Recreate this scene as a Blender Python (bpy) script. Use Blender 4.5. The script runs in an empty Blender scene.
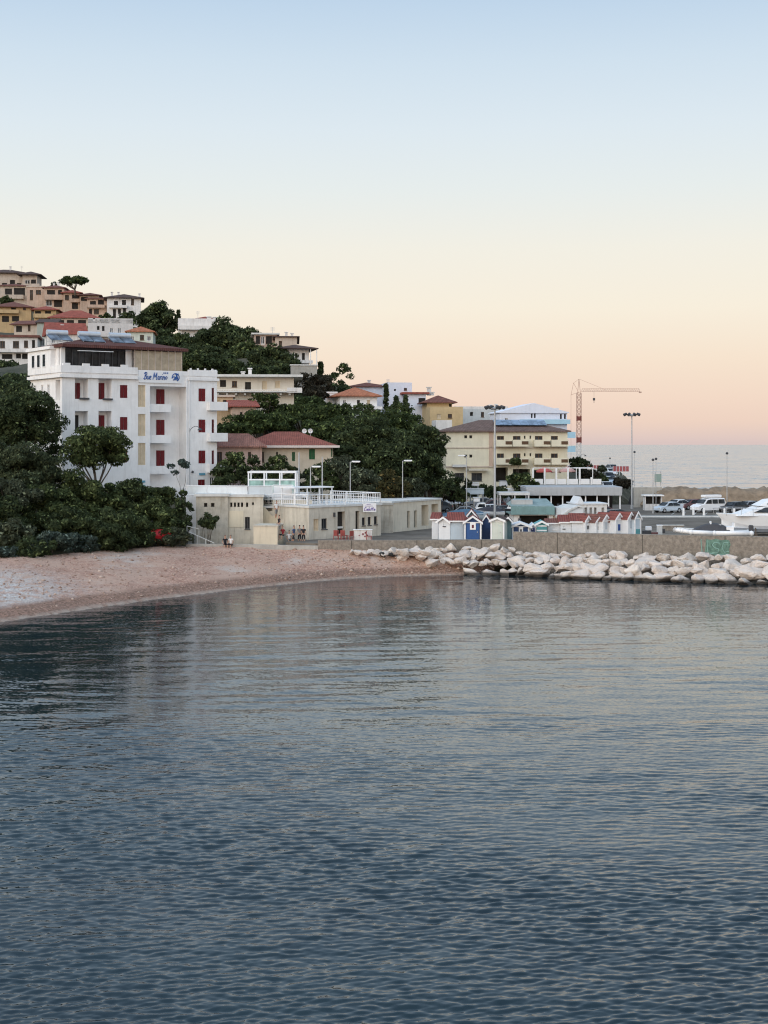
import bpy, bmesh, math, random
import numpy as np
from mathutils import Vector, Matrix
random.seed(7); RNG = np.random.default_rng(7)
S = bpy.context.scene
COL = S.collection
F = 1400.0; H = 12.0; V0 = 443.0            # focal length in pixels, eye height, horizon row
def PX(u, Y): return (u - 384.0) / F * Y
def PZ(v, Y): return H - (v - V0) / F * Y

# ------------------------------------------------------------------ materials
MATS = {}
def nd(nt, t, **kw):
    n = nt.nodes.new(t)
    for k, v in kw.items():
        if hasattr(n, k): setattr(n, k, v)
        else: n.inputs[k.replace('_', ' ')].default_value = v
    return n
def base_mat(name):
    m = bpy.data.materials.new(name); m.use_nodes = True
    nt = m.node_tree; b = nt.nodes['Principled BSDF']
    MATS[name] = m
    return m, nt, b
def mixc(nt, fac, a, b, mode='MIX'):
    n = nt.nodes.new('ShaderNodeMix'); n.data_type = 'RGBA'; n.blend_type = mode
    for s_, v in ((n.inputs[0], fac), (n.inputs[6], a), (n.inputs[7], b)):
        if hasattr(v, 'is_linked') or hasattr(v, 'links'): nt.links.new(v, s_)
        elif isinstance(v, (int, float)): s_.default_value = v
        else: s_.default_value = (*v, 1)
    return n.outputs[2]
def noise(nt, vec, scale, detail=3, rough=.6, lo=None, hi=None, sc3=None):
    if sc3:
        mp = nt.nodes.new('ShaderNodeMapping'); mp.inputs['Scale'].default_value = sc3
        nt.links.new(vec, mp.inputs['Vector']); vec = mp.outputs[0]
    n = nt.nodes.new('ShaderNodeTexNoise'); n.inputs['Scale'].default_value = scale
    n.inputs['Detail'].default_value = detail; n.inputs['Roughness'].default_value = rough
    nt.links.new(vec, n.inputs['Vector'])
    if lo is None: return n.outputs['Fac']
    r = nt.nodes.new('ShaderNodeMapRange'); r.inputs[1].default_value = lo; r.inputs[2].default_value = hi
    nt.links.new(n.outputs['Fac'], r.inputs[0]); return r.outputs[0]
def bump(nt, b, h, strength, dist):
    bm_ = nt.nodes.new('ShaderNodeBump'); bm_.inputs['Strength'].default_value = strength
    bm_.inputs['Distance'].default_value = dist
    nt.links.new(h, bm_.inputs['Height']); nt.links.new(bm_.outputs[0], b.inputs['Normal']); return bm_
def pm(name, col, rough=.85, var=.12, sc=1.2, streak=.0, bmp=.02, bsc=8, metal=0, spec=.3, dirt=(.35, .32, .28)):
    if name in MATS: return MATS[name]
    m, nt, b = base_mat(name)
    tc = nt.nodes.new('ShaderNodeTexCoord'); v = tc.outputs['Object']
    c0 = tuple(max(0, x * (1 - var)) for x in col); c1 = tuple(min(1, x * (1 + var)) for x in col)
    out = mixc(nt, noise(nt, v, sc, 5, .65, .3, .7), c0, c1)
    if streak:
        f = noise(nt, v, 1.6, 4, .7, .5, .85, (1.6, 1.6, .18))
        mm = nt.nodes.new('ShaderNodeMath'); mm.operation = 'MULTIPLY'; mm.inputs[1].default_value = streak
        nt.links.new(f, mm.inputs[0])
        out = mixc(nt, mm.outputs[0], out, tuple(c * d * 1.2 for c, d in zip(col, dirt)))
    nt.links.new(out, b.inputs['Base Color'])
    b.inputs['Roughness'].default_value = rough; b.inputs['Metallic'].default_value = metal
    b.inputs['Specular IOR Level'].default_value = spec
    if bmp: bump(nt, b, noise(nt, v, bsc, 4), .5, bmp)
    return m
def tile_mat(name, col):
    if name in MATS: return MATS[name]
    m, nt, b = base_mat(name)
    tc = nt.nodes.new('ShaderNodeTexCoord'); v = tc.outputs['Object']
    out = mixc(nt, noise(nt, v, 1.1, 5, .7, .3, .7), tuple(x * .62 for x in col), tuple(min(1, x * 1.25) for x in col))
    out = mixc(nt, noise(nt, v, 7, 2, .6, .45, .75), out, tuple(x * .55 + .03 for x in col))
    w = nt.nodes.new('ShaderNodeTexWave'); w.inputs['Scale'].default_value = 1.35; w.inputs['Distortion'].default_value = .4
    nt.links.new(v, w.inputs['Vector'])
    w2 = nt.nodes.new('ShaderNodeTexWave'); w2.bands_direction = 'Y'; w2.wave_profile = 'SAW'; w2.inputs['Scale'].default_value = 1.0
    w2.inputs['Distortion'].default_value = .6; nt.links.new(v, w2.inputs['Vector'])
    s_ = nt.nodes.new('ShaderNodeMath'); s_.operation = 'ADD'
    nt.links.new(w.outputs['Fac'], s_.inputs[0]); nt.links.new(w2.outputs['Fac'], s_.inputs[1])
    bump(nt, b, s_.outputs[0], .8, .05)
    out = mixc(nt, .35, out, mixc(nt, w.outputs['Fac'], (.25, .25, .25), (1, 1, 1)), 'MULTIPLY')
    nt.links.new(out, b.inputs['Base Color']); b.inputs['Roughness'].default_value = .85
    b.inputs['Specular IOR Level'].default_value = .2
    return m
def leaf_mat(name, dark, light, flower=None):
    if name in MATS: return MATS[name]
    m, nt, b = base_mat(name)
    g = nt.nodes.new('ShaderNodeNewGeometry'); tc = nt.nodes.new('ShaderNodeTexCoord')
    rp = g.outputs['Random Per Island']
    out = mixc(nt, rp, dark, light)
    out = mixc(nt, noise(nt, tc.outputs['Object'], .6, 3, .6, .35, .65), out, tuple(x * .6 for x in dark))
    mr = nt.nodes.new('ShaderNodeMath'); mr.operation = 'GREATER_THAN'; mr.inputs[1].default_value = .93
    nt.links.new(rp, mr.inputs[0])
    out = mixc(nt, mr.outputs[0], out, flower or tuple(min(1, x * 1.7) for x in light))
    nt.links.new(out, b.inputs['Base Color'])
    b.inputs['Roughness'].default_value = .75; b.inputs['Specular IOR Level'].default_value = .12
    tr = nt.nodes.new('ShaderNodeBsdfTranslucent'); nt.links.new(out, tr.inputs['Color'])
    mx = nt.nodes.new('ShaderNodeMixShader'); mx.inputs[0].default_value = .3
    nt.links.new(b.outputs[0], mx.inputs[1]); nt.links.new(tr.outputs[0], mx.inputs[2])
    nt.links.new(mx.outputs[0], nt.nodes['Material Output'].inputs['Surface'])
    return m
def glass_mat(name, col=(.03, .035, .04), rough=.12):
    if name in MATS: return MATS[name]
    m, nt, b = base_mat(name)
    tc = nt.nodes.new('ShaderNodeTexCoord')
    out = mixc(nt, noise(nt, tc.outputs['Object'], .9, 2, .6, .35, .7), tuple(c * .5 for c in col), tuple(min(1, c * 1.8) for c in col))
    nt.links.new(out, b.inputs['Base Color'])
    b.inputs['Roughness'].default_value = rough; b.inputs['Specular IOR Level'].default_value = .15
    return m

WHITE = pm('white_plaster', (.83, .815, .80), .8, .07, .7, .34)
WHITE2 = pm('white_plaster_old', (.70, .68, .66), .85, .12, .6, .6)
CREAM = pm('cream_plaster', (.68, .63, .49), .85, .08, .7, .25)
BEIGE = pm('beige_plaster', (.56, .515, .43), .9, .16, .8, .75)
GREYB = pm('grey_beige_plaster', (.42, .39, .33), .9, .22, 1.4, .8, .04, 4)
PEACH = pm('peach_plaster', (.50, .37, .29), .85, .16, .5, .7)
TAN = pm('tan_plaster', (.50, .42, .35), .85, .16, .5, .7)
PINK = pm('pink_plaster', (.62, .36, .30), .85, .10, .8, .3)
YEL = pm('yellow_plaster', (.50, .36, .20), .85, .14, .5, .6)
OCHRE = pm('ochre_plaster', (.52, .39, .22), .85, .13, .8, .3)
LILAC = pm('lilac_white_plaster', (.68, .71, .80), .85, .05, .8, .15)
SKYW = pm('blue_trim', (.38, .58, .70), .8, .06, .8, .15)
CONC = pm('concrete', (.36, .35, .32), .9, .18, 1.0, .5, .02, 10)
LCONC = pm('light_concrete', (.60, .60, .58), .9, .12, 1.0, .4, .02, 10)
REDS = pm('red_shutter_paint', (.15, .012, .016), .55, .15, 3, .0, .0)
GREENS = pm('green_shutter_paint', (.02, .10, .04), .6, .15, 3, .0, .0)
BROWNS = pm('brown_wood', (.10, .055, .03), .7, .2, 3, .0, .0)
BEIGEC = pm('beige_blind', (.60, .50, .36), .8, .12, 2, .2, .0)
WPAINT = pm('white_paint', (.80, .80, .80), .5, .04, 2, .0, .0)
GPAINT = pm('grey_metal', (.42, .43, .44), .45, .08, 2, .0, .0, metal=.3)
DGREY = pm('dark_grey_paint', (.06, .06, .065), .6, .1, 2, .0, .0)
BLACK = pm('black_rubber', (.015, .015, .016), .7, .1, 2, .0, .0)
BARK = pm('bark', (.11, .085, .065), .95, .3, 5, .0, .03, 14)
TILER = tile_mat('red_tiles', (.38, .11, .08))
TILEB = tile_mat('brown_tiles', (.22, .095, .075))
TILED = tile_mat('dark_tiles', (.12, .08, .07))
TILEO = tile_mat('orange_tiles', (.52, .20, .11))
GLASS = glass_mat('dark_glass')
GLASSG = glass_mat('green_glass', (.25, .38, .34), .2)
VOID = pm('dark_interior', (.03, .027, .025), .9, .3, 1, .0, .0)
RED = pm('red_paint', (.45, .02, .025), .45, .1, 3, .0, .0)
BLUEP = pm('deep_blue_paint', (.02, .06, .22), .5, .1, 3, .0, .0)
TEALP = pm('teal_paint', (.10, .30, .32), .6, .12, 2, .2, .0)

# ------------------------------------------------------------------ mesh builder
class MB:
    def __init__(s): s.v = []; s.f = []
    def poly(s, pts):
        n = len(s.v); s.v += [tuple(p) for p in pts]; s.f.append(tuple(range(n, n + len(pts))))
    def box(s, x0, x1, y0, y1, z0, z1):
        if x0 > x1: x0, x1 = x1, x0
        if y0 > y1: y0, y1 = y1, y0
        if z0 > z1: z0, z1 = z1, z0
        n = len(s.v)
        s.v += [(x0,y0,z0),(x1,y0,z0),(x1,y1,z0),(x0,y1,z0),(x0,y0,z1),(x1,y0,z1),(x1,y1,z1),(x0,y1,z1)]
        for q in ((0,3,2,1),(4,5,6,7),(0,1,5,4),(1,2,6,5),(2,3,7,6),(3,0,4,7)): s.f.append(tuple(n + i for i in q))
    def tube(s, p0, p1, r0, r1=None, n=6):
        if r1 is None: r1 = r0
        p0 = Vector(p0); p1 = Vector(p1); d = (p1 - p0)
        if d.length < 1e-6: return
        d.normalize(); a = d.orthogonal().normalized(); b = d.cross(a)
        k = len(s.v)
        for p, r in ((p0, r0), (p1, r1)):
            for i in range(n):
                t = 2 * math.pi * i / n; s.v.append(tuple(p + a * (r * math.cos(t)) + b * (r * math.sin(t))))
        for i in range(n): s.f.append((k + i, k + (i + 1) % n, k + n + (i + 1) % n, k + n + i))
        s.f.append(tuple(k + n - 1 - i for i in range(n))); s.f.append(tuple(k + n + i for i in range(n)))
    def path(s, pts, r, n=5):
        for a, b in zip(pts[:-1], pts[1:]): s.tube(a, b, r, r, n)
    def prism(s, poly, y0, y1):               # poly in (x, z), extruded along y
        n = len(s.v); k = len(poly)
        s.v += [(x, y0, z) for x, z in poly] + [(x, y1, z) for x, z in poly]
        s.f.append(tuple(n + i for i in range(k))); s.f.append(tuple(n + 2 * k - 1 - i for i in range(k)))
        for i in range(k): s.f.append((n + (i + 1) % k, n + i, n + k + i, n + k + (i + 1) % k))
    def lathe(s, prof, n=12, c=(0, 0, 0)):
        k = len(s.v)
        for r, z in prof:
            for i in range(n):
                t = 2 * math.pi * i / n; s.v.append((c[0] + r * math.cos(t), c[1] + r * math.sin(t), c[2] + z))
        for j in range(len(prof) - 1):
            for i in range(n): s.f.append((k + j*n + i, k + j*n + (i+1) % n, k + (j+1)*n + (i+1) % n, k + (j+1)*n + i))
        s.f.append(tuple(k + n - 1 - i for i in range(n)))
        m = k + (len(prof) - 1) * n; s.f.append(tuple(m + i for i in range(n)))
    def loft(s, rings, cap=True):
        k = len(s.v); n = len(rings[0])
        for r in rings: s.v += [tuple(p) for p in r]
        for j in range(len(rings) - 1):
            for i in range(n - 1): s.f.append((k + j*n + i, k + j*n + i + 1, k + (j+1)*n + i + 1, k + (j+1)*n + i))
        if cap:
            s.f.append(tuple(k + n - 1 - i for i in range(n))); m = k + (len(rings) - 1) * n
            s.f.append(tuple(m + i for i in range(n)))
    def build(s, name, mat, parent=None, smooth=False, loc=None, rz=0):
        me = bpy.data.meshes.new(name); me.from_pydata(s.v, [], s.f); me.materials.append(mat)
        if smooth:
            for p in me.polygons: p.use_smooth = True
        me.validate()
        o = bpy.data.objects.new(name, me); COL.objects.link(o)
        if parent is not None: o.parent = parent
        if loc is not None: o.location = loc
        if rz: o.rotation_euler = (0, 0, rz)
        return o
def bevel(o, w, seg=1):
    m = o.modifiers.new('bevel', 'BEVEL'); m.width = w; m.segments = seg; m.limit_method = 'ANGLE'; return o
def tag(o, label=None, cat=None, group=None, kind=None):
    if label: o['label'] = label
    if cat: o['category'] = cat
    if group: o['group'] = group
    if kind: o['kind'] = kind
    return o
def thing(name, label, cat, loc=(0, 0, 0), rz=0, group=None):
    o = bpy.data.objects.new(name, None); COL.objects.link(o); o.empty_display_size = .3
    o.location = loc; o.rotation_euler = (0, 0, rz)
    return tag(o, label, cat, group)
def copy_tree(o, parent=None):
    c = o.copy(); COL.objects.link(c)
    if parent is not None: c.parent = parent
    for ch in [x for x in o.children]: copy_tree(ch, c)
    return c
def np_mesh(name, verts, faces, mat, smooth=False):
    me = bpy.data.meshes.new(name)
    nv, nf, k = len(verts), len(faces), faces.shape[1]
    me.vertices.add(nv); me.vertices.foreach_set('co', verts.astype(np.float32).ravel())
    me.loops.add(nf * k); me.loops.foreach_set('vertex_index', faces.astype(np.int32).ravel())
    me.polygons.add(nf); me.polygons.foreach_set('loop_start', np.arange(0, nf * k, k, dtype=np.int32))
    me.polygons.foreach_set('loop_total', np.full(nf, k, dtype=np.int32))
    if smooth: me.polygons.foreach_set('use_smooth', np.ones(nf, dtype=bool))
    me.update(calc_edges=True); me.materials.append(mat)
    return me

# ------------------------------------------------------------------ terrain control
CTRL = []
def smooth01(t): return np.clip(t, 0, 1) ** 2 * (3 - 2 * np.clip(t, 0, 1))

# ------------------------------------------------------------------ buildings
WINK = {}
class Bld:
    def __init__(s, name, label, cat, uL, uR, YL, th, vb=None, zb=None, depth=8, group=None, ctrl=True):
        s.th = math.radians(th); s.c = (math.cos(s.th), math.sin(s.th)); s.X0 = PX(uL, YL); s.Y0 = YL
        k = (uR - 384.0) / F
        s.w = (k * s.Y0 - s.X0) / (s.c[0] - k * s.c[1]); s.d = depth
        s.zb = zb if zb is not None else PZ(vb, YL)
        s.root = thing(name, label, cat, (s.X0, s.Y0, s.zb), s.th, group)
        s.holes = {'F': [], 'L': [], 'R': []}; s.wins = []
        s.fc = {'F': ((0, 0), (1, 0), (0, -1), s.w), 'L': ((0, s.d), (0, -1), (-1, 0), s.d), 'R': ((s.w, 0), (0, 1), (1, 0), s.d)}
        if ctrl:
            for x, y, dz in ((0, -1, -.3), (s.w, -1, -.3), (s.w / 2, -1, -.3), (0, s.d, .5), (s.w, s.d, .5)):
                CTRL.append((*s.wxy(x, y), s.zb + dz - .9))
    def wxy(s, x, y): return (s.X0 + x * s.c[0] - y * s.c[1], s.Y0 + x * s.c[1] + y * s.c[0])
    def a(s, u, f='F'):
        O, U, N, L = s.fc[f]; ox, oy = s.wxy(*O)
        ux, uy = U[0] * s.c[0] - U[1] * s.c[1], U[0] * s.c[1] + U[1] * s.c[0]
        k = (u - 384.0) / F
        t = (k * oy - ox) / (ux - k * uy); return t, oy + t * uy
    def z(s, u, v, f='F'): return PZ(v, s.a(u, f)[1]) - s.zb
    def op(s, u0, u1, v0, v1, kind='win', f='F', dep=.28):
        um = (u0 + u1) / 2
        s.opm(s.a(u0, f)[0], s.a(u1, f)[0], s.z(um, v1, f), s.z(um, v0, f), kind, f, dep)
    def opm(s, a0, a1, z0, z1, kind='win', f='F', dep=.28):
        L = s.fc[f][3]
        a0 = max(.06, a0); a1 = min(L - .06, a1)
        if a1 - a0 < .15 or z1 - z0 < .15: return
        for h in s.holes[f]:
            if a0 < h[1] + .04 and a1 > h[0] - .04 and z0 < h[3] + .04 and z1 > h[2] - .04: return
        s.holes[f].append((a0, a1, z0, z1, dep)); s.wins.append((f, a0, a1, z0, z1, dep, kind))
    def P(s, f, a, n, z):
        O, U, N, L = s.fc[f]; return (O[0] + U[0] * a + N[0] * n, O[1] + U[1] * a + N[1] * n, z)
    def fbox(s, mb, f, a0, a1, n0, n1, z0, z1):
        p = s.P(f, a0, n0, z0); q = s.P(f, a1, n1, z1); mb.box(p[0], q[0], p[1], q[1], p[2], q[2])
    def part(s, name, mat, f, a0, a1, n0, n1, z0, z1, parent=None):
        mb = MB(); s.fbox(mb, f, a0, a1, n0, n1, z0, z1); return mb.build(name, mat, parent or s.root)
    def ppart(s, name, mat, f, u0, u1, v0, v1, n0, n1, parent=None):
        um = (u0 + u1) / 2
        return s.part(name, mat, f, s.a(u0, f)[0], s.a(u1, f)[0], n0, n1, s.z(um, v1, f), s.z(um, v0, f), parent)
    def walls(s, h, mat, below=3, name='wall', top=True, lbl=None):
        s.h = h; mb = MB(); z0 = -below
        for f in 'FLR':
            O, U, N, L = s.fc[f]
            xs = sorted({0, L} | {v for q in s.holes[f] for v in q[:2]}); zs = sorted({z0, h} | {v for q in s.holes[f] for v in q[2:4]})
            for i in range(len(xs) - 1):
                for j in range(len(zs) - 1):
                    cx, cz = (xs[i] + xs[i+1]) / 2, (zs[j] + zs[j+1]) / 2
                    if any(q[0] < cx < q[1] and q[2] < cz < q[3] for q in s.holes[f]): continue
                    mb.poly([s.P(f, xs[i], 0, zs[j]), s.P(f, xs[i+1], 0, zs[j]), s.P(f, xs[i+1], 0, zs[j+1]), s.P(f, xs[i], 0, zs[j+1])])
            for a0, a1, b0, b1, d in s.holes[f]:
                A = [(a0, b0), (a1, b0), (a1, b1), (a0, b1)]
                for i in range(4):
                    p, q = A[i], A[(i+1) % 4]
                    mb.poly([s.P(f, p[0], 0, p[1]), s.P(f, p[0], -d, p[1]), s.P(f, q[0], -d, q[1]), s.P(f, q[0], 0, q[1])])
                mb.poly([s.P(f, x, -d, z) for x, z in A])
        mb.poly([(s.w, s.d, z0), (0, s.d, z0), (0, s.d, h), (s.w, s.d, h)])
        if top: mb.poly([(0, 0, h), (s.w, 0, h), (s.w, s.d, h), (0, s.d, h)])
        o = mb.build(name, mat, s.root)
        for w in s.wins: s.win(*w)
        return o
    def win(s, f, a0, a1, z0, z1, d, kind):
        if kind == 'void':
            mb = MB(); s.fbox(mb, f, a0 + .02, a1 - .02, -d + .012, -d + .05, z0 + .02, z1 - .02); mb.build('opening', VOID, s.root); return
        if kind == 'open': return
        if kind in ('shut', 'shutg', 'shutb'):
            mat = {'shut': REDS, 'shutg': GREENS, 'shutb': BROWNS}[kind]
            for k in range(2):                       # two louvred leaves
                mb = MB(); b0 = a0 + (a1 - a0) * k / 2 + .02; b1 = b0 + (a1 - a0) / 2 - .04
                s.fbox(mb, f, b0, b1, -.10, -.05, z0 + .02, z1 - .02)
                for i in range(9):
                    zz = z0 + .12 + (z1 - z0 - .24) * i / 9
                    s.fbox(mb, f, b0 + .06, b1 - .06, -.06, -.02, zz, zz + (z1 - z0) * .055)
                mb.build('shutter', mat, s.root)
            return
        fm, gm = {'win': (WPAINT, GLASS), 'winb': (BROWNS, GLASS), 'wind': (DGREY, GLASS), 'blind': (BEIGEC, BEIGEC), 'door': (DGREY, VOID),
                  'wing': (WPAINT, GLASSG), 'winr': (REDS, GLASS)}[kind]
        mb = MB(); t = min(.09, (a1 - a0) * .12); n0, n1 = -.17, -.10
        s.fbox(mb, f, a0, a0 + t, n0, n1, z0, z1); s.fbox(mb, f, a1 - t, a1, n0, n1, z0, z1)
        s.fbox(mb, f, a0 + t, a1 - t, n0, n1, z0, z0 + t); s.fbox(mb, f, a0 + t, a1 - t, n0, n1, z1 - t, z1)
        am = (a0 + a1) / 2; s.fbox(mb, f, am - t / 2, am + t / 2, n0, n1, z0 + t, z1 - t)
        if kind != 'blind' and kind != 'door': s.fbox(mb, f, a0 - .05, a1 + .05, -.02, .07, z0 - .09, z0 - .01)
        o = mb.build('door' if kind == 'door' else 'window', fm, s.root)
        g = MB(); s.fbox(g, f, a0 + .01, a1 - .01, -.20, -.175, z0 + .01, z1 - .01); g.build('pane', gm, o)
    def roof(s, kind, mat, z=None, h=1.2, over=.5, x0=0, x1=None, y0=0, y1=None, parent=None, name='roof', thick=.16):
        z = s.h if z is None else z; x1 = s.w if x1 is None else x1; y1 = s.d if y1 is None else y1
        x0 -= over; x1 += over; y0 -= over; y1 += over; mb = MB()
        if kind == 'flat':
            mb.box(x0, x1, y0, y1, z + .002, z + h)
        else:
            W, D = x1 - x0, y1 - y0; zt = z + .003
            mb.box(x0, x1, y0, y1, zt, zt + thick)
            zz = zt + thick
            c = [(x0, y0, zz), (x1, y0, zz), (x1, y1, zz), (x0, y1, zz)]
            if kind == 'hip':
                if W >= D: r = [(x0 + D / 2, (y0 + y1) / 2, zz + h), (x1 - D / 2 + 1e-3, (y0 + y1) / 2, zz + h)]; ax = 0
                else: r = [((x0 + x1) / 2, y0 + W / 2, zz + h), ((x0 + x1) / 2, y1 - W / 2, zz + h)]; ax = 1
            elif kind == 'gx': r = [(x0, (y0 + y1) / 2, zz + h), (x1, (y0 + y1) / 2, zz + h)]; ax = 0
            elif kind == 'gy': r = [((x0 + x1) / 2, y0, zz + h), ((x0 + x1) / 2, y1, zz + h)]; ax = 1
            elif kind == 'shed': # rises to the back
                r = [(x0, y1, zz + h), (x1, y1, zz + h)]; ax = 2
            if ax == 0:
                mb.poly([c[0], c[1], r[1], r[0]]); mb.poly([c[2], c[3], r[0], r[1]]); mb.poly([c[3], c[0], r[0]]); mb.poly([c[1], c[2], r[1]])
            elif ax == 1:
                mb.poly([c[1], c[2], r[1], r[0]]); mb.poly([c[3], c[0], r[0], r[1]]); mb.poly([c[0], c[1], r[0]]); mb.poly([c[2], c[3], r[1]])
            else:
                mb.poly([c[0], c[1], r[1], r[0]]); mb.poly([c[3], r[0], r[1], c[2]]); mb.poly([c[0], r[0], c[3]]); mb.poly([c[1], c[2], r[1]])
        s.roofo = mb.build(name, mat, parent or s.root); return s.roofo
    def parapet(s, z=None, h=.5, t=.2, mat=None, over=.0):
        z = s.h if z is None else z; mb = MB(); w, d, o = s.w, s.d, over
        mb.box(-o, w + o, -o, t, z + .002, z + h); mb.box(-o, w + o, d - t, d + o, z + .002, z + h)
        mb.box(-o, t, t, d - t, z + .002, z + h); mb.box(w - t, w + o, t, d - t, z + .002, z + h)
        return mb.build('parapet', mat or WHITE, s.root)
    def balcony(s, u0, u1, v0, v1, out=1.1, mat=None, f='F', solid=True, n0=.01):
        um = (u0 + u1) / 2; s.balcm(s.a(u0, f)[0], s.a(u1, f)[0], s.z(um, v1, f), s.z(um, v0, f), out, mat, f, solid, n0)
    def balcm(s, a0, a1, z0, z1, out=1.1, mat=None, f='F', solid=True, n0=.01):
        mat = mat or WHITE; mb = MB()
        s.fbox(mb, f, a0, a1, n0, out, z0, z0 + .16)
        if solid:
            s.fbox(mb, f, a0, a1, out - .12, out, z0 + .16, z1); s.fbox(mb, f, a0, a0 + .1, n0, out - .12, z0 + .16, z1); s.fbox(mb, f, a1 - .1, a1, n0, out - .12, z0 + .16, z1)
            mb.build('balcony', mat, s.root)
        else:
            o = mb.build('balcony', mat, s.root); r = MB()
            s.fbox(r, f, a0, a1, out - .05, out, z1 - .05, z1)
            k = max(2, int((a1 - a0) / .35))
            for i in range(k + 1):
                x = a0 + (a1 - a0 - .04) * i / k; s.fbox(r, f, x, x + .04, out - .05, out - .01, z0 + .16, z1 - .05)
            r.build('railing', GPAINT if solid is None else WPAINT, o)
    def chimney(s, u, vt, w=.5, mat=None, y=None, parent=None):
        x = s.a(u)[0]; y = s.d * .4 if y is None else y
        Yw = s.wxy(x, y)[1]; k = (u - 384) / F
        x = x + (k * Yw - s.wxy(x, y)[0]) / s.c[0]
        zt = PZ(vt, Yw) - s.zb; mb = MB(); mb.box(x - w/2, x + w/2, y - w/2, y + w/2, s.h - .2, zt - .25)
        mb.box(x - w*.7, x + w*.7, y - w*.7, y + w*.7, zt - .16, zt); mb.box(x - w*.3, x + w*.3, y - w*.3, y + w*.3, zt - .25, zt - .16)
        return mb.build('chimney', mat or WHITE2, parent or getattr(s, 'roofo', s.root))
    def antenna(s, u, vt, y=None, parent=None):
        x = s.a(u)[0]; y = s.d * .4 if y is None else y; zt = PZ(vt, s.wxy(x, y)[1]) - s.zb; mb = MB()
        mb.tube((x, y, s.h - .1), (x, y, zt), .04); 
        for k in range(4): mb.tube((x - .4, y, zt - .1 - .18*k), (x + .4, y, zt - .1 - .18*k), .015)
        mb.build('antenna', GPAINT, parent or getattr(s, 'roofo', s.root))
def house(label, uL, uR, Y, th, vt, vb, mat, roof, ops=(), balc=(), depth=8, chim=(), name='house', cat='house', ant=(), below=4, autow=None, ctrl=True, group=None):
    b = Bld(name, label, cat, uL, uR, Y, th, vb=vb, depth=depth, ctrl=ctrl, group=group)
    h = b.z(uL, vt)
    for o in ops: b.op(*o)
    if autow:                                   # side openings not measured in the photo
        for f in ('L', 'R'):
            n = max(1, int(b.d // 3)); lv = max(1, round(h / 3))
            for i in range(n):
                for j in range(lv):
                    a = (i + .5) * b.d / n; zz = h / lv * j + .9
                    b.opm(a - .45, a + .45, zz, min(zz + 1.3, h - .3), autow, f)
    b.walls(h, mat, below)
    for q in balc: b.balcony(*q, mat=mat)
    for r in ([roof] if isinstance(roof, tuple) else roof):
        if r[0] == 'par': b.parapet(h=r[2], mat=r[1])
        else: b.roof(*r[:1], r[1], h=r[2], over=r[3] if len(r) > 3 else .5)
    for c in chim: b.chimney(*c)
    for c in ant: b.antenna(*c)
    return b
# ------------------------------------------------------------------ the seaside hotel
hb = Bld('hotel', 'white four storey seaside hotel with red shutters and a blue script sign', 'hotel', 62, 217, 150, 35, zb=6.6, depth=9.4)
hz = 19.6 - 6.6
for (u0, u1, v0, v1) in ((75, 88, 378.5, 399), (98.5, 111.5, 379, 399.5), (75, 88, 411, 430.5), (98.5, 111.5, 411, 430.5), (75, 88, 443, 462), (98.5, 111.5, 443, 462)):
    a0, a1 = hb.a(u0)[0], hb.a(u1)[0]; um = (u0 + u1) / 2
    hb.opm(a0, a1, hb.z(um, v1), hb.z(um, v0), 'open', 'F', 1.3)
for v0 in (385, 417, 449):
    hb.op(120, 127.5, v0, v0 + 13, 'shut', dep=.16)
for v0 in (385, 414, 443):
    hb.op(138, 145.5, v0, v0 + 22, 'blind', dep=.22)
# the recessed bay with the balconies
a0, a1 = hb.a(150)[0], hb.a(187)[0]
hb.opm(a0, a1, .3, hz - 1.25, 'open', 'F', 2.0)
for v0 in (388.5, 419.5, 450.5): hb.op(198.5, 205.5, v0, v0 + 13, 'shut', dep=.16)
for v0 in (388, 419.5, 450.5): hb.op(211.7, 214.2, v0, v0 + 14, 'winr', dep=.2)
hb.op(198, 205, 479.5, 491, 'shut', dep=.16); hb.op(210, 214.3, 477, 488, 'win', dep=.2)
for k, zz in enumerate((10.2, 7.0)):
    hb.opm(5.2, 5.9, zz, zz + 1.6, 'win', 'L', .25); hb.opm(3.4, 4.0, zz, zz + 1.6, 'win', 'L', .25); hb.opm(1.4, 2.0, zz, zz + 1.6, 'win', 'L', .25)
    hb.opm(7.6, 8.9, zz - .2, zz + 2.0, 'open', 'L', 1.0)
hb.walls(hz, WHITE, 5)
# red doors standing inside the loggias and the bay
def leafdoor(b, a0, a1, z0, z1, n, mat=REDS, f='F'):
    for k in range(2):
        mb = MB(); c0 = a0 + (a1 - a0) * k / 2 + .02; c1 = c0 + (a1 - a0) / 2 - .04
        b.fbox(mb, f, c0, c1, n, n + .06, z0, z1)
        for i in range(12):
            zz = z0 + .15 + (z1 - z0 - .3) * i / 12; b.fbox(mb, f, c0 + .06, c1 - .06, n + .06, n + .085, zz, zz + .1)
        mb.build('shutter', mat, b.root)
for (u0, u1, v0, v1) in ((76, 82.5, 382.5, 399.5), (99.5, 107, 382.5, 400), (99.5, 107, 415, 431), (99.5, 107, 447, 462)):
    um = (u0 + u1) / 2; leafdoor(hb, hb.a(u0)[0] + .1, hb.a(u1)[0] + .25, hb.z(um, v1) + .05, hb.z(um, v0), -1.28)
hb.part('opening', VOID, 'F', hb.a(77)[0], hb.a(83)[0], -1.28, -1.24, hb.z(80, 430) + .03, hb.z(80, 415))
for (u0, v0) in ((75, 399.2), (98.5, 399.8), (75, 430.6), (98.5, 430.8)):
    mb = MB(); A = hb.a(u0 + 4)[0]; Z = hb.z(u0 + 6, v0)
    hb.fbox(mb, 'F', A, A + 1.1, .02, .25, Z - .02, Z + .16); mb.build('planter', DGREY, hb.root)
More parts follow.
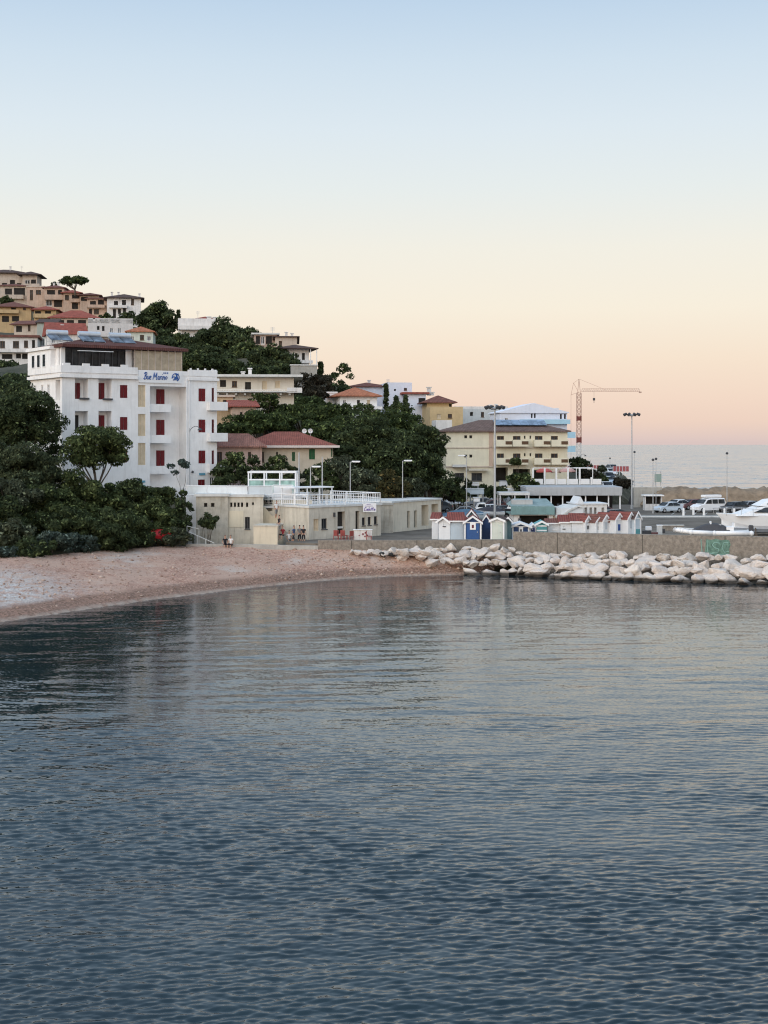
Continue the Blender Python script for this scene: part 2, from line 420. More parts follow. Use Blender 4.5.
for v0 in (388.5, 419.5, 450.5):
    um = 160; leafdoor(hb, hb.a(156.5)[0] + .9, hb.a(165)[0] + .9, hb.z(um, v0 + 17), hb.z(um, v0), -1.98)
for k, v0 in enumerate((403.5, 434.5, 465.5)):
    hb.balcm(a0 + .02, hb.a(172)[0], hb.z(160, v0 + 8.5), hb.z(160, v0 + .5), -.25, WHITE, 'F', True, -1.98)
    A = hb.w; Z0 = hb.z(214, v0 + 7); Z1 = hb.z(214, v0 - 1.5)
    mb = MB(); mb.box(A - 1.3, A + 1.0, -.75, -.012, Z0, Z0 + .15); mb.box(A - 1.3, A + 1.0, -.75, -.64, Z0 + .15, Z1); mb.box(A + .9, A + 1.0, -.64, 1.6, Z0 + .15, Z1)
    mb.box(A + .012, A + 1.0, -.012, 1.6, Z0, Z0 + .15); mb.box(A - 1.3, A - 1.2, -.64, -.012, Z0 + .15, Z1); mb.build('balcony', WHITE, hb.root)
# pipe beside the wing, wall lamps, cornice
mb = MB()
for u in (186.3, 189): A = hb.a(u)[0]; mb.tube((A, -.08, 0), (A, -.08, hz - .3), .05)
mb.build('drainpipe', WPAINT, hb.root)
for u in (192, 209):
    mb = MB(); A = hb.a(u)[0]; Z = hb.z(u, 472); mb.lathe([(.05, -.1), (.16, -.05), (.10, .12), (.03, .16)], 8, (A, -.16, Z)); mb.box(A - .03, A + .03, -.12, -.01, Z + .02, Z + .08); mb.build('wall_lamp', DGREY, hb.root)
mb = MB(); o = .35
mb.box(-o, hb.a(137)[0], -o, -.004, hz - .55, hz - .2); mb.box(-o, -.004, -.004, hb.d, hz - .55, hz - .2); mb.box(hb.a(188)[0], hb.w + .2, -.2, -.004, hz - .5, hz - .2)
mb.build('cornice', WHITE, hb.root)
# parapet with the low crenels
mb = MB(); A1 = hb.a(137)[0]; A2 = hb.a(188)[0]
def wavy(mb, x0, x1, y0, y1, z, hl, hh, n):
    for i in range(n):
        p = x0 + (x1 - x0) * i / n; q = x0 + (x1 - x0) * (i + 1) / n
        mb.box(p, q, y0, y1, z + .002, z + hl); 
        if i % 2 == 0: mb.box(p + .25, q - .05, y0, y1, z + hl, z + hh)
wavy(mb, -.2, A1, -.2, 0, hz, .75, 1.0, 8); wavy(mb, A2, hb.w, -.1, .1, hz, .7, .9, 8)
mb.box(A1, A2, -.05, .15, hz + .002, hz + .5); mb.box(-.2, 0, 0, 2.6, hz + .002, hz + .75); mb.box(hb.w - .2, hb.w, .1, hb.d, hz + .002, hz + .8)
mb.build('parapet', WHITE, hb.root)
# top storey
tp = MB(); ty = 1.2; th_ = 2.75; x0, x1 = .6, hb.a(176)[0]
for i in range(10):
    p = .9 + (hb.a(130)[0] - .9) * i / 9
    tp.box(p - .05, p + .05, ty, ty + .14, hz + .75, hz + th_)
tp.box(.8, hb.a(130)[0], ty, ty + .14, hz + .003, hz + .75); tp.box(.8, hb.a(130)[0], ty + .02, ty + .12, hz + th_ - .2, hz + th_ - .02)
fr = tp.build('window', DGREY, hb.root)
g = MB(); g.box(.85, hb.a(130)[0] - .05, ty + .16, ty + .2, hz + .01, hz + th_ - .03); g.build('pane', GLASS, fr)
mb = MB(); mb.box(.35, .8, ty - .1, ty + .3, hz + .004, hz + th_); mb.box(hb.a(130)[0], hb.a(136)[0], ty - .1, ty + .3, hz + .004, hz + th_)
mb.box(.3, x1 - .3, ty + .5, hb.d - .3, hz + .004, hz + th_ - .01); mb.build('top_storey', WHITE, hb.root)
mb = MB(); q0, q1 = hb.a(136)[0], hb.a(183)[0]
for i in range(7):
    p = q0 + (q1 - q0) * i / 7; mb.box(p + .03, p + (q1 - q0) / 7 - .03, .35, .42, hz + .5, hz + th_ - .1)
mb.build('roller_blind', pm('brown_blind', (.40, .33, .24), .85, .2, 2, .3, .0), hb.root)
mb = MB()
for i in range(8): p = q0 + (q1 - q0) * i / 7; mb.box(p - .05, p + .05, .3, .45, hz + .004, hz + th_)
mb.build('terrace_post', TAN, hb.root)
hb.h = hz + th_; hb.roof('hip', tile_mat('hotel_roof_tiles', (.15, .062, .052)), h=1.05, over=.15, x0=.2, x1=q1 + .5, y0=.1, y1=hb.d - .3, thick=.3)
mb = MB(); mb.box(hb.a(78)[0], hb.a(112)[0], -.45, .15, hz + th_ - .42, hz + th_ - .36); mb.build('awning', WPAINT, hb.root)
# left flank of the top storey
mb = MB(); mb.box(-.25, .3, 2.6, hb.d, hz + .004, hz + 2.6); mb.build('wall', WHITE, hb.root)
mb = MB(); mb.box(-.45, .45, 2.4, hb.d + .1, hz + 2.6, hz + 2.95); mb.build('cornice', WHITE, hb.root)
for y in (4.0, 5.6, 7.2):
    mb = MB(); mb.box(-.29, -.26, y, y + .9, hz + .7, hz + 2.2); o = mb.build('window', WPAINT, hb.root)
    g = MB(); g.box(-.31, -.292, y + .1, y + .8, hz + .8, hz + 2.1); g.build('pane', GLASS, o)
# name board
A0, A3 = hb.a(138)[0], hb.a(181)[0]; Zb0, Zb1 = hb.z(160, 383), hb.z(160, 371)
sg = hb.part('name_board', WPAINT, 'F', A0, A3, .02, .14, Zb0, Zb1)
def stroke_text(strokes, x0, z0, sx, sz, y, r, mat, parent, name='lettering', sl=.25):
    mb = MB()
    for st in strokes: mb.path([(x0 + (x + sl * z) * sx, y, z0 + z * sz) for x, z in st], r, 5)
    return mb.build(name, mat, parent)
BLUES = pm('sign_blue', (.03, .10, .32), .5, .1, 3, .0, .0)
BUE = [[(.1,0),(.15,.9),(.2,1)], [(-.1,.8),(.15,1.02),(.5,.95),(.5,.65),(.2,.5),(.55,.4),(.5,.08),(.1,0),(-.1,.15)],
       [(.75,.5),(.72,.12),(.9,0),(1.08,.15),(1.1,.5)], [(1.1,.5),(1.1,.1),(1.22,.02)], [(1.3,.25),(1.6,.3),(1.55,.5),(1.38,.48),(1.3,.2),(1.42,0),(1.68,.08)],
       [(2.1,0),(2.2,1),(2.5,.3),(2.85,1),(2.9,0),(3.05,.02)], [(3.5,.45),(3.3,.5),(3.2,.2),(3.35,0),(3.5,.15),(3.52,.5),(3.55,.05),(3.7,.05)],
       [(3.8,.5),(3.8,0)], [(3.8,.3),(3.95,.5),(4.1,.48)], [(4.2,.5),(4.2,.1),(4.3,0)], [(4.2,.72),(4.22,.78)],
       [(4.45,.5),(4.45,0)], [(4.45,.3),(4.62,.5),(4.78,.4),(4.78,.05),(4.9,0)], [(5.0,.25),(5.2,.05),(5.4,.2),(5.4,.4),(5.2,.5),(5.0,.35),(5.0,.25)]]
Wb = A3 - A0
stroke_text(BUE, A0 + Wb * .12, Zb0 + .36, Wb * .098, .78, -.16, .045, BLUES, sg)
mb = MB()
for k in range(3):
    cx = A0 + Wb * (.585 + .042 * k); cz = Zb1 - .22
    pts = []
    for i in range(10):
        t = math.pi / 2 + i * math.pi / 5; r = .13 if i % 2 == 0 else .055; pts.append((cx + r * math.cos(t), cz + r * math.sin(t)))
    mb.prism(pts, -.165, -.142)
mb.build('star', BLUES, sg)
mb = MB(); cx, cz = A0 + Wb * .86, (Zb0 + Zb1) / 2       # round wave emblem
for k in range(9):
    t0, t1 = -1.2 + k * .5, -1.2 + (k + 1) * .5
    mb.path([(cx + .44 * math.cos(t0), -.16, cz + .44 * math.sin(t0)), (cx + .44 * math.cos(t1), -.16, cz + .44 * math.sin(t1))], .05)
for k in range(5):
    a = -.32 + .16 * k; mb.path([(cx + a, -.16, cz - .34), (cx + a * .4 + .1, -.16, cz), (cx + .34 - .1 * k, -.16, cz + .42)], .045)
mb.path([(cx - .5, -.16, cz - .1), (cx - .2, -.16, cz + .1), (cx, -.16, cz - .12), (cx + .25, -.16, cz + .08)], .06)
mb.build('emblem', BLUES, sg)
# small teal plates
o = hb.ppart('sign_plate', TEALP, 'F', 137.5, 145, 485, 492, .03, .08)
for (u0, u1, v0) in ((137.5, 145, 480.5), (199, 205, 473)):
    o = hb.ppart('sign_plate', pm('plate_blue', (.12, .32, .42), .5, .05, 2, 0, 0), 'F', u0, u1, v0, v0 + 2.2, .03, .08)
# solar water heaters on the roof
PANEL = glass_mat('solar_glass', (.12, .15, .19), .25); TANK = pm('tank_metal', (.62, .66, .70), .35, .06, 2, 0, 0, metal=.4)
for (u0, u1, yd, lab) in ((53, 76, 1.6, 'solar water heater with its long tank nearest the corner of the hotel roof'), (86, 110, 1.9, 'solar water heater in the middle of the three on the hotel roof'),
                     (118, 142, 2.2, 'solar water heater standing closest to the blue hotel sign')):
    x = hb.a(u0)[0]; w = hb.a(u1)[0] - x; p = hb.wxy(x + .4, yd)
    t = thing('solar_heater', lab, 'solar heater', (p[0], p[1], 6.6 + hz + th_ + .5 + .1 * yd), hb.th, 'solar heaters on the hotel roof')
    mb = MB()
    for k in range(2):
        q = w * k / 2; mb.poly([(q + .05, 0, .15), (q + w/2 - .05, 0, .15), (q + w/2 - .05, 1.5, .85), (q + .05, 1.5, .85)]); mb.poly([(q + .05, .03, .08), (q + .05, 1.53, .78), (q + w/2 - .05, 1.53, .78), (q + w/2 - .05, .03, .08)])
    mb.build('solar_panel', PANEL, t)
    mb = MB(); mb.tube((.15, 1.55, 1.05), (w - .1, 1.55, 1.05), .3, .3, 12); mb.build('water_tank', TANK, t, smooth=False)
    mb = MB()
    for q in (.1, w/2, w - .1): mb.tube((q, 0, -.5), (q, 0, .15), .03); mb.tube((q, 1.5, -.5), (q, 1.5, .9), .03); mb.tube((q, 0, .0), (q, 1.5, .0), .02)
    mb.tube((.1, 0, 0), (w - .1, 0, 0), .02)
    mb.build('stand', GPAINT, t)

# ------------------------------------------------------------------ hillside houses
H_ = house
B, W, D = 'winb', 'win', 'void'
H_('dark roofed stepped villa on the very top of the hill with a rear chimney', -14, 24, 430, 8, 273, 296, TAN, ('hip', TILED, 1.5, 1.2), [(2, 7, 283, 290, D), (10, 15, 280, 288, D), (17, 22, 283, 291, B)], [(-10, 22, 287, 292)], 9, [(10.5, 266.5)], ant=[(21, 266, 2)])
H_('dark roofed wing with an overhanging eave and glazed veranda at the hilltop', 22.5, 37, 428, 5, 275, 296, TAN, ('hip', TILED, 1.2, 1.5), [(25, 30, 280, 286, W), (31, 36, 279.5, 286, D)], [(22, 40, 284, 288)], 9, [])
H_('tan house with a wide dark loggia and white parapet below the hilltop villa', -2, 27, 410, 6, 286, 303, TAN, ('hip', TILEB, 1.0, .6), [(5, 12, 288.5, 295, D), (14, 25, 288, 295.5, D)], [(4, 24, 295, 299)], 9)
H_('square peach house with one dark window between a loggia house and a pink one', 27, 44, 408, 4, 287, 303, PEACH, ('flat', TAN, .35, .2), [(36, 41, 290, 294.5, B), (30, 33, 290, 300, B)], [], 9)
H_('pinkish house with stacked balconies and a low tiled roof beside a square peach house', 44, 64, 404, 4, 288, 308, PEACH, ('hip', TILEB, 1.0, .7), [(47, 55, 290, 294.5, D), (58, 62, 290, 295, D), (46, 52, 300, 306, W), (54, 62, 300, 307, D)], [(45, 65, 295, 300)], 9, [(54, 283), (58.5, 282)])
H_('salmon house with bright red tiled eaves and two balcony bands under the umbrella pine', 63.5, 80, 400, 8, 293, 314, PEACH, ('hip', TILER, 1.0, .8), [(72, 79, 294.5, 299, D), (72, 78, 303, 309, D), (65, 69, 295, 300, B)], [(71, 81, 299, 302.5)], 9)
H_('low house with a broad brown roof right under the trunk of the umbrella pine', 80, 99, 398, 8, 295.5, 308, PEACH, ('hip', TILEB, .9, .9), [(81, 88, 297, 301, D), (90, 97, 297.5, 302, B)], [], 9)
H_('peach house with a wooden balcony joined to a white hilltop house', 87, 107, 372, 6, 299, 318, PEACH, ('shed', TILEB, 1.2, .6), [(90, 96, 301, 305, D), (98, 104, 300, 305, D), (94, 99, 309, 314, B), (89, 92, 309, 316, D)], [(87, 105, 305, 308)], 9)
H_('white hilltop house with a dark roof, black framed windows and three chimneys', 107, 141, 366, 10, 298, 322, WHITE2, ('hip', TILED, 1.4, .9), [(114, 118, 301, 306, D), (122, 126, 300, 305, D), (131, 134, 299, 305, B), (113, 116, 309, 318, D), (118, 121, 309, 314, D), (123, 126, 308, 316, D)], [(109, 127, 305.5, 308)], 10, [(112, 292), (118.5, 292), (139.5, 293.5)])
H_('yellow house with a brown tiled roof and dark arched openings', -6, 31, 372, 12, 307, 332, YEL, ('hip', TILEB, 1.8, .9), [(2, 9, 316, 322, D), (12, 19, 316, 321.5, D), (11, 16, 307.5, 309.5, D), (23, 26, 307.5, 310, B), (-4, -1, 316, 322, D)], [(-5, 19, 310, 313.5)], 10, autow=None)
H_('low yellow annex with dark windows behind the red roofed hillside terrace', 34, 56, 368, 5, 310, 326, YEL, ('hip', TILER, 1.2, .9), [(35, 41, 311, 314, D), (45, 51, 311, 314, D)], [(34, 54, 314, 318)], 9)
H_('long tan house with a red roof and a row of dark verandas', 50, 98, 345, 6, 318, 334, TAN, ('hip', TILER, 2.2, .6), [(52, 57, 320, 323.5, D), (60, 64, 320, 323.5, D), (67, 74, 320, 324, D), (78, 86, 320, 324, D), (90, 96, 320.5, 324, B)], [(50, 90, 324, 326.5)], 9)
H_('small house with a sagging brown roof and a narrow window below the yellow house', 14, 42, 330, -12, 325, 342, TAN, ('gx', TILEB, 1.2, .8), [(16, 22, 326, 332, D), (28, 30.5, 325, 331, B)], [], 8)
H_('grey green house with a slanting roof behind the corner of the hotel', 37, 56, 310, 8, 323, 352, pm('grey_green_plaster', (.36, .40, .36), .9, .12, 1, .4), ('shed', TILED, 1.5, .4), [(44, 47, 330, 334, B), (49, 52, 323.5, 326, B), (41, 44, 339, 346, W)], [], 8)
H_('white gabled house with a steep dark red roof seen above the hotel', 49, 86, 290, 20, 334, 350, WHITE2, ('gx', TILER, 2.6, .5), [(52, 55, 338, 343, W)], [], 8, [(62, 324.5)])
H_('large grey white apartment house with a roof terrace and two rows of windows', -12, 37.5, 300, 10, 337, 392, WHITE2, [('flat', TILEB, .5, .5)], [(0, 5, 341, 348, B), (13, 19, 341, 348, B), (24, 28, 340.5, 347.5, B), (32, 35, 340, 349, D), (2, 12.5, 354, 359, D), (16, 21, 353.5, 358.5, D), (22, 29, 353.5, 359, D), (21, 24, 372, 377, D), (-9, -4, 341, 348, B), (8, 11, 370, 375, B)], [(-12, 38, 349, 352.5)], 11)
H_('pale terrace house with a balustrade and two dark windows over the solar heaters', 88, 133, 285, 10, 323, 350, pm('pale_grey_plaster', (.56, .54, .53), .9, .1, 1, .3), ('par', WHITE2, .8), [(97, 99.5, 326, 330, D), (102, 104.5, 326, 331, D), (93, 95, 318, 321, D), (110, 113, 328, 333, W), (118, 121, 328, 333, W)], [(88, 130, 333, 337)], 9)
H_('small white house with a low orange roof at the edge of the dark trees', 127, 153, 262, 6, 332, 352, pm('pale_green_plaster', (.52, .56, .50), .9, .1, 1, .3), ('hip', TILEO, 1.1, .4), [(131, 134, 336, 341, W), (140, 144, 335, 340, B), (147, 151, 336, 341, W)], [], 8)
H_('flat roofed grey white house with chimneys beyond the big dark tree', 178, 216, 300, 8, 321, 346, WHITE2, [('par', WHITE2, .6), ], [(182, 195, 330, 337, 'open'), (198, 208, 330, 340, 'win')], [(178, 212, 326, 330)], 10, [(209, 316.5, .8, None, 2), (215, 317, .8, None, 2)], ant=[(198, 311)])
H_('long low house with a thin red roof line standing above the big dark tree', 196, 214, 315, 6, 319.5, 335, WHITE2, ('hip', TILER, .7, .5), [(200, 204, 322, 326, B)], [], 7)
H_('brown house with a pergola terrace and white posts at the edge of the trees', 254, 277, 262, 6, 334.5, 352, pm('brownish_plaster', (.40, .31, .26), .9, .12, 1, .3), ('flat', LCONC, .3, .5), [(256, 260, 336, 344, D), (261, 264.5, 336.5, 344, 'win'), (266, 272, 336, 344, D)], [(255, 275, 345, 348)], 8, [(273.5, 333)], ant=[(273, 327)])
H_('house with a gently sloping roof and two tall chimneys on the ridge end', 275, 297, 258, 4, 337, 352, TAN, ('shed', TILED, -.9, .5), [(279, 282, 341, 346, B)], [], 8, [(286.3, 332), (292, 333)])
b = H_('white house with a dark eave over a corner veranda high on the ridge', 284, 309, 250, 12, 349, 366, WHITE2, ('hip', TILED, .8, 1.5), [(295, 297.5, 353, 359, D), (302, 305, 353, 360, D), (290, 292.5, 353, 359, W)], [(288, 312, 360.5, 363.5)], 8)
mb = MB()
for xx in (b.w + 1.2, b.w + .1): mb.tube((xx, -1.2, -1), (xx, -1.2, b.h), .07)
mb.build('veranda_post', WPAINT, b.root)
# retaining walls and long two storey house
H_('grey concrete retaining wall with a capped edge below the ridge house', 291, 317, 240, 6, 365.5, 378, CONC, ('flat', LCONC, .2, .15), [], [], 2, name='retaining_wall', cat='wall')
b = H_('long cream house with a roof slab, balcony and concrete lower storey', 214, 294, 205, 4, 377, 404, pm('cream_grey_plaster', (.60, .55, .47), .9, .09, .8, .35), ('flat', LCONC, .35, 1.3),
  [(220, 226, 380, 387, D), (232, 237, 381, 387, B), (245, 251, 382, 390, D), (262, 267, 381, 390, 'blind'), (275, 280, 381, 388, 'blind'), (218, 228, 394, 403, 'void')], [], 9, [(250, 368), (243, 371.5)], below=5)
b.balcony(214, 297, 390, 392.5, 1.4, LCONC, solid=False)
b.balcony(287, 302, 388, 393, 1.4, WHITE2)
for i in range(9): mb = MB(); x = b.w * (i + .5) / 9; mb.box(x - .15, x + .15, -1.2, -.01, b.z(250, 393) - .35, b.z(250, 393) - .05); mb.build('balcony_bracket', CONC, b.root)
H_('small ochre house with a flat roof behind the curved hotel wing', 213, 233, 196, 6, 397, 426, pm('ochre_grey_plaster', (.50, .38, .25), .9, .15, 1, .4), ('flat', TAN, .3, .3), [(216, 220, 400, 404, 'blind'), (223, 227, 400, 404, B)], [(213, 230, 405, 407)], 7)
H_('pink house with a low red roof in front of the long cream house', 233, 256, 190, 10, 407, 428, PEACH, ('shed', TILER, 1.0, .5), [(240, 242.5, 412, 416, D), (247, 250, 413, 418, B)], [], 6)
H_('white parapet wall stepping down beside the red roofed bungalow', 307, 337, 238, 10, 393, 404, WHITE, ('flat', WHITE, .25, .1), [(312, 314, 395, 399, W)], [], 3, name='terrace_wall', cat='wall')
H_('white bungalow with an orange red hipped roof above the umbrella pines', 340, 377, 230, 12, 396.5, 412, WHITE, ('hip', TILEO, 1.5, .8), [(357, 360, 400, 404, D), (343, 346, 400, 405, W), (367, 370, 400, 408, 'blind')], [(344, 381, 406.5, 409.5)], 8)
H_('long lilac white house with a dark red roof behind the orange roofed bungalow', 350, 389, 270, 10, 387, 408, LILAC, ('hip', TILEB, .9, .5), [(364, 366, 391, 394, W)], [], 10, [(369, 380)])
H_('stepped blue white house between the cypress and the red trimmed house', 387, 412, 265, 8, 384.5, 412, LILAC, ('par', LILAC, .4), [(394, 396, 389, 391, D), (404, 407, 388, 390.5, B)], [], 10, [(390.5, 382.5)], ant=[(391, 379)])
H_('blue white house with a thin red roof edge and a wide dark window', 405, 426, 262, 5, 394, 418, LILAC, ('flat', TILER, .35, .6), [(418.5, 425.5, 398, 403.5, D)], [], 8, [(429, 387, .7, LCONC, 2), (432.3, 392, .6, LCONC, 1)])
H_('ochre stone house with a sloping brown roof behind the large dark tree', 427, 452, 252, 4, 403, 432, OCHRE, ('hip', TILEB, 1.3, .9), [(449, 453, 404, 407, D)], [], 9)
H_('lower ochre block with a flat parapet in front of the brown roofed stone house', 430, 463, 246, 5, 409, 428, OCHRE, ('par', OCHRE, .4), [(437, 441, 414, 419, 'blind'), (448, 452, 414, 418, B)], [], 6)
H_('white two storey house mostly hidden between the dark tree and cream hotel', 436, 452, 236, 5, 423, 470, WHITE2, ('par', WHITE2, .5), [(440, 443, 430, 436, W), (446, 449, 428, 435, 'shutb'), (440, 443, 446, 452, W)], [], 6)
H_('pale grey block with a cluttered roof terrace beyond the cream hotel', 455, 508, 268, 4, 409, 436, pm('pale_far_plaster', (.52, .54, .54), .9, .1, 1, .35), ('par', WHITE2, .5), [(470, 473, 412, 416, D), (481, 484, 412, 417, B), (460, 463, 412, 416, W), (491, 494, 413, 417, W)], [], 9, [(490.5, 404.5), (496, 404)])
# blue white building
b = H_('tall blue white house with a low pitched roof and turquoise balcony edges', 500, 567, 245, 6, 413, 470, LILAC, ('gy', LILAC, 1.6, .3), [(531, 532.7, 413.5, 418, D), (534, 535.8, 413.5, 418, D), (560, 562, 414, 419, D), (564, 566, 414, 419, D), (505, 508, 418, 424, W)], [], 10, [(534, 404), (541, 405), (557, 408)])
b.balcony(520, 569, 419.5, 424, 1.0, SKYW)
for v in (432, 446): b.balcm(b.w - 3.5, b.w + 1.3, b.z(566, v + 6), b.z(566, v), 1.0, SKYW)

# ------------------------------------------------------------------ villa with the big red roof
b = Bld('villa', 'wide cream villa with a large red hipped roof, green shutters and roof dishes', 'villa', 220, 333, 168, 6, vb=486, depth=8)
hz2 = b.z(300, 447.5)
for o in ((309, 315, 449, 459.5, 'shutg'), (331, 334, 448, 457, 'shutg'), (262, 264, 452, 462, 'winb'), (276, 278, 452, 462, 'winb'), (292, 295, 452, 461, 'shutg'), (240, 245, 453, 462, 'winb'), (224, 230, 453, 462, 'winb')): b.op(*o)
b.walls(hz2, pm('villa_plaster', (.55, .48, .38), .9, .1, .8, .35), 4)
b.roof('hip', tile_mat('villa_tiles', (.33, .115, .085)), h=1.75, over=.7, x0=2.6, thick=.2)
mb = MB(); mb.box(-.9, b.w + .75, -.85, -.72, hz2 - .02, hz2 + .26); mb.build('gutter', pm('pink_white_trim', (.66, .58, .54), .8, .08, 1, .1), b.root)
vl = b
b2 = Bld('annex', 'pink annex with a faded red roof between the hotel and the villa', 'annex', 214, 262, 164.5, 6, vb=486, depth=3.1)
b2.op(217, 222, 452, 462, 'winb'); b2.op(248, 251, 452, 463, 'winb'); b2.walls(b2.z(240, 447.5), pm('faded_pink_plaster', (.52, .38, .33), .85, .14, .8, .5), 4); b2.roof('hip', tile_mat('faded_tiles', (.38, .19, .15)), h=1.5, over=.6)
for (u, lab) in ((304.5, 'white satellite dish nearer the chimneyless end of the villa ridge'), (310.5, 'white satellite dish beside another, closer to the shuttered window')):
    Y = 173.5; t = thing('satellite_dish', lab, 'satellite dish', (PX(u, Y), Y, PZ(431.5, Y) - 1.0), 0, 'satellite dishes on the villa roof')
    mb = MB(); mb.tube((0, 0, 0), (0, 0, .9), .04); mb.build('mast', GPAINT, t)
    mb = MB(); rings = []
    for j in range(5):
        r = .3 * j / 4 + .001; yy = -.12 - .16 * (1 - (j / 4) ** 2) * -1 - .16
        rings.append([(r * math.cos(k * math.pi / 6), yy, 1.05 + r * math.sin(k * math.pi / 6)) for k in range(13)])
    mb.loft(rings, cap=False); o = mb.build('dish', WPAINT, t, smooth=True); m = o.modifiers.new('thick', 'SOLIDIFY'); m.thickness = .03
    mb = MB(); mb.tube((0, -.28, .75), (0, -.75, 1.0), .02); mb.box(-.06, .06, -.82, -.72, .95, 1.07); mb.build('receiver', GPAINT, t)

# ------------------------------------------------------------------ cream hotel by the harbour
b = Bld('harbour_hotel', 'cream three storey hotel with a brown hipped roof by the harbour', 'hotel', 446, 567.5, 214, 4, zb=PZ(498, 214), depth=12)
hh = b.z(500, 432)
for v in (435.3, 454.6): b.op(464.3, 467.2, v, v + 3, 'void'); b.op(469.4, 472.3, v, v + 3, 'void')
for v in (436, 453.5):
    for (u0, u1) in ((497, 504), (513, 520.5), (535, 542.5), (551, 557.8)): b.op(u0, u1, v, v + 6, 'winb', dep=.5)
    for (u0, u1) in ((524, 525.6), (529.6, 531.2)): b.op(u0, u1, v - .3, v + 2.8, 'void')
for (u0, u1) in ((455, 464), (471.5, 482)): b.op(u0, u1, 473, 481, 'wind', dep=.6)
b.op(494, 508, 467.5, 482, 'void', dep=2.0); b.op(513, 530, 469, 484, 'void', dep=2.0); b.op(534, 546, 470, 484, 'void', dep=1.5)
b.walls(hh, CREAM, 4)
for v in (440, 458):
    for (u0, u1) in ((495, 511), (511.5, 527), (533, 549), (550, 567)):
        b.balcony(u0, u1, v - .2, v + 6.5, 1.25, CREAM)
        um = (u0 + u1) / 2; q = MB(); A = b.a(um)[0]
        ob = b.part('balcony_grille', BROWNS, 'F', A + .2, A + 1.2, 1.26, 1.30, b.z(um, v + 4.4), b.z(um, v + 1.2))
mb = MB(); mb.box(-.08, b.w + .08, -.1, -.005, b.z(470, 448.4), b.z(470, 447.4)); mb.box(-.1, b.a(494)[0], -.16, -.005, b.z(470, 467.4), b.z(470, 466)); mb.build('string_course', TAN, b.root)
b.part('corner_band', PEACH, 'F', b.a(489)[0], b.a(493)[0], .01, .10, b.z(490, 466), hh)
b.roof('hip', tile_mat('grey_brown_tiles', (.20, .135, .115)), h=1.75, over=.5, thick=.2)
mb = MB(); rz_ = b.h + .41
for k in range(6):
    x = b.a(497)[0] + k * 1.35; mb.poly([(x, 1.6, rz_ + .70), (x + 1.28, 1.6, rz_ + .70), (x + 1.28, 4.2, rz_ + 1.55), (x, 4.2, rz_ + 1.55)])
    mb.poly([(x, 1.65, rz_ + .62), (x, 4.25, rz_ + 1.47), (x + 1.28, 4.25, rz_ + 1.47), (x + 1.28, 1.65, rz_ + .62)])
mb.build('solar_panel', glass_mat('roof_panels', (.16, .22, .30), .3), b.roofo)
b.ppart('awning', LCONC, 'F', 452, 466, 464.5, 467, .2, 1.2); b.ppart('awning', BEIGE, 'F', 468, 487, 469, 470.5, .2, 1.0)
hhz = b
# ------------------------------------------------------------------ beach buildings at the back of the shingle
BZ = 2.3
b = Bld('beach_building', 'grey beige stone faced beach building with a white walled terrace roof', 'beach building', 196, 228, 138, 4, zb=BZ, depth=10)
b.op(204, 207.3, 503, 507, 'void'); b.op(211, 214.5, 503, 507, 'void'); b.walls(PZ(496.5, 138) - BZ, GREYB, 3); b.roof('flat', LCONC, h=.25, over=.15)
b = Bld('beach_building', 'cream beach building with a row of small slot windows under its terrace', 'beach building', 228, 263, 138.5, 4, zb=BZ, depth=10)
for u in (230.2, 233.8, 237.4, 241, 246): b.op(u, u + 2.2, 502.5, 507, 'void')
b.op(252, 254, 502.3, 505, 'void'); b.op(245, 249.8, 517, 529, 'wind'); b.walls(PZ(497, 138.5) - BZ, BEIGE, 3)
b.ppart('render_panel', pm('cream_render', (.64, .57, .44), .9, .06, 1, .2), 'F', 228.5, 243.5, 511, 527, .01, .05)
b.roof('flat', LCONC, h=.25, over=.12)
b = Bld('low_wall_block', 'plain cream block jutting onto the beach beside the outdoor stair', 'wall block', 253.5, 277.5, 134, -6, zb=BZ - .3, depth=3.2)
b.walls(PZ(526.5, 134) - b.zb, pm('cream_render2', (.66, .58, .45), .9, .08, .8, .35), 2); b.roof('flat', BEIGE, h=.12, over=.05)
# stair block: rising mass, parapet and dark stairway opening
b = Bld('stair_block', 'cream stair block with a dark stairway opening and a stepped parapet', 'stairs', 263, 312, 140, 2, zb=BZ, depth=7)
b.op(263.5, 272.5, 500, 511, 'void', dep=1.6); b.op(257 + 6.5, 262 + 5, 514, 526, 'open', dep=.2); b.walls(PZ(508, 140) - BZ, BEIGE, 3)
mb = MB(); z = lambda u, v: b.z(u, v); A = lambda u: b.a(u)[0]
mb.prism([(A(263), z(263, 507)), (A(265), z(265, 507)), (A(272), z(272, 515.5)), (A(281), z(281, 516)), (A(281), z(281, 527)), (A(263), z(263, 527))], -.35, -.15)
mb.build('stair_parapet', pm('cream_render3', (.60, .53, .40), .9, .1, .8, .4), b.root)
mb = MB(); n = 12
for i in range(n):
    x0 = A(279) + (A(300) - A(279)) * i / n; x1 = A(279) + (A(300) - A(279)) * (i + 1) / n; zt = z(279, 527) * (1 - i / n)
    mb.box(x0, x1, -1.9, -.4, -1.5, zt)
mb.build('stair_flight', CONC, b.root)
b.part('roof_band', pm('band', (.58, .52, .38), .9, .1, 1, .4), 'F', A(281), A(311), .01, .12, z(295, 516), z(295, 508))
b.roof('flat', LCONC, h=.2, over=.1)
# white walled block with mesh fence, above the stair
b = Bld('terrace_block', 'small white walled block behind the stair opening on the terrace', 'terrace block', 272, 300, 143, 2, zb=BZ, depth=5, ctrl=False)
b.walls(PZ(497, 143) - BZ, WHITE, 0); b.roof('flat', WHITE, h=.15, over=.06)
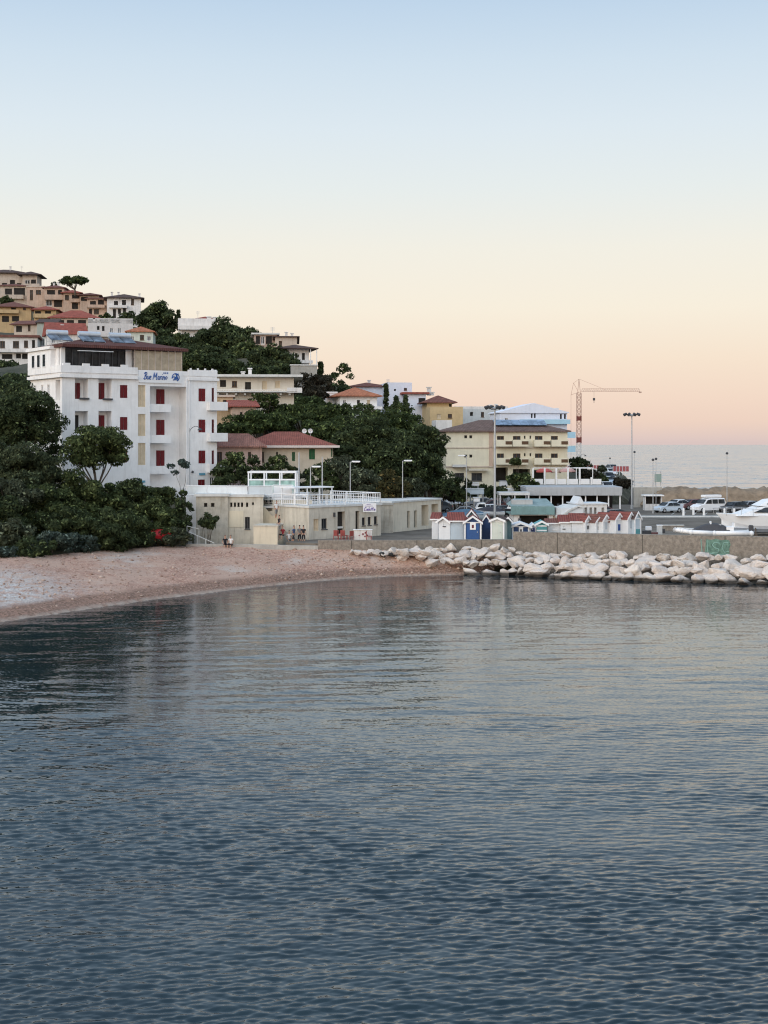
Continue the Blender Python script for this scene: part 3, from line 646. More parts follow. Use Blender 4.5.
# corner building of the beach bar
b = Bld('beach_bar', 'cream beach bar building with tall doors, three small windows and a white roof rail', 'beach bar', 309, 381, 136, 42, zb=2.62, depth=9, ctrl=False)
for o in ((313.5, 318.5, 519, 531, 'blind'), (321.5, 327, 518.5, 529, 'wind')): b.op(*o)
b.op(337.5, 345, 511.5, 534, 'void', dep=.5); b.op(355.5, 359.5, 511, 534, 'void', dep=.4)
for u in (362, 367.8, 374): b.op(u, u + 3.1, 517.5 - (u - 362) * .1, 525.5 - (u - 362) * .1, 'wind')
bh = PZ(508, 136) - 2.62; b.walls(bh, pm('bar_plaster', (.56, .52, .44), .9, .16, .8, .8), 3); b.roof('flat', LCONC, h=.2, over=.1)
for v in (526,): b.part('door_bar', LCONC, 'F', b.a(337.8)[0], b.a(344.5)[0], -.3, -.2, b.z(341, 528.5), b.z(341, 526.5))
b.part('wall_lamp', DGREY, 'F', b.a(333)[0], b.a(334.2)[0], .02, .2, b.z(333, 517), b.z(333, 512.5))
def rail(name, label, pts, z0, h, group, fill='slat', mat=None, step=.33):
    t = thing(name, label, 'railing', (pts[0][0], pts[0][1], z0), 0, group); ox, oy = pts[0]
    m1 = MB(); m2 = MB()
    for (xa, ya), (xb, yb) in zip(pts[:-1], pts[1:]):
        L = math.hypot(xb - xa, yb - ya); n = max(1, int(L / 2)); dx, dy = (xb - xa) / L, (yb - ya) / L
        P = lambda s_, z: (xa - ox + dx * s_, ya - oy + dy * s_, z)
        for i in range(n + 1): m1.tube(P(L * i / n, -.1), P(L * i / n, h), .05)
        m1.tube(P(0, h), P(L, h), .045); m1.tube(P(0, h * .12), P(L, h * .12), .03)
        if fill == 'slat':
            k = int(L / step)
            for i in range(k): m2.tube(P(step * (i + .5), h * .12), P(step * (i + .5), h), .028, n=4)
            m2.tube(P(0, h * .55), P(L, h * .55), .03)
        elif fill == 'panel':
            for i in range(n):
                a, c = L * i / n + .08, L * (i + 1) / n - .08
                p, q = P(a, h * .14), P(c, h * .14); p2, q2 = P(a, h * .95), P(c, h * .95)
                m2.poly([p, q, q2, p2]); m2.poly([(x - dy * .03, y + dx * .03, z) for x, y, z in (p2, q2, q, p)])
    m1.build('rail_frame', WPAINT, t); m2.build('rail_infill', mat or WPAINT, t); return t
p = lambda x, y: b.wxy(x, y)
rail('roof_railing', 'white slatted roof railing round the beach bar', [p(0, 8.5), p(0, .1), p(b.w, .1), p(b.w, 8)], 2.62 + bh + .2, 1.05, 'white railings on the beach buildings')
pal = b
mb = MB(); q = p(b.w * .08, 3.2)
t = thing('roof_structure', 'white open roof frame standing on the beach bar terrace', 'roof frame', (q[0], q[1], 2.62 + bh + .2), b.th, None)
mb = MB(); 
for x in (0, 1.6, 3.2, 4.8):
    for y in (0, 2): mb.box(x, x + .1, y, y + .1, 0, 1.6)
mb.box(-.1, 5, -.1, 2.2, 1.6, 1.72); mb.build('frame', WPAINT, t)
# banner board on the bar: purple script
pb = b.wxy(b.a(361)[0], -.32); Yb = pb[1]
t = thing('banner', 'white banner with slanted purple script hung on the beach bar corner', 'banner', (pb[0], pb[1], PZ(511.5, Yb)), math.radians(12))
mb = MB(); mb.box(0, 1.35, 0, .04, -.05, .82); mb.build('cloth', WPAINT, t)
LET = [[(.5,.8),(.2,.9),(0,.5),(.1,.1),(.45,.1)], [(.9,.5),(.7,.45),(.65,.2),(.85,.1),(.95,.5),(1,.1)], [(1.2,0),(1.3,.95)], [(1.45,.3),(1.7,.4),(1.6,.55),(1.45,.3),(1.6,.08),(1.8,.2)], [(1.95,.1),(2.1,.9)], [(1.9,.6),(2.25,.6)], [(2.3,.1),(2.45,.9)], [(2.2,.6),(2.6,.62)], [(3,.5),(2.8,.45),(2.7,.2),(2.9,.1),(3.05,.5),(3.1,.1)]]
stroke_text(LET, .08, .05, .36, .42, -.03, .022, pm('purple_paint', (.14, .07, .35), .6, .1, 2, 0, 0), t)
stroke_text([[(0, 0), (2.6, 0)], [(.4, .4), (1.8, .4)]], .2, .55, .3, .4, -.03, .016, MATS['purple_paint'], t, 'lettering')
# cream long block
b = Bld('storage_block', 'long plain cream block with two tall dark slots and open bays', 'storage block', 391.5, 441, 147, 58, zb=2.62, depth=8, ctrl=False)
bh2 = PZ(503, 147) - 2.62
b.op(407.3, 409.8, 511, 528, 'void'); b.op(414.3, 416.8, 510.5, 527.5, 'void'); b.op(421.5, 428.5, 505, 526, 'open', dep=1.6); b.op(431.5, 438.3, 504, 525, 'open', dep=1.6)
b.walls(bh2, pm('cream_block', (.66, .60, .49), .9, .1, .8, .6), 3); b.roof('flat', LCONC, h=.18, over=.12)
b = Bld('link_building', 'low grey beige link between the beach bar and the cream block', 'link building', 378, 393, 146, 8, zb=2.62, depth=6, ctrl=False)
b.walls(PZ(505, 146) - 2.62, GREYB, 3); b.roof('flat', CONC, h=.2, over=.1)
# glass terrace pavilion
Yp = 146; x0, x1 = PX(248.5, Yp), PX(295.5, Yp); zt = 6.75
t = thing('glass_pavilion', 'white framed glass pavilion on the terrace in front of the dark bushes', 'pavilion', (x0, Yp, zt), 0)
w = x1 - x0; h = PZ(471.5, Yp) - zt; mb = MB()
for i in range(4):
    x = w * i / 3
    for y in (0, 2.8): mb.box(x - .07, x + .07, y - .07, y + .07, -3, h)
mb.box(-.1, w + .1, -.1, .1, h - .16, h + .02); mb.box(-.1, w + .1, 2.7, 2.9, h - .16, h + .02); mb.box(-.1, .1, .1, 2.7, h - .14, h); mb.box(w - .1, w + .1, .1, 2.7, h - .14, h)
mb.box(0, w, -.05, .05, 1.35, 1.5); mb.build('frame', WPAINT, t)
for i in range(3):
    g = MB(); g.box(w * i / 3 + .08, w * (i + 1) / 3 - .08, -.02, .02, .05, 1.34); g.build('glass_panel', GLASSG, t)
mb = MB(); mb.box(-6.5, w + 1.3, -1.0, 3.6, -.35, -.02); mb.build('deck', WHITE, t)
# terrace walls and rails above the beach buildings
T1 = [(PX(187, 141), 141.0), (PX(248, 139.2), 139.2), (PX(273, 140.2), 140.2)]
rail('terrace_railing', 'white glazed panel railing along the hotel terrace edge', T1, PZ(496, 141), 1.05, 'white railings on the beach buildings', 'panel', pm('milky_panel', (.66, .70, .72), .3, .06, 1, .2, .0))
t = rail('terrace_railing', 'tall white mesh screen over the stairs below the glass pavilion', [(PX(273, 141.5), 141.5), (PX(293, 141.5), 141.5)], PZ(497, 141.5), 1.2, 'white railings on the beach buildings', 'panel')
rail('terrace_railing', 'white slatted railing between the pavilion and the beach bar', [(PX(293, 142.6), 142.6), (PX(318, 142.9), 142.9)], PZ(503, 142.6), 1.0, 'white railings on the beach buildings')
t = thing('terrace_wall', 'low white terrace wall in front of the hotel door', 'wall', (PX(186, 143.5), 143.5, 5.5)); w = PX(220, 143.5) - PX(186, 143.5)
mb = MB(); mb.box(0, w + 1, 0, .25, -3, PZ(487, 143.5) - 5.5); mb.box(0, w + 1, .25, 14, -3, 1.1); mb.build('wall', WHITE, t)
mb = MB(); mb.box(-.05, w + 1.05, -.05, .3, PZ(487, 143.5) - 5.498, PZ(487, 143.5) - 5.42); mb.build('coping', LCONC, t)
CTRL += [(PX(190, 150), 150, 6.2), (PX(215, 152), 152, 6.4), (PX(240, 150), 150, 6.2), (PX(300, 152), 152, 5.4), (PX(340, 155), 155, 4.4), (PX(400, 163), 163, 4), (PX(430, 172), 172, 3.6)]

# ------------------------------------------------------------------ sea walls
RUB = pm('brown_concrete', (.235, .205, .172), .95, .35, 3.5, .6, .10, 4, dirt=(.5, .45, .4))
def wallrun(name, label, pts, z0, z1, t=.8, mat=RUB, cap=.0):
    o = thing(name, label, 'wall', (pts[0][0], pts[0][1], 0)); ox, oy = pts[0]; mb = MB(); n = len(pts)
    L = []; R = []
    for i, (x, y) in enumerate(pts):
        a = pts[max(0, i - 1)]; c = pts[min(n - 1, i + 1)]; dx, dy = c[0] - a[0], c[1] - a[1]; l = math.hypot(dx, dy)
        L.append((x - ox, y - oy)); R.append((x - ox - dy / l * t, y - oy + dx / l * t))
    for i in range(n - 1):
        a, b_, c, d = L[i], L[i + 1], R[i + 1], R[i]
        mb.poly([(*a, z0), (*b_, z0), (*b_, z1), (*a, z1)]); mb.poly([(*c, z0), (*d, z0), (*d, z1), (*c, z1)]); mb.poly([(*a, z1), (*b_, z1), (*c, z1), (*d, z1)])
    for k in (0, -1):
        a, d = L[k], R[k]; mb.poly([(*a, z0), (*a, z1), (*d, z1), (*d, z0)])
    mb.build('wall_body', mat, o)
    if mat is RUB:
        for i in range(n - 1):
            (xa, ya), (xb, yb) = pts[i], pts[i + 1]; l = math.hypot(xb - xa, yb - ya); dx, dy = (xb - xa) / l, (yb - ya) / l; k = int(l / 5.2)
            for j in range(k):
                s_ = l * (j + .5) / k; px, py = xa - ox + dx * s_, ya - oy + dy * s_; nx_, ny_ = dy, -dx; g = MB()
                g.poly([(px + nx_ * .008, py + ny_ * .008, z0), (px + dx * .07 + nx_ * .008, py + dy * .07 + ny_ * .008, z0), (px + dx * .07 + nx_ * .008, py + dy * .07 + ny_ * .008, z1 - .02), (px + nx_ * .008, py + ny_ * .008, z1 - .02)])
                g.build('wall_joint', pm('dark_joint', (.09, .078, .065), .95, .2, 3, 0, 0), o)  # thin darker strip marks each panel joint
    return o
wt = wallrun('quay_wall', 'high brown stained concrete quay wall with teal graffiti behind the boulders', [(12.1, 131.2), (20, 128.6), (34, 124.3), (60, 117), (95, 107)], -1, 3.67)
wallrun('quay_wall', 'lower stretch of brown concrete wall between the beach bar and the huts', [(PX(318, 130.4), 130.4), (0, 130.3), (12.097, 131.18)], .5, 2.94)
wallrun('kerb_wall', 'thin dark kerb wall where the shingle meets the beach buildings', [(PX(186, 133), 133), (PX(250, 132.2), 132.2), (PX(318, 130.42), 130.4)], 1, 2.42, .35, CONC)
# graffiti on the quay wall
dx, dy = 14, -4.3; ll = math.hypot(dx, dy); gx = PX(702.5, 125.8); 
tpar = (gx - 20) / 14; gy = 128.6 - 4.3 * tpar; ang = math.atan2(-4.3, 14)
gr = bpy.data.objects.new('graffiti', None)
bpy.data.objects.remove(gr)
mb = MB(); n = (-4.3 / ll, -14 / ll)
TEAL = pm('teal_spray', (.115, .20, .16), .85, .5, 4, .3, .0); TEAL2 = pm('pale_teal_spray', (.22, .36, .31), .85, .2, 3, .0, .0)
def gp(s_, z): return (gx - 12.1 + dx / ll * s_, gy - 131.2 + dy / ll * s_, z)
mb.poly([tuple(c + d for c, d in zip(gp(s_, z), (n[0] * .01, n[1] * .01, 0))) for s_, z in ((.22, 2.1), (.5, 1.9), (.9, 1.98), (1.3, 1.84), (1.9, 1.95), (2.2, 1.9), (2.42, 2.15), (2.36, 2.5), (2.5, 2.9), (2.38, 3.3), (2.1, 3.36), (1.7, 3.28), (1.2, 3.42), (.8, 3.3), (.35, 3.36), (.3, 2.8))])
gpatch = mb.build('graffiti', TEAL, wt)
mb = MB()
for st in [[(-.1, 3.3), (.02, 2.0)], [(-.1, 3.3), (-.02, 3.28)], [(.45, 3.25), (.5, 2.2)], [(1.55, 3.0), (1.1, 3.1), (.9, 2.85), (1.1, 2.6), (1.45, 2.5), (1.4, 2.2), (.9, 2.15)], [(2.3, 3.05), (1.9, 3.1), (1.75, 2.6), (1.95, 2.2), (2.35, 2.3)], [(.6, 2.1), (1.3, 2.0), (2.3, 2.05)]]:
    for p_, q_ in zip(st[:-1], st[1:]):
        a, c = Vector(gp(*p_)), Vector(gp(*q_)); mb.tube(a + Vector((n[0], n[1], 0)) * .01, c + Vector((n[0], n[1], 0)) * .01, .045)
mb.build('lettering', TEAL2, gpatch)
# ------------------------------------------------------------------ beach huts behind the quay wall
QZ = 2.6
HR_ = tile_mat('hut_roof_tiles', (.27, .085, .07)); TILER_, TILER = TILER, HR_
def hut(label, uL, uR, Y, th, ve, vp, wm, rm, kind='gable',  depth=2.6, ops=(), door=None, trim=None, name='beach_hut', zb=QZ, over=.18):
    b = Bld(name, label, 'beach hut', uL, uR, Y, th, zb=zb, depth=depth, group='beach huts behind the quay wall', ctrl=False)
    h = b.z((uL + uR) / 2, ve); hp = b.z((uL + uR) / 2, vp) - h
    for o in ops: b.op(*o[:5], dep=.06, **({'f': o[5]} if len(o) > 5 else {}))
    b.walls(h, wm, .3, top=False)
    if kind == 'side':
        b.h = h; b.roof('gx', rm, h=hp, over=over, thick=.06)
        mb = MB(); mb.box(-over, b.w + over, -over - .04, -over - .003, h - .06, h + .07); mb.build('verge_board', WPAINT, b.root); return b
    mb = MB(); w, d = b.w, b.d
    mb.prism([(0, h), (w, h), (w / 2, h + hp)], 0, .06); mb.prism([(0, h), (w, h), (w / 2, h + hp)], d - .06, d); mb.build('gable', wm, b.root)
    mb = MB(); o = over; t = .07; k = hp / (w / 2)
    for sgn in (-1, 1):
        x = lambda q: w / 2 + sgn * q
        e = w / 2 + o; pts = [(x(0), h + hp + .01), (x(e), h + hp - k * e + .01), (x(e), h + hp - k * e + t), (x(0), h + hp + t + .01)]
        mb.prism(pts if sgn > 0 else pts[::-1], -o, d + o)
    b.h = h; mb.build('roof', rm, b.root)
    mb = MB()                                    # white verge boards
    for sgn in (-1, 1):
        e = w / 2 + o; x = lambda q: w / 2 + sgn * q
        pts = [(x(0), h + hp - .10), (x(e), h + hp - k * e - .12), (x(e), h + hp - k * e + t + .02), (x(0), h + hp + t + .03)]
        mb.prism(pts if sgn > 0 else pts[::-1], -o - .05, -o - .005)
    mb.build('verge_board', trim or WPAINT, b.root)
    if trim is not None or door is not None:
        mb = MB()
        for x0_, x1_ in ((-.04, .10), (w - .10, w + .04)): mb.box(x0_, x1_, -.05, -.006, 0, h)
        mb.box(.10, w - .10, -.05, -.006, h - .1, h); mb.build('corner_board', WPAINT, b.root)
    if door:
        a0, a1, z1, dm = door; o_ = b.part('door', dm, 'F', w * a0, w * a1, .006, .05, .05, h * z1)
        b.part('handle', GPAINT, 'F', w * a1 - .2, w * a1 - .12, .05, .10, .9, 1.0, o_)
    return b
HW = pm('hut_white', (.66, .68, .70), .6, .05, 2, .12); HL = pm('hut_pale_blue', (.48, .56, .62), .6, .06, 2, .1); HG = pm('hut_pale_green', (.58, .62, .56), .6, .05, 2, .12)
HB = pm('hut_navy', (.025, .06, .16), .55, .1, 2, .0); HT = pm('hut_teal_grey', (.10, .17, .19), .6, .1, 2, .0)
b = hut('white hut with a small dark window at the seaward end of the red roofed row', 438.5, 450, 134.5, -38, 521.5, 517.5, HW, TILER, depth=3.2, ops=[(443.4, 445.6, 521.8, 526, 'wind')])
b = hut('pale blue hut with twin narrow shutters between a white hut and the navy hut', 450.6, 463.8, 133.6, 2, 521.3, 513.5, HL, TILER, 'side', depth=3.0, ops=[(454.2, 455.6, 527.5, 532.5, 'wing'), (456.6, 458, 527.5, 532.5, 'wing')])
hut('low white lean hut with a dark red roof beside the white windowed hut', 431.8, 438, 137, -10, 519.5, 513.5, HW, TILER, 'side', depth=2.6)
b = hut('navy blue hut with a white framed gable and a white hatch holding a red square', 464.6, 481, 133.0, -4, 522, 516.5, HB, TILER, door=(.12, .88, .93, pm('hut_navy_door', (.03, .09, .25), .5, .1, 2, 0, 0)), trim=WPAINT, depth=2.6)
b.part('hatch', WPAINT, 'F', b.w * .33, b.w * .68, .055, .1, b.h * .62, b.h * .97); b.part('hatch_panel', pm('dark_red_panel', (.12, .02, .03), .5, .1, 2, 0, 0), 'F', b.w * .44, b.w * .56, .1, .125, b.h * .7, b.h * .86)
hut('small hut with a red roof and white gable rising just behind the navy hut', 466, 477, 138.5, -4, 517, 510.5, HT, TILER, depth=3, trim=WPAINT)
hut('navy sided hut with a red roof between the navy hut and the pale green hut', 482, 490.5, 135, -6, 521.5, 515.5, HB, TILER, depth=2.8)
hut('pale green hut with a faint door and a brown roof', 491, 504, 132.8, -14, 520.5, 518, HG, TILED, depth=2.8, door=(.55, .85, .8, pm('hut_door', (.55, .60, .54), .6, .05, 2, 0)))
hut('brown roofed teal hut standing in for the dark side of the pale green hut', 504.6, 511.5, 134.4, -4, 521, 517.5, HT, TILED, depth=2.4)  # separate hut drawn for the dark side of its green neighbour
b = hut('navy hut with a curved white arched front and a round white hatch', 512.5, 529, 135.5, -3, 526, 523, HB, HW, depth=2.4, trim=WPAINT, over=.3)
b.part('hatch', WPAINT, 'F', b.w * .38, b.w * .64, .06, .1, b.h * .35, b.h * .99); b.part('hatch_panel', DGREY, 'F', b.w * .46, b.w * .56, .1, .12, b.h * .55, b.h * .78)
hut('narrow violet blue hut squeezed beside the arched navy hut', 530, 536, 137, -3, 526.5, 524, pm('hut_violet', (.12, .12, .34), .6, .1, 2, 0), HL, depth=2.2, door=(.3, .7, .85, HB))
b = hut('turquoise hut with horizontal white bands', 536.6, 547, 136.6, -3, 524, 521.5, TEALP, TEALP, depth=2.2)
mb = MB()
for k in range(3): mb.box(.02, b.w - .02, -.03, -.006, b.h - .25 - .45 * k, b.h - .12 - .45 * k)
mb.build('band', WPAINT, b.root)
hut('white hut with a thin dark red roof and one green window', 547.5, 560, 137.5, 0, 523.5, 519.5, HW, TILEB, 'side', depth=2.2, ops=[(553, 556.5, 526.5, 529.5, 'wing')])
hut('white hut with a little square window beneath the broad bright red roof', 560.5, 571, 137, -3, 522.5, 516, HW, TILER, 'side', depth=3, ops=[(563, 565, 526, 528.5, 'wind')])
b = hut('white hut with a navy door beneath the broad bright red roof', 571.5, 584.5, 136.8, -3, 522, 514.5, HW, TILER, 'side', depth=3, door=(.05, .28, .9, HB))
specs = [('narrow white gabled hut with one round window at the end of the bright red roof', 585, 590.8, 136.4, 521, 516.5, HW, TILER, None),
 ('narrow dark teal hut standing in for a dark hut side in the gabled row', 591.4, 595, 138, 523, 521.3, HT, TILED, None),  # narrow hut drawn where a neighbour shows its dark side
 ('white gabled hut with a grey arched side beside the dark teal gap', 595.5, 602, 136, 522, 517.8, HW, TILEB, None),
 ('white hut with a tall peak and brown red roof, third peak of the gabled row', 602.6, 609.5, 135.7, 520.5, 515.3, HW, TILEB, 'g'),
 ('navy gabled stand-in for a dark hut side with white verge between two white huts', 610.1, 614.8, 136, 521.5, 518, HB, TILEB, None),  # navy colour and narrow shape stand for a dark hut side
 ('white hut with a blue shield shaped mark under its tall peak', 615.4, 622.6, 135.4, 519, 513.7, HW, TILER, 'b'),
 ('pale blue hut with a small navy door in the gabled row', 623.2, 627, 136.4, 521, 518, HL, TILER, 'd'),
 ('white hut with pale blue sides and a tall steep peak near the row end', 627.5, 634, 135.2, 518.5, 512.8, HW, TILER, 'g'),
 ('last hut of the row, white with a teal base and dark roof', 634.6, 640.6, 135.2, 518, 512.3, HL, TILED, 't')]
for lab, u0, u1, Y, ve, vp, wm, rm, ex in specs:
    b = hut(lab, u0, u1, Y, 36, ve, vp, wm, rm, depth=2.7 if rm is not TILED else 1.4, trim=WPAINT, over=.1)
    if ex == 'b': b.part('painted_mark', BLUEP, 'F', b.w * .35, b.w * .65, .01, .04, b.h * .45, b.h * .75)
    elif ex == 'd': b.part('door', HB, 'F', b.w * .2, b.w * .8, .01, .04, 0, b.h * .5)
    elif ex == 't': b.part('base_board', TEALP, 'F', .12, b.w - .12, .01, .04, 0, b.h * .5)
    elif ex == 'g': b.part('window', pm('pale_grey_glass', (.40, .45, .5), .3, .05, 1, 0, 0), 'F', b.w * .38, b.w * .62, .01, .04, b.h * .55, b.h * .9)
    else: b.part('window', DGREY, 'F', b.w * .35, b.w * .6, .01, .04, b.h * .55, b.h * .75)

# ------------------------------------------------------------------ harbour buildings
b = Bld('kiosk', 'turquoise roofed kiosk with white corner posts behind the arched navy hut', 'kiosk', 514, 562, 158, 1, zb=QZ, depth=5, ctrl=False)
b.op(519.5, 549, 515.5, 527, 'void', dep=1.6); b.op(553, 556, 516, 525, 'blind'); b.walls(b.z(530, 514.5), WHITE2, .5)
mb = MB(); h = b.h
mb.box(-.4, b.a(554)[0], -.5, -.35, h + .01, h + .95); mb.box(-.4, b.a(554)[0], -.34, 5.2, h + .01, h + .12); mb.build('fascia', pm('turquoise_metal', (.17, .28, .28), .5, .15, 1.5, .3, .0), b.root)
mb = MB(); x1 = b.a(554)[0]
mb.poly([(-.4, -.34, h + .96), (x1, -.34, h + .96), (x1 - .5, 2.6, h + 1.7), (.2, 2.6, h + 1.7)]); mb.poly([(x1, 5.2, h + .96), (-.4, 5.2, h + .96), (.2, 2.6, h + 1.7), (x1 - .5, 2.6, h + 1.7)])
mb.poly([(-.4, 5.2, h + .96), (-.4, -.34, h + .96), (.2, 2.6, h + 1.7)]); mb.poly([(x1, -.34, h + .96), (x1, 5.2, h + .96), (x1 - .5, 2.6, h + 1.7)]); mb.build('roof', pm('turquoise_roof', (.22, .30, .30), .6, .18, 1.2, .4), b.root)
b.part('roof_box', pm('grey_sheet', (.42, .43, .43), .8, .12, 1, .4), 'F', b.a(514)[0] - .2, b.a(533)[0], -1.6, -.3, h + .97, h + 1.65)
b = Bld('harbour_store', 'white harbour store with a slanting roof and a narrow dark doorway', 'store', 561, 583, 156, 10, zb=QZ, depth=5, ctrl=False)
b.op(562, 564, 514.5, 520, 'void'); b.walls(b.z(575, 508), HW, .5, top=False)
mb = MB(); mb.prism([(-.1, b.h - 1.1), (b.w * .4, b.h - .3), (b.w * .75, b.h + .1), (b.w + .1, b.h + .1), (b.w + .1, b.h + .2), (b.w * .75, b.h + .25), (b.w * .38, b.h - .1), (-.1, b.h - .9)], -.2, 5.2); mb.build('roof', LCONC, b.root)
b = Bld('harbour_store', 'white store with a gable and four tall arched niches beside parked cars', 'store', 576, 607, 160, 6, zb=QZ, depth=4, ctrl=False)
for u in (584.5, 589.5, 594, 601.5): b.op(u, u + 2.6, 507.5, 515.5, 'open', dep=.6)
b.walls(b.z(590, 504.5), WHITE2, .5); b.roof('flat', HW, h=.15, over=.15)
mb = MB(); g0, g1 = b.a(577)[0], b.a(584)[0]; mb.prism([(g0, b.h + .16), (g1, b.h + .16), ((g0 + g1) / 2, b.h + .9)], -.1, 3.5); mb.build('gable', HW, b.root)
# long white canopy of the yard restaurant
t = thing('canopy', 'long flat white canopy over the dark open sided restaurant yard', 'canopy', (PX(527, 186), 186, QZ)); w = PX(622, 186) - PX(527, 186)
z1 = PZ(487, 186) - QZ; z0 = PZ(495.5, 186) - QZ
mb = MB(); mb.box(0, w, 0, .3, z0, z1 - .1); mb.box(-.1, w + .1, .31, 8, z0 + .4, z1); mb.build('roof', pm('canopy_white', (.40, .41, .42), .8, .10, .8, .45), t)
for i in range(9): mb = MB(); x = .2 + (w - .4) * i / 8; mb.box(x - .08, x + .08, .35, .5, 0, z0 + .4); mb.build('post', WPAINT, t)
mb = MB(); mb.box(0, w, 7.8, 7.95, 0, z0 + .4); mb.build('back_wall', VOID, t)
t = thing('canopy', 'small white canopy frame between the tall mast and the turquoise kiosk', 'canopy', (PX(499, 182), 182, QZ)); w = PX(530, 182) - PX(499, 182); z1 = PZ(492.5, 182) - QZ
mb = MB(); mb.box(0, w, 0, 4, z1 - .35, z1); mb.poly([(w - 1.5, 0, z1 + .9), (w + 1, 0, z1 + .02), (w + 1, .2, z1 + .02), (w - 1.5, .2, z1 + .95)]); mb.build('roof', LCONC, t)
for x in (.1, w / 2, w - .2):
    for y in (.1, 3.8): mb = MB(); mb.box(x, x + .12, y, y + .12, 0, z1 - .35); mb.build('post', WPAINT, t)
# upper terrace with umbrellas
Y = 206; t = thing('restaurant_terrace', 'restaurant terrace with white panels between posts above the long canopy', 'terrace', (PX(533, Y), Y, QZ)); w = PX(603, Y) - PX(533, Y)
zt = PZ(484, Y) - QZ; mb = MB(); mb.box(-.5, w, .1, 7, -2, zt - .1); mb.build('terrace_base', CONC, t)
for i in range(6):
    mb = MB(); x = w * i / 6; mb.box(x + .15, x + w / 6 - .25, -.05, .05, zt - .05, zt + .75); mb.build('panel', WPAINT, t)
for i in range(6): mb = MB(); x = w * i / 6; mb.box(x - .12, x + .12, -.1, .12, zt - .1, zt + (2.3 if i < 5 else 1)); mb.build('post', WPAINT, t)
mb = MB(); mb.box(0, w * 5 / 6, -.04, .06, zt + 2.302, zt + 2.42); mb.build('beam', WPAINT, t)
CTRL += [(PX(533, 205), 205, 2.0), (PX(603, 205), 205, 2.0), (PX(570, 214), 214, 4.6), (PX(603, 214), 214, 4.2)]
def parasol(lab, u, v, Y, r, mat, vb):
    zc = PZ(v, Y); zb_ = PZ(vb, Y); t = thing('parasol', lab, 'parasol', (PX(u, Y), Y, zb_), 0, 'parasols on the restaurant terrace'); h = zc - zb_
    mb = MB(); mb.tube((0, 0, 0), (0, 0, h), .04); mb.build('pole', WPAINT, t)
    mb = MB(); n = 8; top = (0, 0, h + .05)
    c = [(r * math.cos(k * math.pi / 4 + .39), r * math.sin(k * math.pi / 4 + .39), h - .6) for k in range(n)]
    for k in range(n):
        a, d = c[k], c[(k + 1) % n]; mb.poly([top, a, d]); mb.poly([a, (a[0], a[1], a[2] - .22), (d[0], d[1], d[2] - .22), d])
    o = mb.build('canopy', mat, t); m = o.modifiers.new('thick', 'SOLIDIFY'); m.thickness = .02
DR = pm('faded_red_cloth', (.45, .10, .09), .9, .1, 2, .1, 0); DP = pm('dusty_pink_cloth', (.50, .30, .27), .9, .1, 2, .1, 0); DT = pm('tan_cloth', (.42, .33, .26), .9, .1, 2, .1, 0)
parasol('faded red parasol on the restaurant terrace beside the round dark shrub', 544, 466.8, 210, 1.25, DR, 484); parasol('tan parasol between the faded red and the pink parasol', 556, 467.5, 211, .8, DT, 484)
parasol('dusty pink parasol on the restaurant terrace near the white awning', 567.5, 466.5, 210, 1.25, DP, 484)
# side awning
t = thing('awning', 'thin white awning on posts at the far end of the restaurant terrace', 'awning', (PX(576, 209), 209, 4.6)); mb = MB(); z1 = PZ(468.5, 209) - 4.6
mb.box(0, 2.6, 0, 3, z1, z1 + .12); mb.build('sheet', WPAINT, t); mb = MB(); 
for x in (.05, 2.5): mb.box(x - .05, x + .05, 0, .1, -.3, z1)
mb.build('post', WPAINT, t)

# ------------------------------------------------------------------ lamps, masts, crane
def lamp(lab, u, vt, vb, Y, head='flat', r=.07, group='street lamps', zb=None, cat='street lamp', name='street_lamp', hd=1):
    zb = PZ(vb, Y) if zb is None else zb; h = PZ(vt, Y) - zb
    t = thing(name, lab, cat, (PX(u, Y), Y, zb), 0, group)
    mb = MB(); mb.tube((0, 0, -.5), (0, 0, h), r, r * .6, 8); mb.tube((0, 0, -.3), (0, 0, .5), r * 1.6, r * 1.5, 8); mb.build('pole', GPAINT if head != 'wood' else BARK, t)
    if head == 'flat':
        mb = MB(); mb.tube((0, 0, h - .02), (hd * .35, -.1, h + .04), .035); mb.build('arm', GPAINT, t)
        mb = MB(); mb.box(hd * .15, hd * 1.05, -.28, .05, h - .02, h + .12); o = mb.build('lamp_head', WPAINT, t); bevel(o, .04)
        mb = MB(); mb.box(hd * .3, hd * .95, -.24, .0, h - .05, h - .021); mb.build('lens', pm('lens', (.6, .6, .58), .3, .03, 1, 0, 0), o)
    elif head == 'crown':
        mb = MB(); mb.lathe([(.12, -.2), (.5, -.1), (.5, .05), (.12, .12)], 12, (0, 0, h)); mb.build('ring', GPAINT, t)
        for k in range(8):
            a = k * math.pi / 4 + .2; c, s_ = math.cos(a), math.sin(a); mb = MB(); mb.tube((.4 * c, .4 * s_, h), (.8 * c, .8 * s_, h + .05), .03)
            for dz in (0,):
                p = Vector((1.0 * c, 1.0 * s_, h + .05)); mb.tube(p + Vector((-.22 * c, -.22 * s_, .14)), p + Vector((.22 * c, .22 * s_, -.05)), .18, .22, 6)
            mb.build('floodlight', DGREY, t)
    elif head == 'swan':
        mb = MB(); pts = [(0, 0, h - .5)] + [(hd * (.1 + .25 * i), 0, h - .15 + .35 * math.sin(i * .7)) for i in range(5)]
        mb.path(pts, .03); mb.build('arm', DGREY, t); e = pts[-1]
        mb = MB(); mb.lathe([(.05, .1), (.28, -.12), (.22, -.16)], 10, (e[0], 0, e[2] - .05)); mb.build('lamp_shade', DGREY, t)
    elif head == 'ball':
        mb = MB(); mb.lathe([(.04, 0), (.16, .05), (.2, .18), (.12, .3), (.02, .34)], 10, (0, 0, h)); mb.build('globe', DGREY, t)
    return t
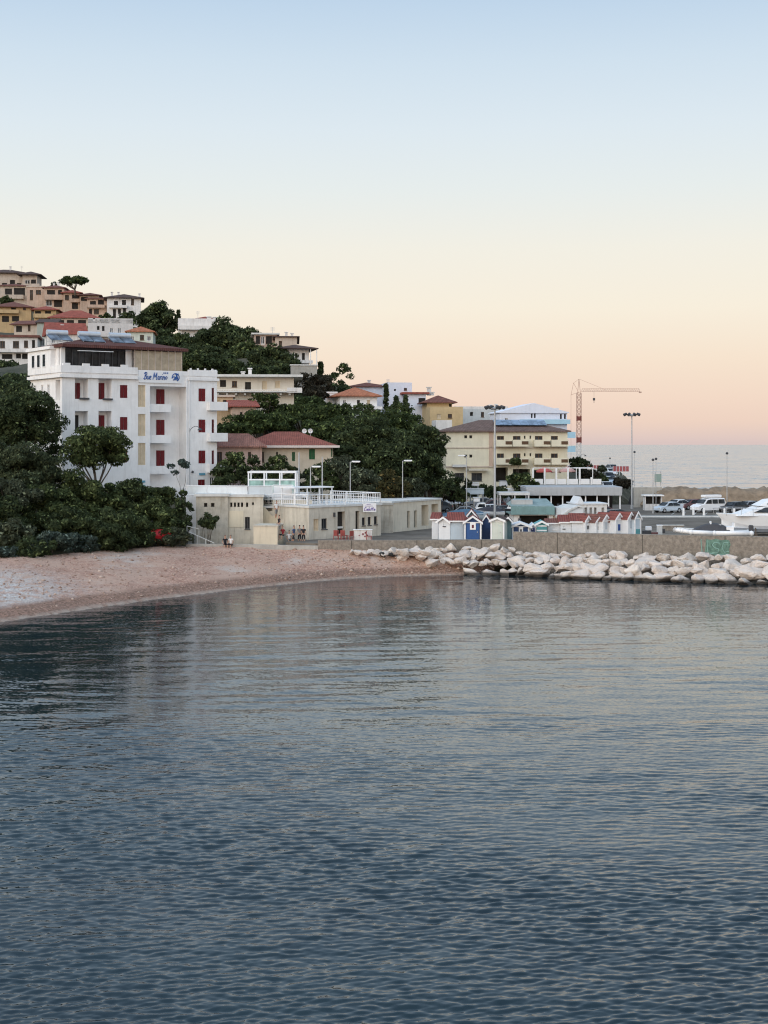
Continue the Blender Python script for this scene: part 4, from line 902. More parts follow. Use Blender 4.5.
lamp('slim white post with a flat lamp head and camera arm beside the pavilion', 310.5, 467, 512, 141, zb=PZ(497, 141)); lamp('tall bare grey pole at the corner of the glass pavilion', 299, 452.5, 505, 144, 'none', .1, zb=4.5, cat='pole', name='utility_pole', group='bare poles')
lamp('tall bare grey pole in front of the olive trees', 322.3, 457, 505, 144, 'none', .09, zb=4.5, cat='pole', name='utility_pole', group='bare poles')
lamp('street lamp with a white head rising from the beach bar roof terrace', 350.3, 462, 505, 146, zb=2.62); lamp('street lamp with a white head behind the long cream block', 402.6, 461, 503, 153, zb=2.62)
lamp('tall floodlight mast with a round crown of lamps beside the crane', 631.8, 415, 507, 200, 'crown', .13, zb=QZ, cat='floodlight mast', name='floodlight_mast', group='floodlight masts')
lamp('thick floodlight mast standing in front of the cream harbour hotel', 494.8, 408, 520, 166, 'crown', .16, zb=QZ, cat='floodlight mast', name='floodlight_mast', group='floodlight masts')
lamp('thin white lamp post in front of the cream hotel with a small flat head', 466.6, 456, 512, 168, 'flat', .07, zb=QZ, hd=-1)
lamp('slender lamp post close beside the tall floodlight mast over the car park', 634.5, 453, 500, 215, 'ball', .05, zb=QZ, group='slender car park posts')
lamp('slender grey post in the car park, the nearer of a close pair', 653, 461, 512, 187, 'ball', .07, zb=QZ, group='slender car park posts'); lamp('slender grey post in the car park with a small sign behind it', 656, 460, 508, 194, 'ball', .05, zb=QZ, group='slender car park posts')
lamp('single slender post between the white van and the dark cars', 727, 454.5, 508, 193, 'ball', .07, zb=QZ, group='slender car park posts')
lamp('black swan neck street lamp in front of the white hotel', 189.5, 428, 495, 148, 'swan', .05, zb=6.6)
lamp('small lamp post on the rising coast road', 610, 459, 470, 300, 'ball', .05, group='small road lamps'); lamp('small hooked lamp near the foot of the crane', 580, 455, 470, 290, 'swan', .06, group='small road lamps')
# hotel corner pole: sail shaped pole beyond terrace
# crane
Yc = 300; zc = 5.0; t = thing('tower_crane', 'salmon and white lattice tower crane with a long thin jib over the coast road', 'crane', (PX(579, Yc), Yc, zc)); K = Yc / F
CR1 = pm('crane_salmon', (.50, .33, .26), .6, .1, 2, .1, 0); CR2 = pm('crane_dark_red', (.20, .06, .05), .6, .1, 2, .1, 0); CR3 = pm('crane_white', (.66, .64, .62), .6, .1, 2, .1, 0)
zz = lambda v: PZ(v, Yc) - zc; xx = lambda u: PX(u, Yc) - PX(579, Yc)
def lattice(mb, z0, z1, hw, st, r=.05):
    n = max(1, round((z1 - z0) / st))
    for sx in (-1, 1):
        for sy in (-1, 1): mb.tube((sx * hw, sy * hw, z0), (sx * hw, sy * hw, z1), r * 1.3, n=4)
    for i in range(n):
        a = z0 + (z1 - z0) * i / n; c = z0 + (z1 - z0) * (i + 1) / n
        for sy in (-1, 1): mb.tube((-hw, sy * hw, a), (hw, sy * hw, c), r, n=4); mb.tube((hw, sy * hw, a), (-hw, sy * hw, c), r, n=4); mb.tube((-hw, sy * hw, c), (hw, sy * hw, c), r, n=4)
        for sx in (-1, 1): mb.tube((sx * hw, -hw, a), (sx * hw, hw, c), r, n=4); mb.tube((sx * hw, hw, a), (sx * hw, -hw, c), r, n=4)
for v0, v1, m in ((470, 443, CR3), (443, 437, CR2), (437, 421, CR2), (421, 416, CR2), (416, 393, CR1)):
    mb = MB(); lattice(mb, zz(v0) - (1.5 if v0 == 470 else 0), zz(v1), .45, 1.0, .06 if m is CR2 and v0 - v1 < 10 else .045)
    if m is CR2 and v0 - v1 < 10: mb.box(-.4, .4, -.4, .4, zz(v0) + .1, zz(v1) - .1)
    mb.build('mast_section', CR1 if (v0, v1) == (437, 421) else m, t)
mb = MB(); zj = zz(391.5); xe = xx(640); n = 26
for i in range(n):
    a = .5 + (xe - .5) * i / n; c = .5 + (xe - .5) * (i + 1) / n
    for y in (-.3, .3): mb.tube((a, y, zj), (c, y, zj), .03, n=4); mb.tube((a, y, zj), ((a + c) / 2, 0, zj + .65), .02, n=4); mb.tube(((a + c) / 2, 0, zj + .65), (c, y, zj), .02, n=4)
    if i < n - 1: mb.tube(((a + c) / 2, 0, zj + .65), ((a + c) / 2 + (xe - .5) / n, 0, zj + .65), .035, n=4)
mb.box(xe - .2, xe + .3, -.3, .3, zj - .3, zj - .05); mb.build('jib', CR1, t)
mb = MB(); mb.path([(-.3, 0, zz(393)), (0, 0, zz(379)), (.3, 0, zz(393))], .07, 4); mb.path([(0, 0, zz(393)), (xx(573.5), 0, zz(383)), (xx(571), 0, zz(395)), (0, 0, zz(392))], .05, 4); mb.build('tower_head', CR1, t)
mb = MB(); mb.path([(0, 0, zz(379)), (xx(605), 0, zz(389.5))], .035, 4); mb.path([(0, 0, zz(379)), (xx(573.5), 0, zz(383))], .035, 4); mb.path([(xx(571), 0, zz(395)), (xx(571), 0, zz(465))], .04, 4); mb.build('stay_cable', CR1, t)
mb = MB(); xh = xx(594); mb.path([(xh, 0, zj), (xh, 0, zz(399))], .03, 4); mb.box(xh - .22, xh + .22, -.2, .2, zz(400.5), zz(398)); mb.tube((xh, 0, zz(400.5)), (xh, 0, zz(403)), .05); mb.build('hook', DGREY, t)
mb = MB(); mb.box(-1.4, .9, -1, 1, -1.2, .9); mb.build('ballast', CONC, t)

# ------------------------------------------------------------------ cars
def car_proto(name, paint, van=False):
    t = thing(name, 'x', 'car')
    L, Wd = (4.1, 1.7) if not van else (4.7, 1.85)
    if not van: prof = [(0, .35), (.05, .62), (.25, .78), (.95, .9), (1.65, 1.38), (2.9, 1.45), (3.7, 1.1), (4.02, .92), (4.1, .5), (4.0, .3), (.15, .25)]; belt = .92
    else: prof = [(0, .35), (.03, .8), (.5, 1.05), (1.0, 1.12), (1.55, 1.75), (2.2, 1.9), (4.5, 1.9), (4.65, 1.3), (4.7, .5), (4.6, .3), (.15, .28)]; belt = 1.15
    bm_ = bmesh.new(); rows = []
    for y in (-.5, -.46, .46, .5):
        e = abs(y) == .5; row = []
        for x, z in prof:
            yy = y * Wd
            if z > belt: yy *= 1 - .28 * (z - belt) / (1.5 - belt if not van else 2.4)
            if e: x = L / 2 + (x - L / 2) * .985; z = .3 + (z - .3) * .965
            row.append(bm_.verts.new((x - L / 2, yy, z)))
        rows.append(row)
    n = len(prof)
    for a, c in zip(rows[:-1], rows[1:]):
        for i in range(n): bm_.faces.new((a[i], a[(i + 1) % n], c[(i + 1) % n], c[i]))
    bm_.faces.new(rows[0][::-1]); bm_.faces.new(rows[-1]); bmesh.ops.recalc_face_normals(bm_, faces=bm_.faces)
    me = bpy.data.meshes.new('body'); bm_.to_mesh(me); bm_.free(); me.materials.append(paint)
    for p in me.polygons: p.use_smooth = False
    o = bpy.data.objects.new('body', me); COL.objects.link(o); o.parent = t; bevel(o, .05, 2)
    def wy(z): return Wd * .5 * (1 - .28 * (z - belt) / (1.5 - belt if not van else 2.4)) + .012
    sets = [[(1.25, .95), (1.72, 1.32), (2.25, 1.36), (2.25, .95)], [(2.32, .95), (2.32, 1.36), (2.9, 1.36), (3.45, 1.1), (3.4, .95)]] if not van else [[(1.25, 1.18), (1.65, 1.68), (2.3, 1.76), (2.3, 1.18)], [(2.4, 1.18), (2.4, 1.76), (3.3, 1.76), (3.3, 1.18)], [(3.4, 1.18), (3.4, 1.76), (4.4, 1.76), (4.45, 1.18)]]
    mb = MB()
    for s_ in sets:
        for sg in (-1, 1):
            pts = [(x - L / 2, sg * wy(z), z) for x, z in s_]; mb.poly(pts if sg < 0 else pts[::-1])
    f = ((1.0, .95, 1.62, 1.37), (3.03, 1.42, 3.72, 1.12)) if not van else ((1.04, 1.18, 1.52, 1.72), (4.545, 1.7, 4.66, 1.25))
    for k, (xa, za, xb, zb_) in enumerate(f):
        o_ = (-.03, .03) if k == 0 else (.03, .03); q = wy((za + zb_) / 2) * .86
        mb.poly([(xa - L/2 + o_[0], -q, za + o_[1]), (xa - L/2 + o_[0], q, za + o_[1]), (xb - L/2 + o_[0], q, zb_ + o_[1]), (xb - L/2 + o_[0], -q, zb_ + o_[1])])
    mb.build('windows', GLASS, t)
    for x in (.78, L - .8):
        for sg in (-1, 1):
            mb = MB(); y = sg * Wd * .5; mb.tube((x - L/2, y - sg * .2, .31), (x - L/2, y + sg * .015, .31), .31, .31, 14); wo = mb.build('wheel', BLACK, t)
            mb = MB(); mb.tube((x - L/2, y, .31), (x - L/2, y + sg * .025, .31), .18, .17, 10); mb.build('rim', GPAINT, wo)
    for sg in (-1, 1):
        mb = MB(); mb.box(-L/2 - .01, -L/2 + .06, sg * Wd * .28, sg * Wd * .45, .58, .72); mb.build('headlight', MATS['lens'], t)
        mb = MB(); mb.box(L/2 - .06, L/2 + .01, sg * Wd * .32, sg * Wd * .46, .7, .88); mb.build('tail_light', RED, t)
    return t
def paint(n, c): return pm(n, c, .3, .03, 1, 0, 0, metal=.0, spec=.6)
CW = paint('car_white', (.75, .76, .78)); CB = paint('car_dark', (.03, .033, .04)); CM = paint('car_maroon', (.13, .05, .05)); CS = paint('car_silver_blue', (.48, .55, .62)); CG = paint('car_grey', (.22, .23, .25))
PROTO = {k: car_proto('parked_car', m) for k, m in (('w', CW), ('b', CB), ('m', CM), ('s', CS), ('g', CG))}; PROTO['v'] = car_proto('parked_van', CW, True)
USED = set()
def car(k, lab, u, v, Y, rz, zb=None, group='cars parked round the harbour'):
    o = PROTO[k] if k not in USED else copy_tree(PROTO[k]); USED.add(k)
    z = QZ + .02 if zb is None else zb
    o.location = (PX(u, Y), Y, z); o.rotation_euler = (0, 0, math.radians(rz)); tag(o, lab, 'van' if k == 'v' else 'car', group); return o
car('s', 'silver blue hatchback parked beside the slender lamp post pair', 668, 511, 189, 28); car('m', 'maroon car parked tight behind the white van', 691, 508, 198, 30); v = car('v', 'white van carrying a long white roof box in the car park', 708, 511, 190, 24)
mb = MB(); mb.box(-.9, 1.9, -.55, .45, 1.98, 2.35); o = mb.build('roof_box', WPAINT, v); bevel(o, .1, 2)
car('b', 'black car parked beside the bow of the white motor yacht', 734, 510, 190, 32); car('g', 'dark grey car partly behind the white motor yacht', 748, 509, 192, 26)
car('w', 'white car half hidden between the silver hatchback and the maroon car', 677, 509, 197, 35)
for i, (u, v_, Y, k, lab) in enumerate(((606.5, 491, 216, 'w', 'white car at the bottom end of the row on the sloping coast road'), (607.5, 485, 236, 's', 'silver blue car just above the lowest white car of the sloping row'), (608.5, 480, 256, 'b', 'black car in the middle of the row on the sloping coast road'),
     (610, 475.5, 278, 'w', 'white car second from the top of the sloping row'), (612, 471, 302, 'g', 'grey car at the top end of the row on the sloping coast road'))):
    car(k, lab, u, v_, Y, 94 + 3 * i, PZ(v_, Y), 'cars in a row on the sloping coast road'); CTRL.append((PX(u, Y), Y, PZ(v_, Y) - .05)); CTRL.append((PX(u + 9, Y), Y, PZ(v_, Y) - .25)); CTRL.append((PX(u - 14, Y), Y, PZ(v_, Y) - .05))
car('b', 'long black car parked behind the gabled huts', 612, 512, 168, 6); car('m', 'maroon car behind the turquoise kiosk and the niche store', 599, 512, 176, 10)
car('v', 'white van parked under the front terrace of the cream hotel', 507, 499, 200, 6, 3.2); car('w', 'white car near the bushes by the blue tarpaulin', 452, 497, 196, 12, 3.2); car('g', 'grey car in the yard beneath the cream hotel', 480, 500, 194, 4, 3.0)
car('w', 'white car beside the thick floodlight mast in the yard', 487, 507, 182, 10)
for k, lab, u, Y, rz in (('b', 'black car in the yard behind the long cream block', 436, 184, 20), ('g', 'dark grey car parked behind the blue tarpaulins', 463, 176, -8), ('m', 'maroon car in the middle of the crowded yard', 492, 190, 14), ('b', 'black car under the small white canopy', 517, 184, 4),
    ('w', 'white car at the edge of the small white canopy', 528, 180, -12), ('b', 'black car behind the turquoise kiosk roof', 548, 172, 8), ('g', 'dark grey car between the kiosk and the niche store', 570, 172, -6), ('b', 'black car next to the boats under the thick mast', 499, 178, 30)):
    car(k, lab, u, 500, Y, rz, 2.9 if Y > 182 else None)
# bollards and small signs in the car park
for i, (u, Y) in enumerate(((683.5, 180), (704, 180.5), (724.5, 180), (734.3, 180), (744, 180), (693.5, 182))):
    if i == 0:
        bo = thing('bollard', 'plain white concrete bollard at the edge of the car park', 'bollard', (PX(u, Y), Y, QZ), 0, 'white bollards of the car park')
        mb = MB(); mb.lathe([(.16, 0), (.14, .8), (.15, .85), (.11, 1.0), (.02, 1.03)], 10); mb.build('post', WPAINT, bo)
        mb = MB(); mb.lathe([(.2, 0), (.2, .08), (.14, .1)], 10); mb.build('foot', CONC, bo)
    else: c = copy_tree(bo); c.location = (PX(u, Y), Y, QZ)
t = thing('information_board', 'green grey information board on posts at the edge of the sea', 'sign', (PX(658, 205), 205, QZ)); mb = MB(); mb.box(-.5, .5, -.04, .04, PZ(482, 205) - QZ, PZ(474, 205) - QZ); mb.build('board', pm('board_green', (.24, .32, .29), .7, .1, 1, .2, 0), t)
mb = MB(); mb.tube((-.4, .06, 0), (-.4, .06, 5.2), .05); mb.tube((.4, .06, 0), (.4, .06, 5.2), .05); mb.build('post', GPAINT, t)
t = thing('ticket_kiosk', 'small white flat roofed kiosk with a dark counter beside the slender posts', 'kiosk', (PX(645, 195), 195, QZ)); w = PX(662, 195) - PX(645, 195)
mb = MB(); mb.box(0, .12, 0, 1.6, 0, 2.0); mb.box(w - .12, w, 0, 1.6, 0, 2.0); mb.box(.12, w - .12, 1.48, 1.6, 0, 2.0); mb.box(.12, w - .12, .02, .1, 0, .9); mb.build('wall', WHITE2, t)
mb = MB(); mb.box(-.25, w + .25, -.3, 1.8, 2.002, 2.16); mb.build('roof', WPAINT, t); mb = MB(); mb.box(.15, w - .15, .9, .95, .92, 1.98); mb.build('opening', VOID, t)

# ------------------------------------------------------------------ boats
def hull_mesh(L, Bm, Hd, n=14, flare=.8, sheer=.25, deck=True):
    rings = []
    for i in range(n + 1):
        t = i / n; x = -L / 2 + L * t                      # bow at -x
        w = Bm / 2 * (1 - (1 - min(1, t / .55)) ** 2.2) if t < .55 else Bm / 2 * (1 - .12 * ((t - .55) / .45) ** 2)
        w = max(w, .02); zt = Hd + sheer * (1 - t) ** 2; zk = Hd * .55 * max(0, 1 - t / .25) ** 1.5
        xs = x - (0.28 * Hd * (1 - t / .3) if t < .3 else 0)
        r = [(xs, -w, zt), (x, -w * flare, zk + (zt - zk) * .45), (x, -w * .35, zk + .08), (x, 0, zk), (x, w * .35, zk + .08), (x, w * flare, zk + (zt - zk) * .45), (xs, w, zt), (xs, w * .5, zt + .04), (xs, 0, zt + .05), (xs, -w * .5, zt + .04), (xs, -w, zt)]
        rings.append(r)
    mb = MB(); mb.loft(rings); return mb
def small_boat(lab, u, v, Y, L, rz, mat, deckm, cover=None, name='moored_boat', zb=None, cabin=False):
    t = thing(name, lab, 'boat', (PX(u, Y), Y, (QZ if zb is None else zb) + .35), math.radians(rz), 'small boats laid up on the quay')
    hull_mesh(L, L * .36, L * .15).build('hull', mat, t, smooth=False)
    mb = MB()
    for x in (-L * .2, L * .25): mb.box(x - .08, x + .08, -L * .16, L * .16, -.37, .12)
    mb.build('cradle', BARK, t)
    if cover:
        mb = MB(); rr = []
        for i in range(7):
            x = -L * .38 + L * .84 * i / 6; hgt = L * .15 + .1 + .45 * math.sin(math.pi * (i + .6) / 7.2); w = L * .17 * math.sin(math.pi * (i + 1.3) / 8.3) ** .6
            rr.append([(x, -w, L * .15 + .03), (x, -w * .5, hgt * .85 + .1), (x, 0, hgt + .1), (x, w * .5, hgt * .85 + .1), (x, w, L * .15 + .03)])
        mb.loft(rr); mb.build('cover', cover, t)
    if cabin:
        mb = MB(); mb.prism([(-L*.12, L*.16), (-L*.02, L*.16 + .8), (L*.16, L*.16 + .85), (L*.2, L*.16)], -L*.11, L*.11); o = mb.build('cabin', WPAINT, t)
        g = MB(); g.prism([(-L*.07, L*.16 + .3), (-L*.02, L*.16 + .68), (L*.14, L*.16 + .68), (L*.16, L*.16 + .3)], -L*.113, L*.113); g.build('window', GLASS, o)
    mb = MB(); mb.box(L * .47, L * .53, -.15, .15, L * .02, L * .2 + .3); mb.build('outboard_motor', DGREY, t)
    return t
BC = pm('blue_tarpaulin', (.08, .15, .22), .7, .2, 1.5, .2, .05, 3)
small_boat('boat wrapped in pale blue tarpaulin, the nearer one beside the cream block', 455, 506, 158, 4.6, 12, HL, None, BC); small_boat('boat wrapped in pale blue tarpaulin, half behind another wrapped one', 468, 504, 163, 4.8, 170, HL, None, BC)
small_boat('white open motor boat on the yard under the cream hotel', 479, 502, 176, 4.4, 8, CW, None, None, cabin=True); small_boat('white boat with a dark cover near the foot of the thick mast', 488, 510, 172, 4, 14, CW, None, pm('dark_tarpaulin', (.05, .05, .06), .8, .2, 1.5, .2, .05, 3))
small_boat('white cabin boat under the long flat canopy', 541, 503, 180, 4.6, 10, CW, None, cabin=True); small_boat('white open boat under the middle of the long canopy', 562, 503, 183, 4.2, -8, CW, None)
small_boat('dark hulled boat with pale cabin in the yard below the small canopy', 511, 506, 176, 4.8, -6, CB, None, cabin=True); small_boat('white boat tucked between the brown hut roof and the yard', 506, 518, 150, 3.2, 20, CW, None)
small_boat('red rowing boat pulled up beneath the dark shrubs on the beach', 157, 543, 131.2, 3.0, 15, RED, None, RED, zb=2.5)
# boat name boards in the yard
for (u0, u1, v0, v1, Y, m, lab) in ((466, 484, 489, 494.5, 186, HL, 'pale blue shelter roof standing in the yard under the cream hotel'), (473.5, 480, 498, 502, 178, WPAINT, 'small white crate shaped cabin in the yard'), (470, 479, 483, 486, 196, WPAINT, 'long white box standing under the hotel windows'), (500, 507.5, 481.5, 486.5, 203, WPAINT, 'white delivery box beside the thick mast')):
    t = thing('yard_shelter', lab, 'shelter', (PX(u0, Y), Y, PZ(v1, Y))); w = PX(u1, Y) - PX(u0, Y); h = (v1 - v0) * Y / F
    mb = MB(); mb.box(0, w, 0, 1.5, 0, h); o = mb.build('box', m, t); bevel(o, .06); mb = MB()
    for x in (.1, w - .1):
        for y in (.1, 1.4): mb.tube((x, y, QZ + .0 - PZ(v1, Y)), (x, y, .02), .05)
    mb.build('leg', GPAINT, t); mb = MB(); mb.box(-.06, w + .06, -.06, 1.56, h + .002, h + .07); mb.build('lid', LCONC, t)
# inflatable boat
t = thing('inflatable_boat', 'long white inflatable boat with a dark folded canopy on the quay', 'boat', (PX(713, 136), 136, QZ + .55), math.radians(-5))
L = 7.0; mb = MB(); tube = [(-L/2 - .1, 0, .38), (-L/2 + .5, -.55, .32), (-L/2 + 1.3, -.85, .22), (0, -.95, .15), (L/2, -.95, .15)]
mb.path(tube, .22, 10); mb.path([(x, -y, z) for x, y, z in tube], .22, 10); 
for x, y, z in tube: mb.lathe([(.02, -.26), (.2, -.18), (.27, 0), (.2, .18), (.02, .26)], 10, (x, y, z)); mb.lathe([(.02, -.26), (.2, -.18), (.27, 0), (.2, .18), (.02, .26)], 10, (x, -y, z))
mb.build('tube', WPAINT, t, smooth=True)
mb = MB(); hull_mesh(L * .96, 1.5, .35).build('hull', LCONC, t); mb.box(-.3, .7, -.35, .35, .2, .95); mb.box(-.3, -.2, -.35, .35, .95, 1.25); mb.build('console', WPAINT, t)
mb = MB(); mb.box(1.2, 1.9, -.6, .6, .2, .75); mb.box(1.9, 2.0, -.6, .6, .75, 1.1); mb.build('seat', WPAINT, t); mb = MB(); mb.box(L/2 - .1, L/2 + .35, -.2, .2, -.2, .9); o = mb.build('outboard_motor', DGREY, t); bevel(o, .08)
mb = MB(); rr = []
for i in range(8):
    x = -2.3 + 3.8 * i / 7; hgt = .35 + .95 * math.sin(math.pi * (i + .3) / 8) * (.5 + .5 * i / 7); w = .8
    rr.append([(x, -w, .35), (x, -w * .5, hgt * .9), (x, 0, hgt), (x, w * .5, hgt * .9), (x, w, .35)])
mb.loft(rr); mb.build('canopy', DGREY, t)
mb = MB()
for x in (-2, 1.6): mb.box(x - .1, x + .1, -.7, .7, -.57, -.0)
mb.build('cradle', BARK, t)
# motor yacht
Y = 143; t = thing('motor_yacht', 'large white motor yacht with tinted cabin windows standing on the quay', 'yacht', (PX(780, Y), Y, QZ + .1), math.radians(4)); t.scale = (1, 1, .92)
L = 12.2; hull_mesh(L, 4.0, 2.0, 18, .82, .35).build('hull', pm('gelcoat', (.78, .80, .82), .25, .02, .5, 0, 0, spec=.6), t)
mb = MB(); hull_mesh(L * .985, 3.3, .55, 18).build('boot_stripe', pm('grey_antifouling', (.34, .38, .44), .5, .1, 1, .2, 0), t); 
GEL = MATS['gelcoat']
def cab(prof, y, name, mat, par, tap=.75):
    mb = MB(); k = len(prof); zmin = min(z for x, z in prof); zmax = max(z for x, z in prof)
    f = lambda z: y * (1 - (1 - tap) * (z - zmin) / (zmax - zmin + 1e-6))
    n = 0; mb.v = [(x, -f(z), z) for x, z in prof] + [(x, f(z), z) for x, z in prof]
    mb.f = [tuple(range(k)), tuple(range(2 * k - 1, k - 1, -1))] + [((i + 1) % k, i, k + i, k + (i + 1) % k) for i in range(k)]
    return mb.build(name, mat, par)
cb = cab([(-4.9, 2.1), (-2.4, 3.1), (-1.4, 3.2), (4.2, 3.2), (5.0, 2.0)], 1.6, 'cabin', GEL, t)
cab([(-3.2, 2.5), (-2.0, 3.02), (-1.5, 3.05), (-1.3, 2.45)], 1.58, 'window', GLASS, cb, .84); cab([(-1.1, 2.45), (-1.3, 3.05), (3.6, 3.05), (4.1, 2.45)], 1.58, 'window', GLASS, cb, .84)
fb = cab([(-2.6, 3.18), (-1.5, 3.85), (-.7, 3.95), (2.6, 3.95), (3.4, 3.2)], 1.25, 'flybridge', GEL, t); cab([(-1.8, 3.4), (-1.2, 3.75), (2.2, 3.75), (2.5, 3.4)], 1.26, 'window', GLASS, fb, .84)
mb = MB(); mb.path([(-6.9, 0, 2.35), (-6.9, 0, 2.9)], .03); mb.path([(-7.0, -.1, 2.9), (-4.5, -1.45, 2.95), (-2.5, -1.9, 2.8)], .025); mb.path([(-7.0, .1, 2.9), (-4.5, 1.45, 2.95), (-2.5, 1.9, 2.8)], .025)
for x, y in ((-5.8, .75), (-4.5, 1.45), (-3.4, 1.75)):
    for s_ in (-1, 1): mb.tube((x, s_ * y, 2.1), (x, s_ * y, 2.93), .02)
mb.build('pulpit_rail', GPAINT, t); mb = MB(); mb.tube((1, 0, 3.9), (1.4, 0, 4.5), .05); mb.build('radar_mast', WPAINT, t)
mb = MB()
for x in (-3, 0, 3): mb.box(x - .12, x + .12, -1.6, 1.6, -.5, .1); mb.tube((x, -1.6, -.5), (x, -1.3, .8), .06); mb.tube((x, 1.6, -.5), (x, 1.3, .8), .06)
mb.build('cradle', BARK, t)
# white stumps and clutter on the quay by the boats
def clutter(lab, u, Y, parts, name='equipment_case', cat='case'):
    t = thing(name, lab, cat, (PX(u, Y), Y, QZ))
    for nm, m, bx in parts: mb = MB(); mb.box(*bx); o = mb.build(nm, m, t); bevel(o, .04)
clutter('white winch box standing on the quay near the end of the hut row', 657.5, 140, [('box', LCONC, (0, .5, 0, .5, 0, 1.1)), ('lid', WPAINT, (-.05, .55, -.05, .55, 1.1, 1.2)), ('drum', DGREY, (.5, .8, .1, .4, .4, .8))])
clutter('dark crates stacked on the quay at the end of the hut row', 643, 139, [('crate', DGREY, (0, .8, 0, .6, 0, .7)), ('crate', CM, (.85, 1.5, 0, .5, 0, .55)), ('crate', CW, (.3, .9, .1, .5, .7, 1.1))], 'crate_pile', 'crates')
t = thing('concrete_barrier', 'low brown barrier with a pale top in front of the harbour slip', 'barrier', (PX(663, 150), 150, QZ)); w = PX(684, 150) - PX(663, 150); mb = MB(); mb.box(0, w, 0, .4, 0, .55); mb.build('block', RUB, t); mb = MB(); mb.box(-.03, w + .03, -.03, .43, .552, .62); mb.build('coping', LCONC, t)
# dark net pile by the sea
t = thing('net_pile', 'dark heap of nets on the quay edge beside the slender lamp post', 'net pile', (PX(642, 214), 214, QZ)); mb = MB(); mb.lathe([(1.9, 0), (1.7, .5), (1.2, .95), (.5, 1.15), (.05, 1.2)], 14); o = mb.build('net', pm('net', (.03, .03, .032), .95, .3, 3, 0, .1, 4), t); o.scale = (1.1, .6, 2.3)
t = thing('parapet_wall', 'low grey stone wall on the quay beneath the dark net heap', 'wall', (PX(634, 205), 205, QZ)); w = PX(662, 205) - PX(634, 205); mb = MB(); mb.box(0, w, 0, .6, 0, PZ(487.5, 205) - QZ); mb.build('wall_body', CONC, t); mb = MB(); mb.box(-.05, w + .05, -.05, .65, PZ(487.5, 205) - QZ + .002, PZ(487.5, 205) - QZ + .1); mb.build('coping', LCONC, t)
# red barriers on the coast road
for (u0, u1, v0, v1, Y, lab) in ((585, 599, 465, 469, 290, 'long red construction fence at the foot of the crane'), (613, 629, 466, 472, 270, 'red and white construction fence on the seaward side of the coast road')):
    t = thing('construction_fence', lab, 'fence', (PX(u0, Y), Y, PZ(v1, Y) - .05)); w = PX(u1, Y) - PX(u0, Y); h = (v1 - v0) * Y / F
    mb = MB(); mb.box(0, w, 0, .06, .15, h); mb.build('mesh_panel', pm('red_netting', (.42, .12, .12), .8, .3, 4, .2, 0), t)
    for i in range(6): mb = MB(); mb.box(w * i / 5 - .04, w * i / 5 + .04, -.05, -.002, -.6, h + .1); mb.build('post', WPAINT, t)
# white chairs under the canopy
ch = thing('terrace_chair', 'white plastic armchair in the yard below the long canopy', 'chair', (0, 0, 0), 0, 'white chairs under the canopy')
mb = MB(); mb.box(-.25, .25, -.25, .25, .42, .47); mb.build('seat', WPAINT, ch); mb = MB(); mb.box(-.25, .25, .22, .27, .47, .95); mb.build('backrest', WPAINT, ch)
for sx in (-1, 1):
    for sy in (-1, 1): mb = MB(); mb.box(sx * .25, sx * .2, sy * .25, sy * .2, 0, .42); mb.build('leg', WPAINT, ch)
spots = [(u + random.uniform(-.8, .8), random.choice((176, 177.5, 179))) for u in (576, 580, 585, 590, 594, 599, 604, 609, 613, 617, 548, 554, 568)]
for i, (u, Y) in enumerate(spots):
    c = ch if i == 0 else copy_tree(ch); c.location = (PX(u, Y), Y, QZ + .0); c.rotation_euler = (0, 0, random.uniform(-3, 3))
# red chairs in front of the bar
rc = thing('bar_chair', 'faded red chair in front of the beach bar door', 'chair', (0, 0, 0), 0, 'red chairs at the beach bar')
RC = pm('red_plastic', (.30, .07, .06), .6, .1, 2, 0, 0)
mb = MB(); mb.box(-.25, .25, -.25, .25, .42, .47); mb.build('seat', RC, rc); mb = MB(); mb.box(-.25, .25, .22, .27, .47, .95); mb.build('backrest', RC, rc)
for sx in (-1, 1):
    for sy in (-1, 1): mb = MB(); mb.box(sx * .25, sx * .2, sy * .25, sy * .2, 0, .42); mb.build('leg', RC, rc)
for i, (u, Y) in enumerate(((336, 135), (340, 134.5), (344, 135.3), (350, 134.4), (353, 135.2), (366, 135), (369, 134.2))):
    c = rc if i == 0 else copy_tree(rc); c.location = (PX(u, Y), Y, QZ + .03); c.rotation_euler = (0, 0, i * 1.3)
t = thing('bar_counter', 'white board counter with painted red flowers outside the beach bar', 'counter', (PX(353.5, 134.6), 134.6, QZ + .02)); w = PX(372, 134.6) - PX(353.5, 134.6)
mb = MB(); mb.box(0, w, 0, .5, 0, 1.0); mb.build('board', WHITE2, t); mb = MB(); mb.box(-.05, w + .05, -.08, .58, 1.0, 1.06); mb.build('counter_top', WPAINT, t)
for k, (x, z, r) in enumerate(((.9, .62, .13), (1.15, .75, .12), (1.3, .5, .14), (1.1, .4, .1), (.55, .5, .08))):
    mb = MB(); pts = [(x + r * (1 if i % 2 else .5) * math.cos(i * math.pi / 5), z + r * (1 if i % 2 else .5) * math.sin(i * math.pi / 5)) for i in range(10)]; mb.prism(pts, -.03, -.006); mb.build('painted_flower', pm('flower_red', (.20, .03, .05), .7, .1, 1, 0, 0), t)
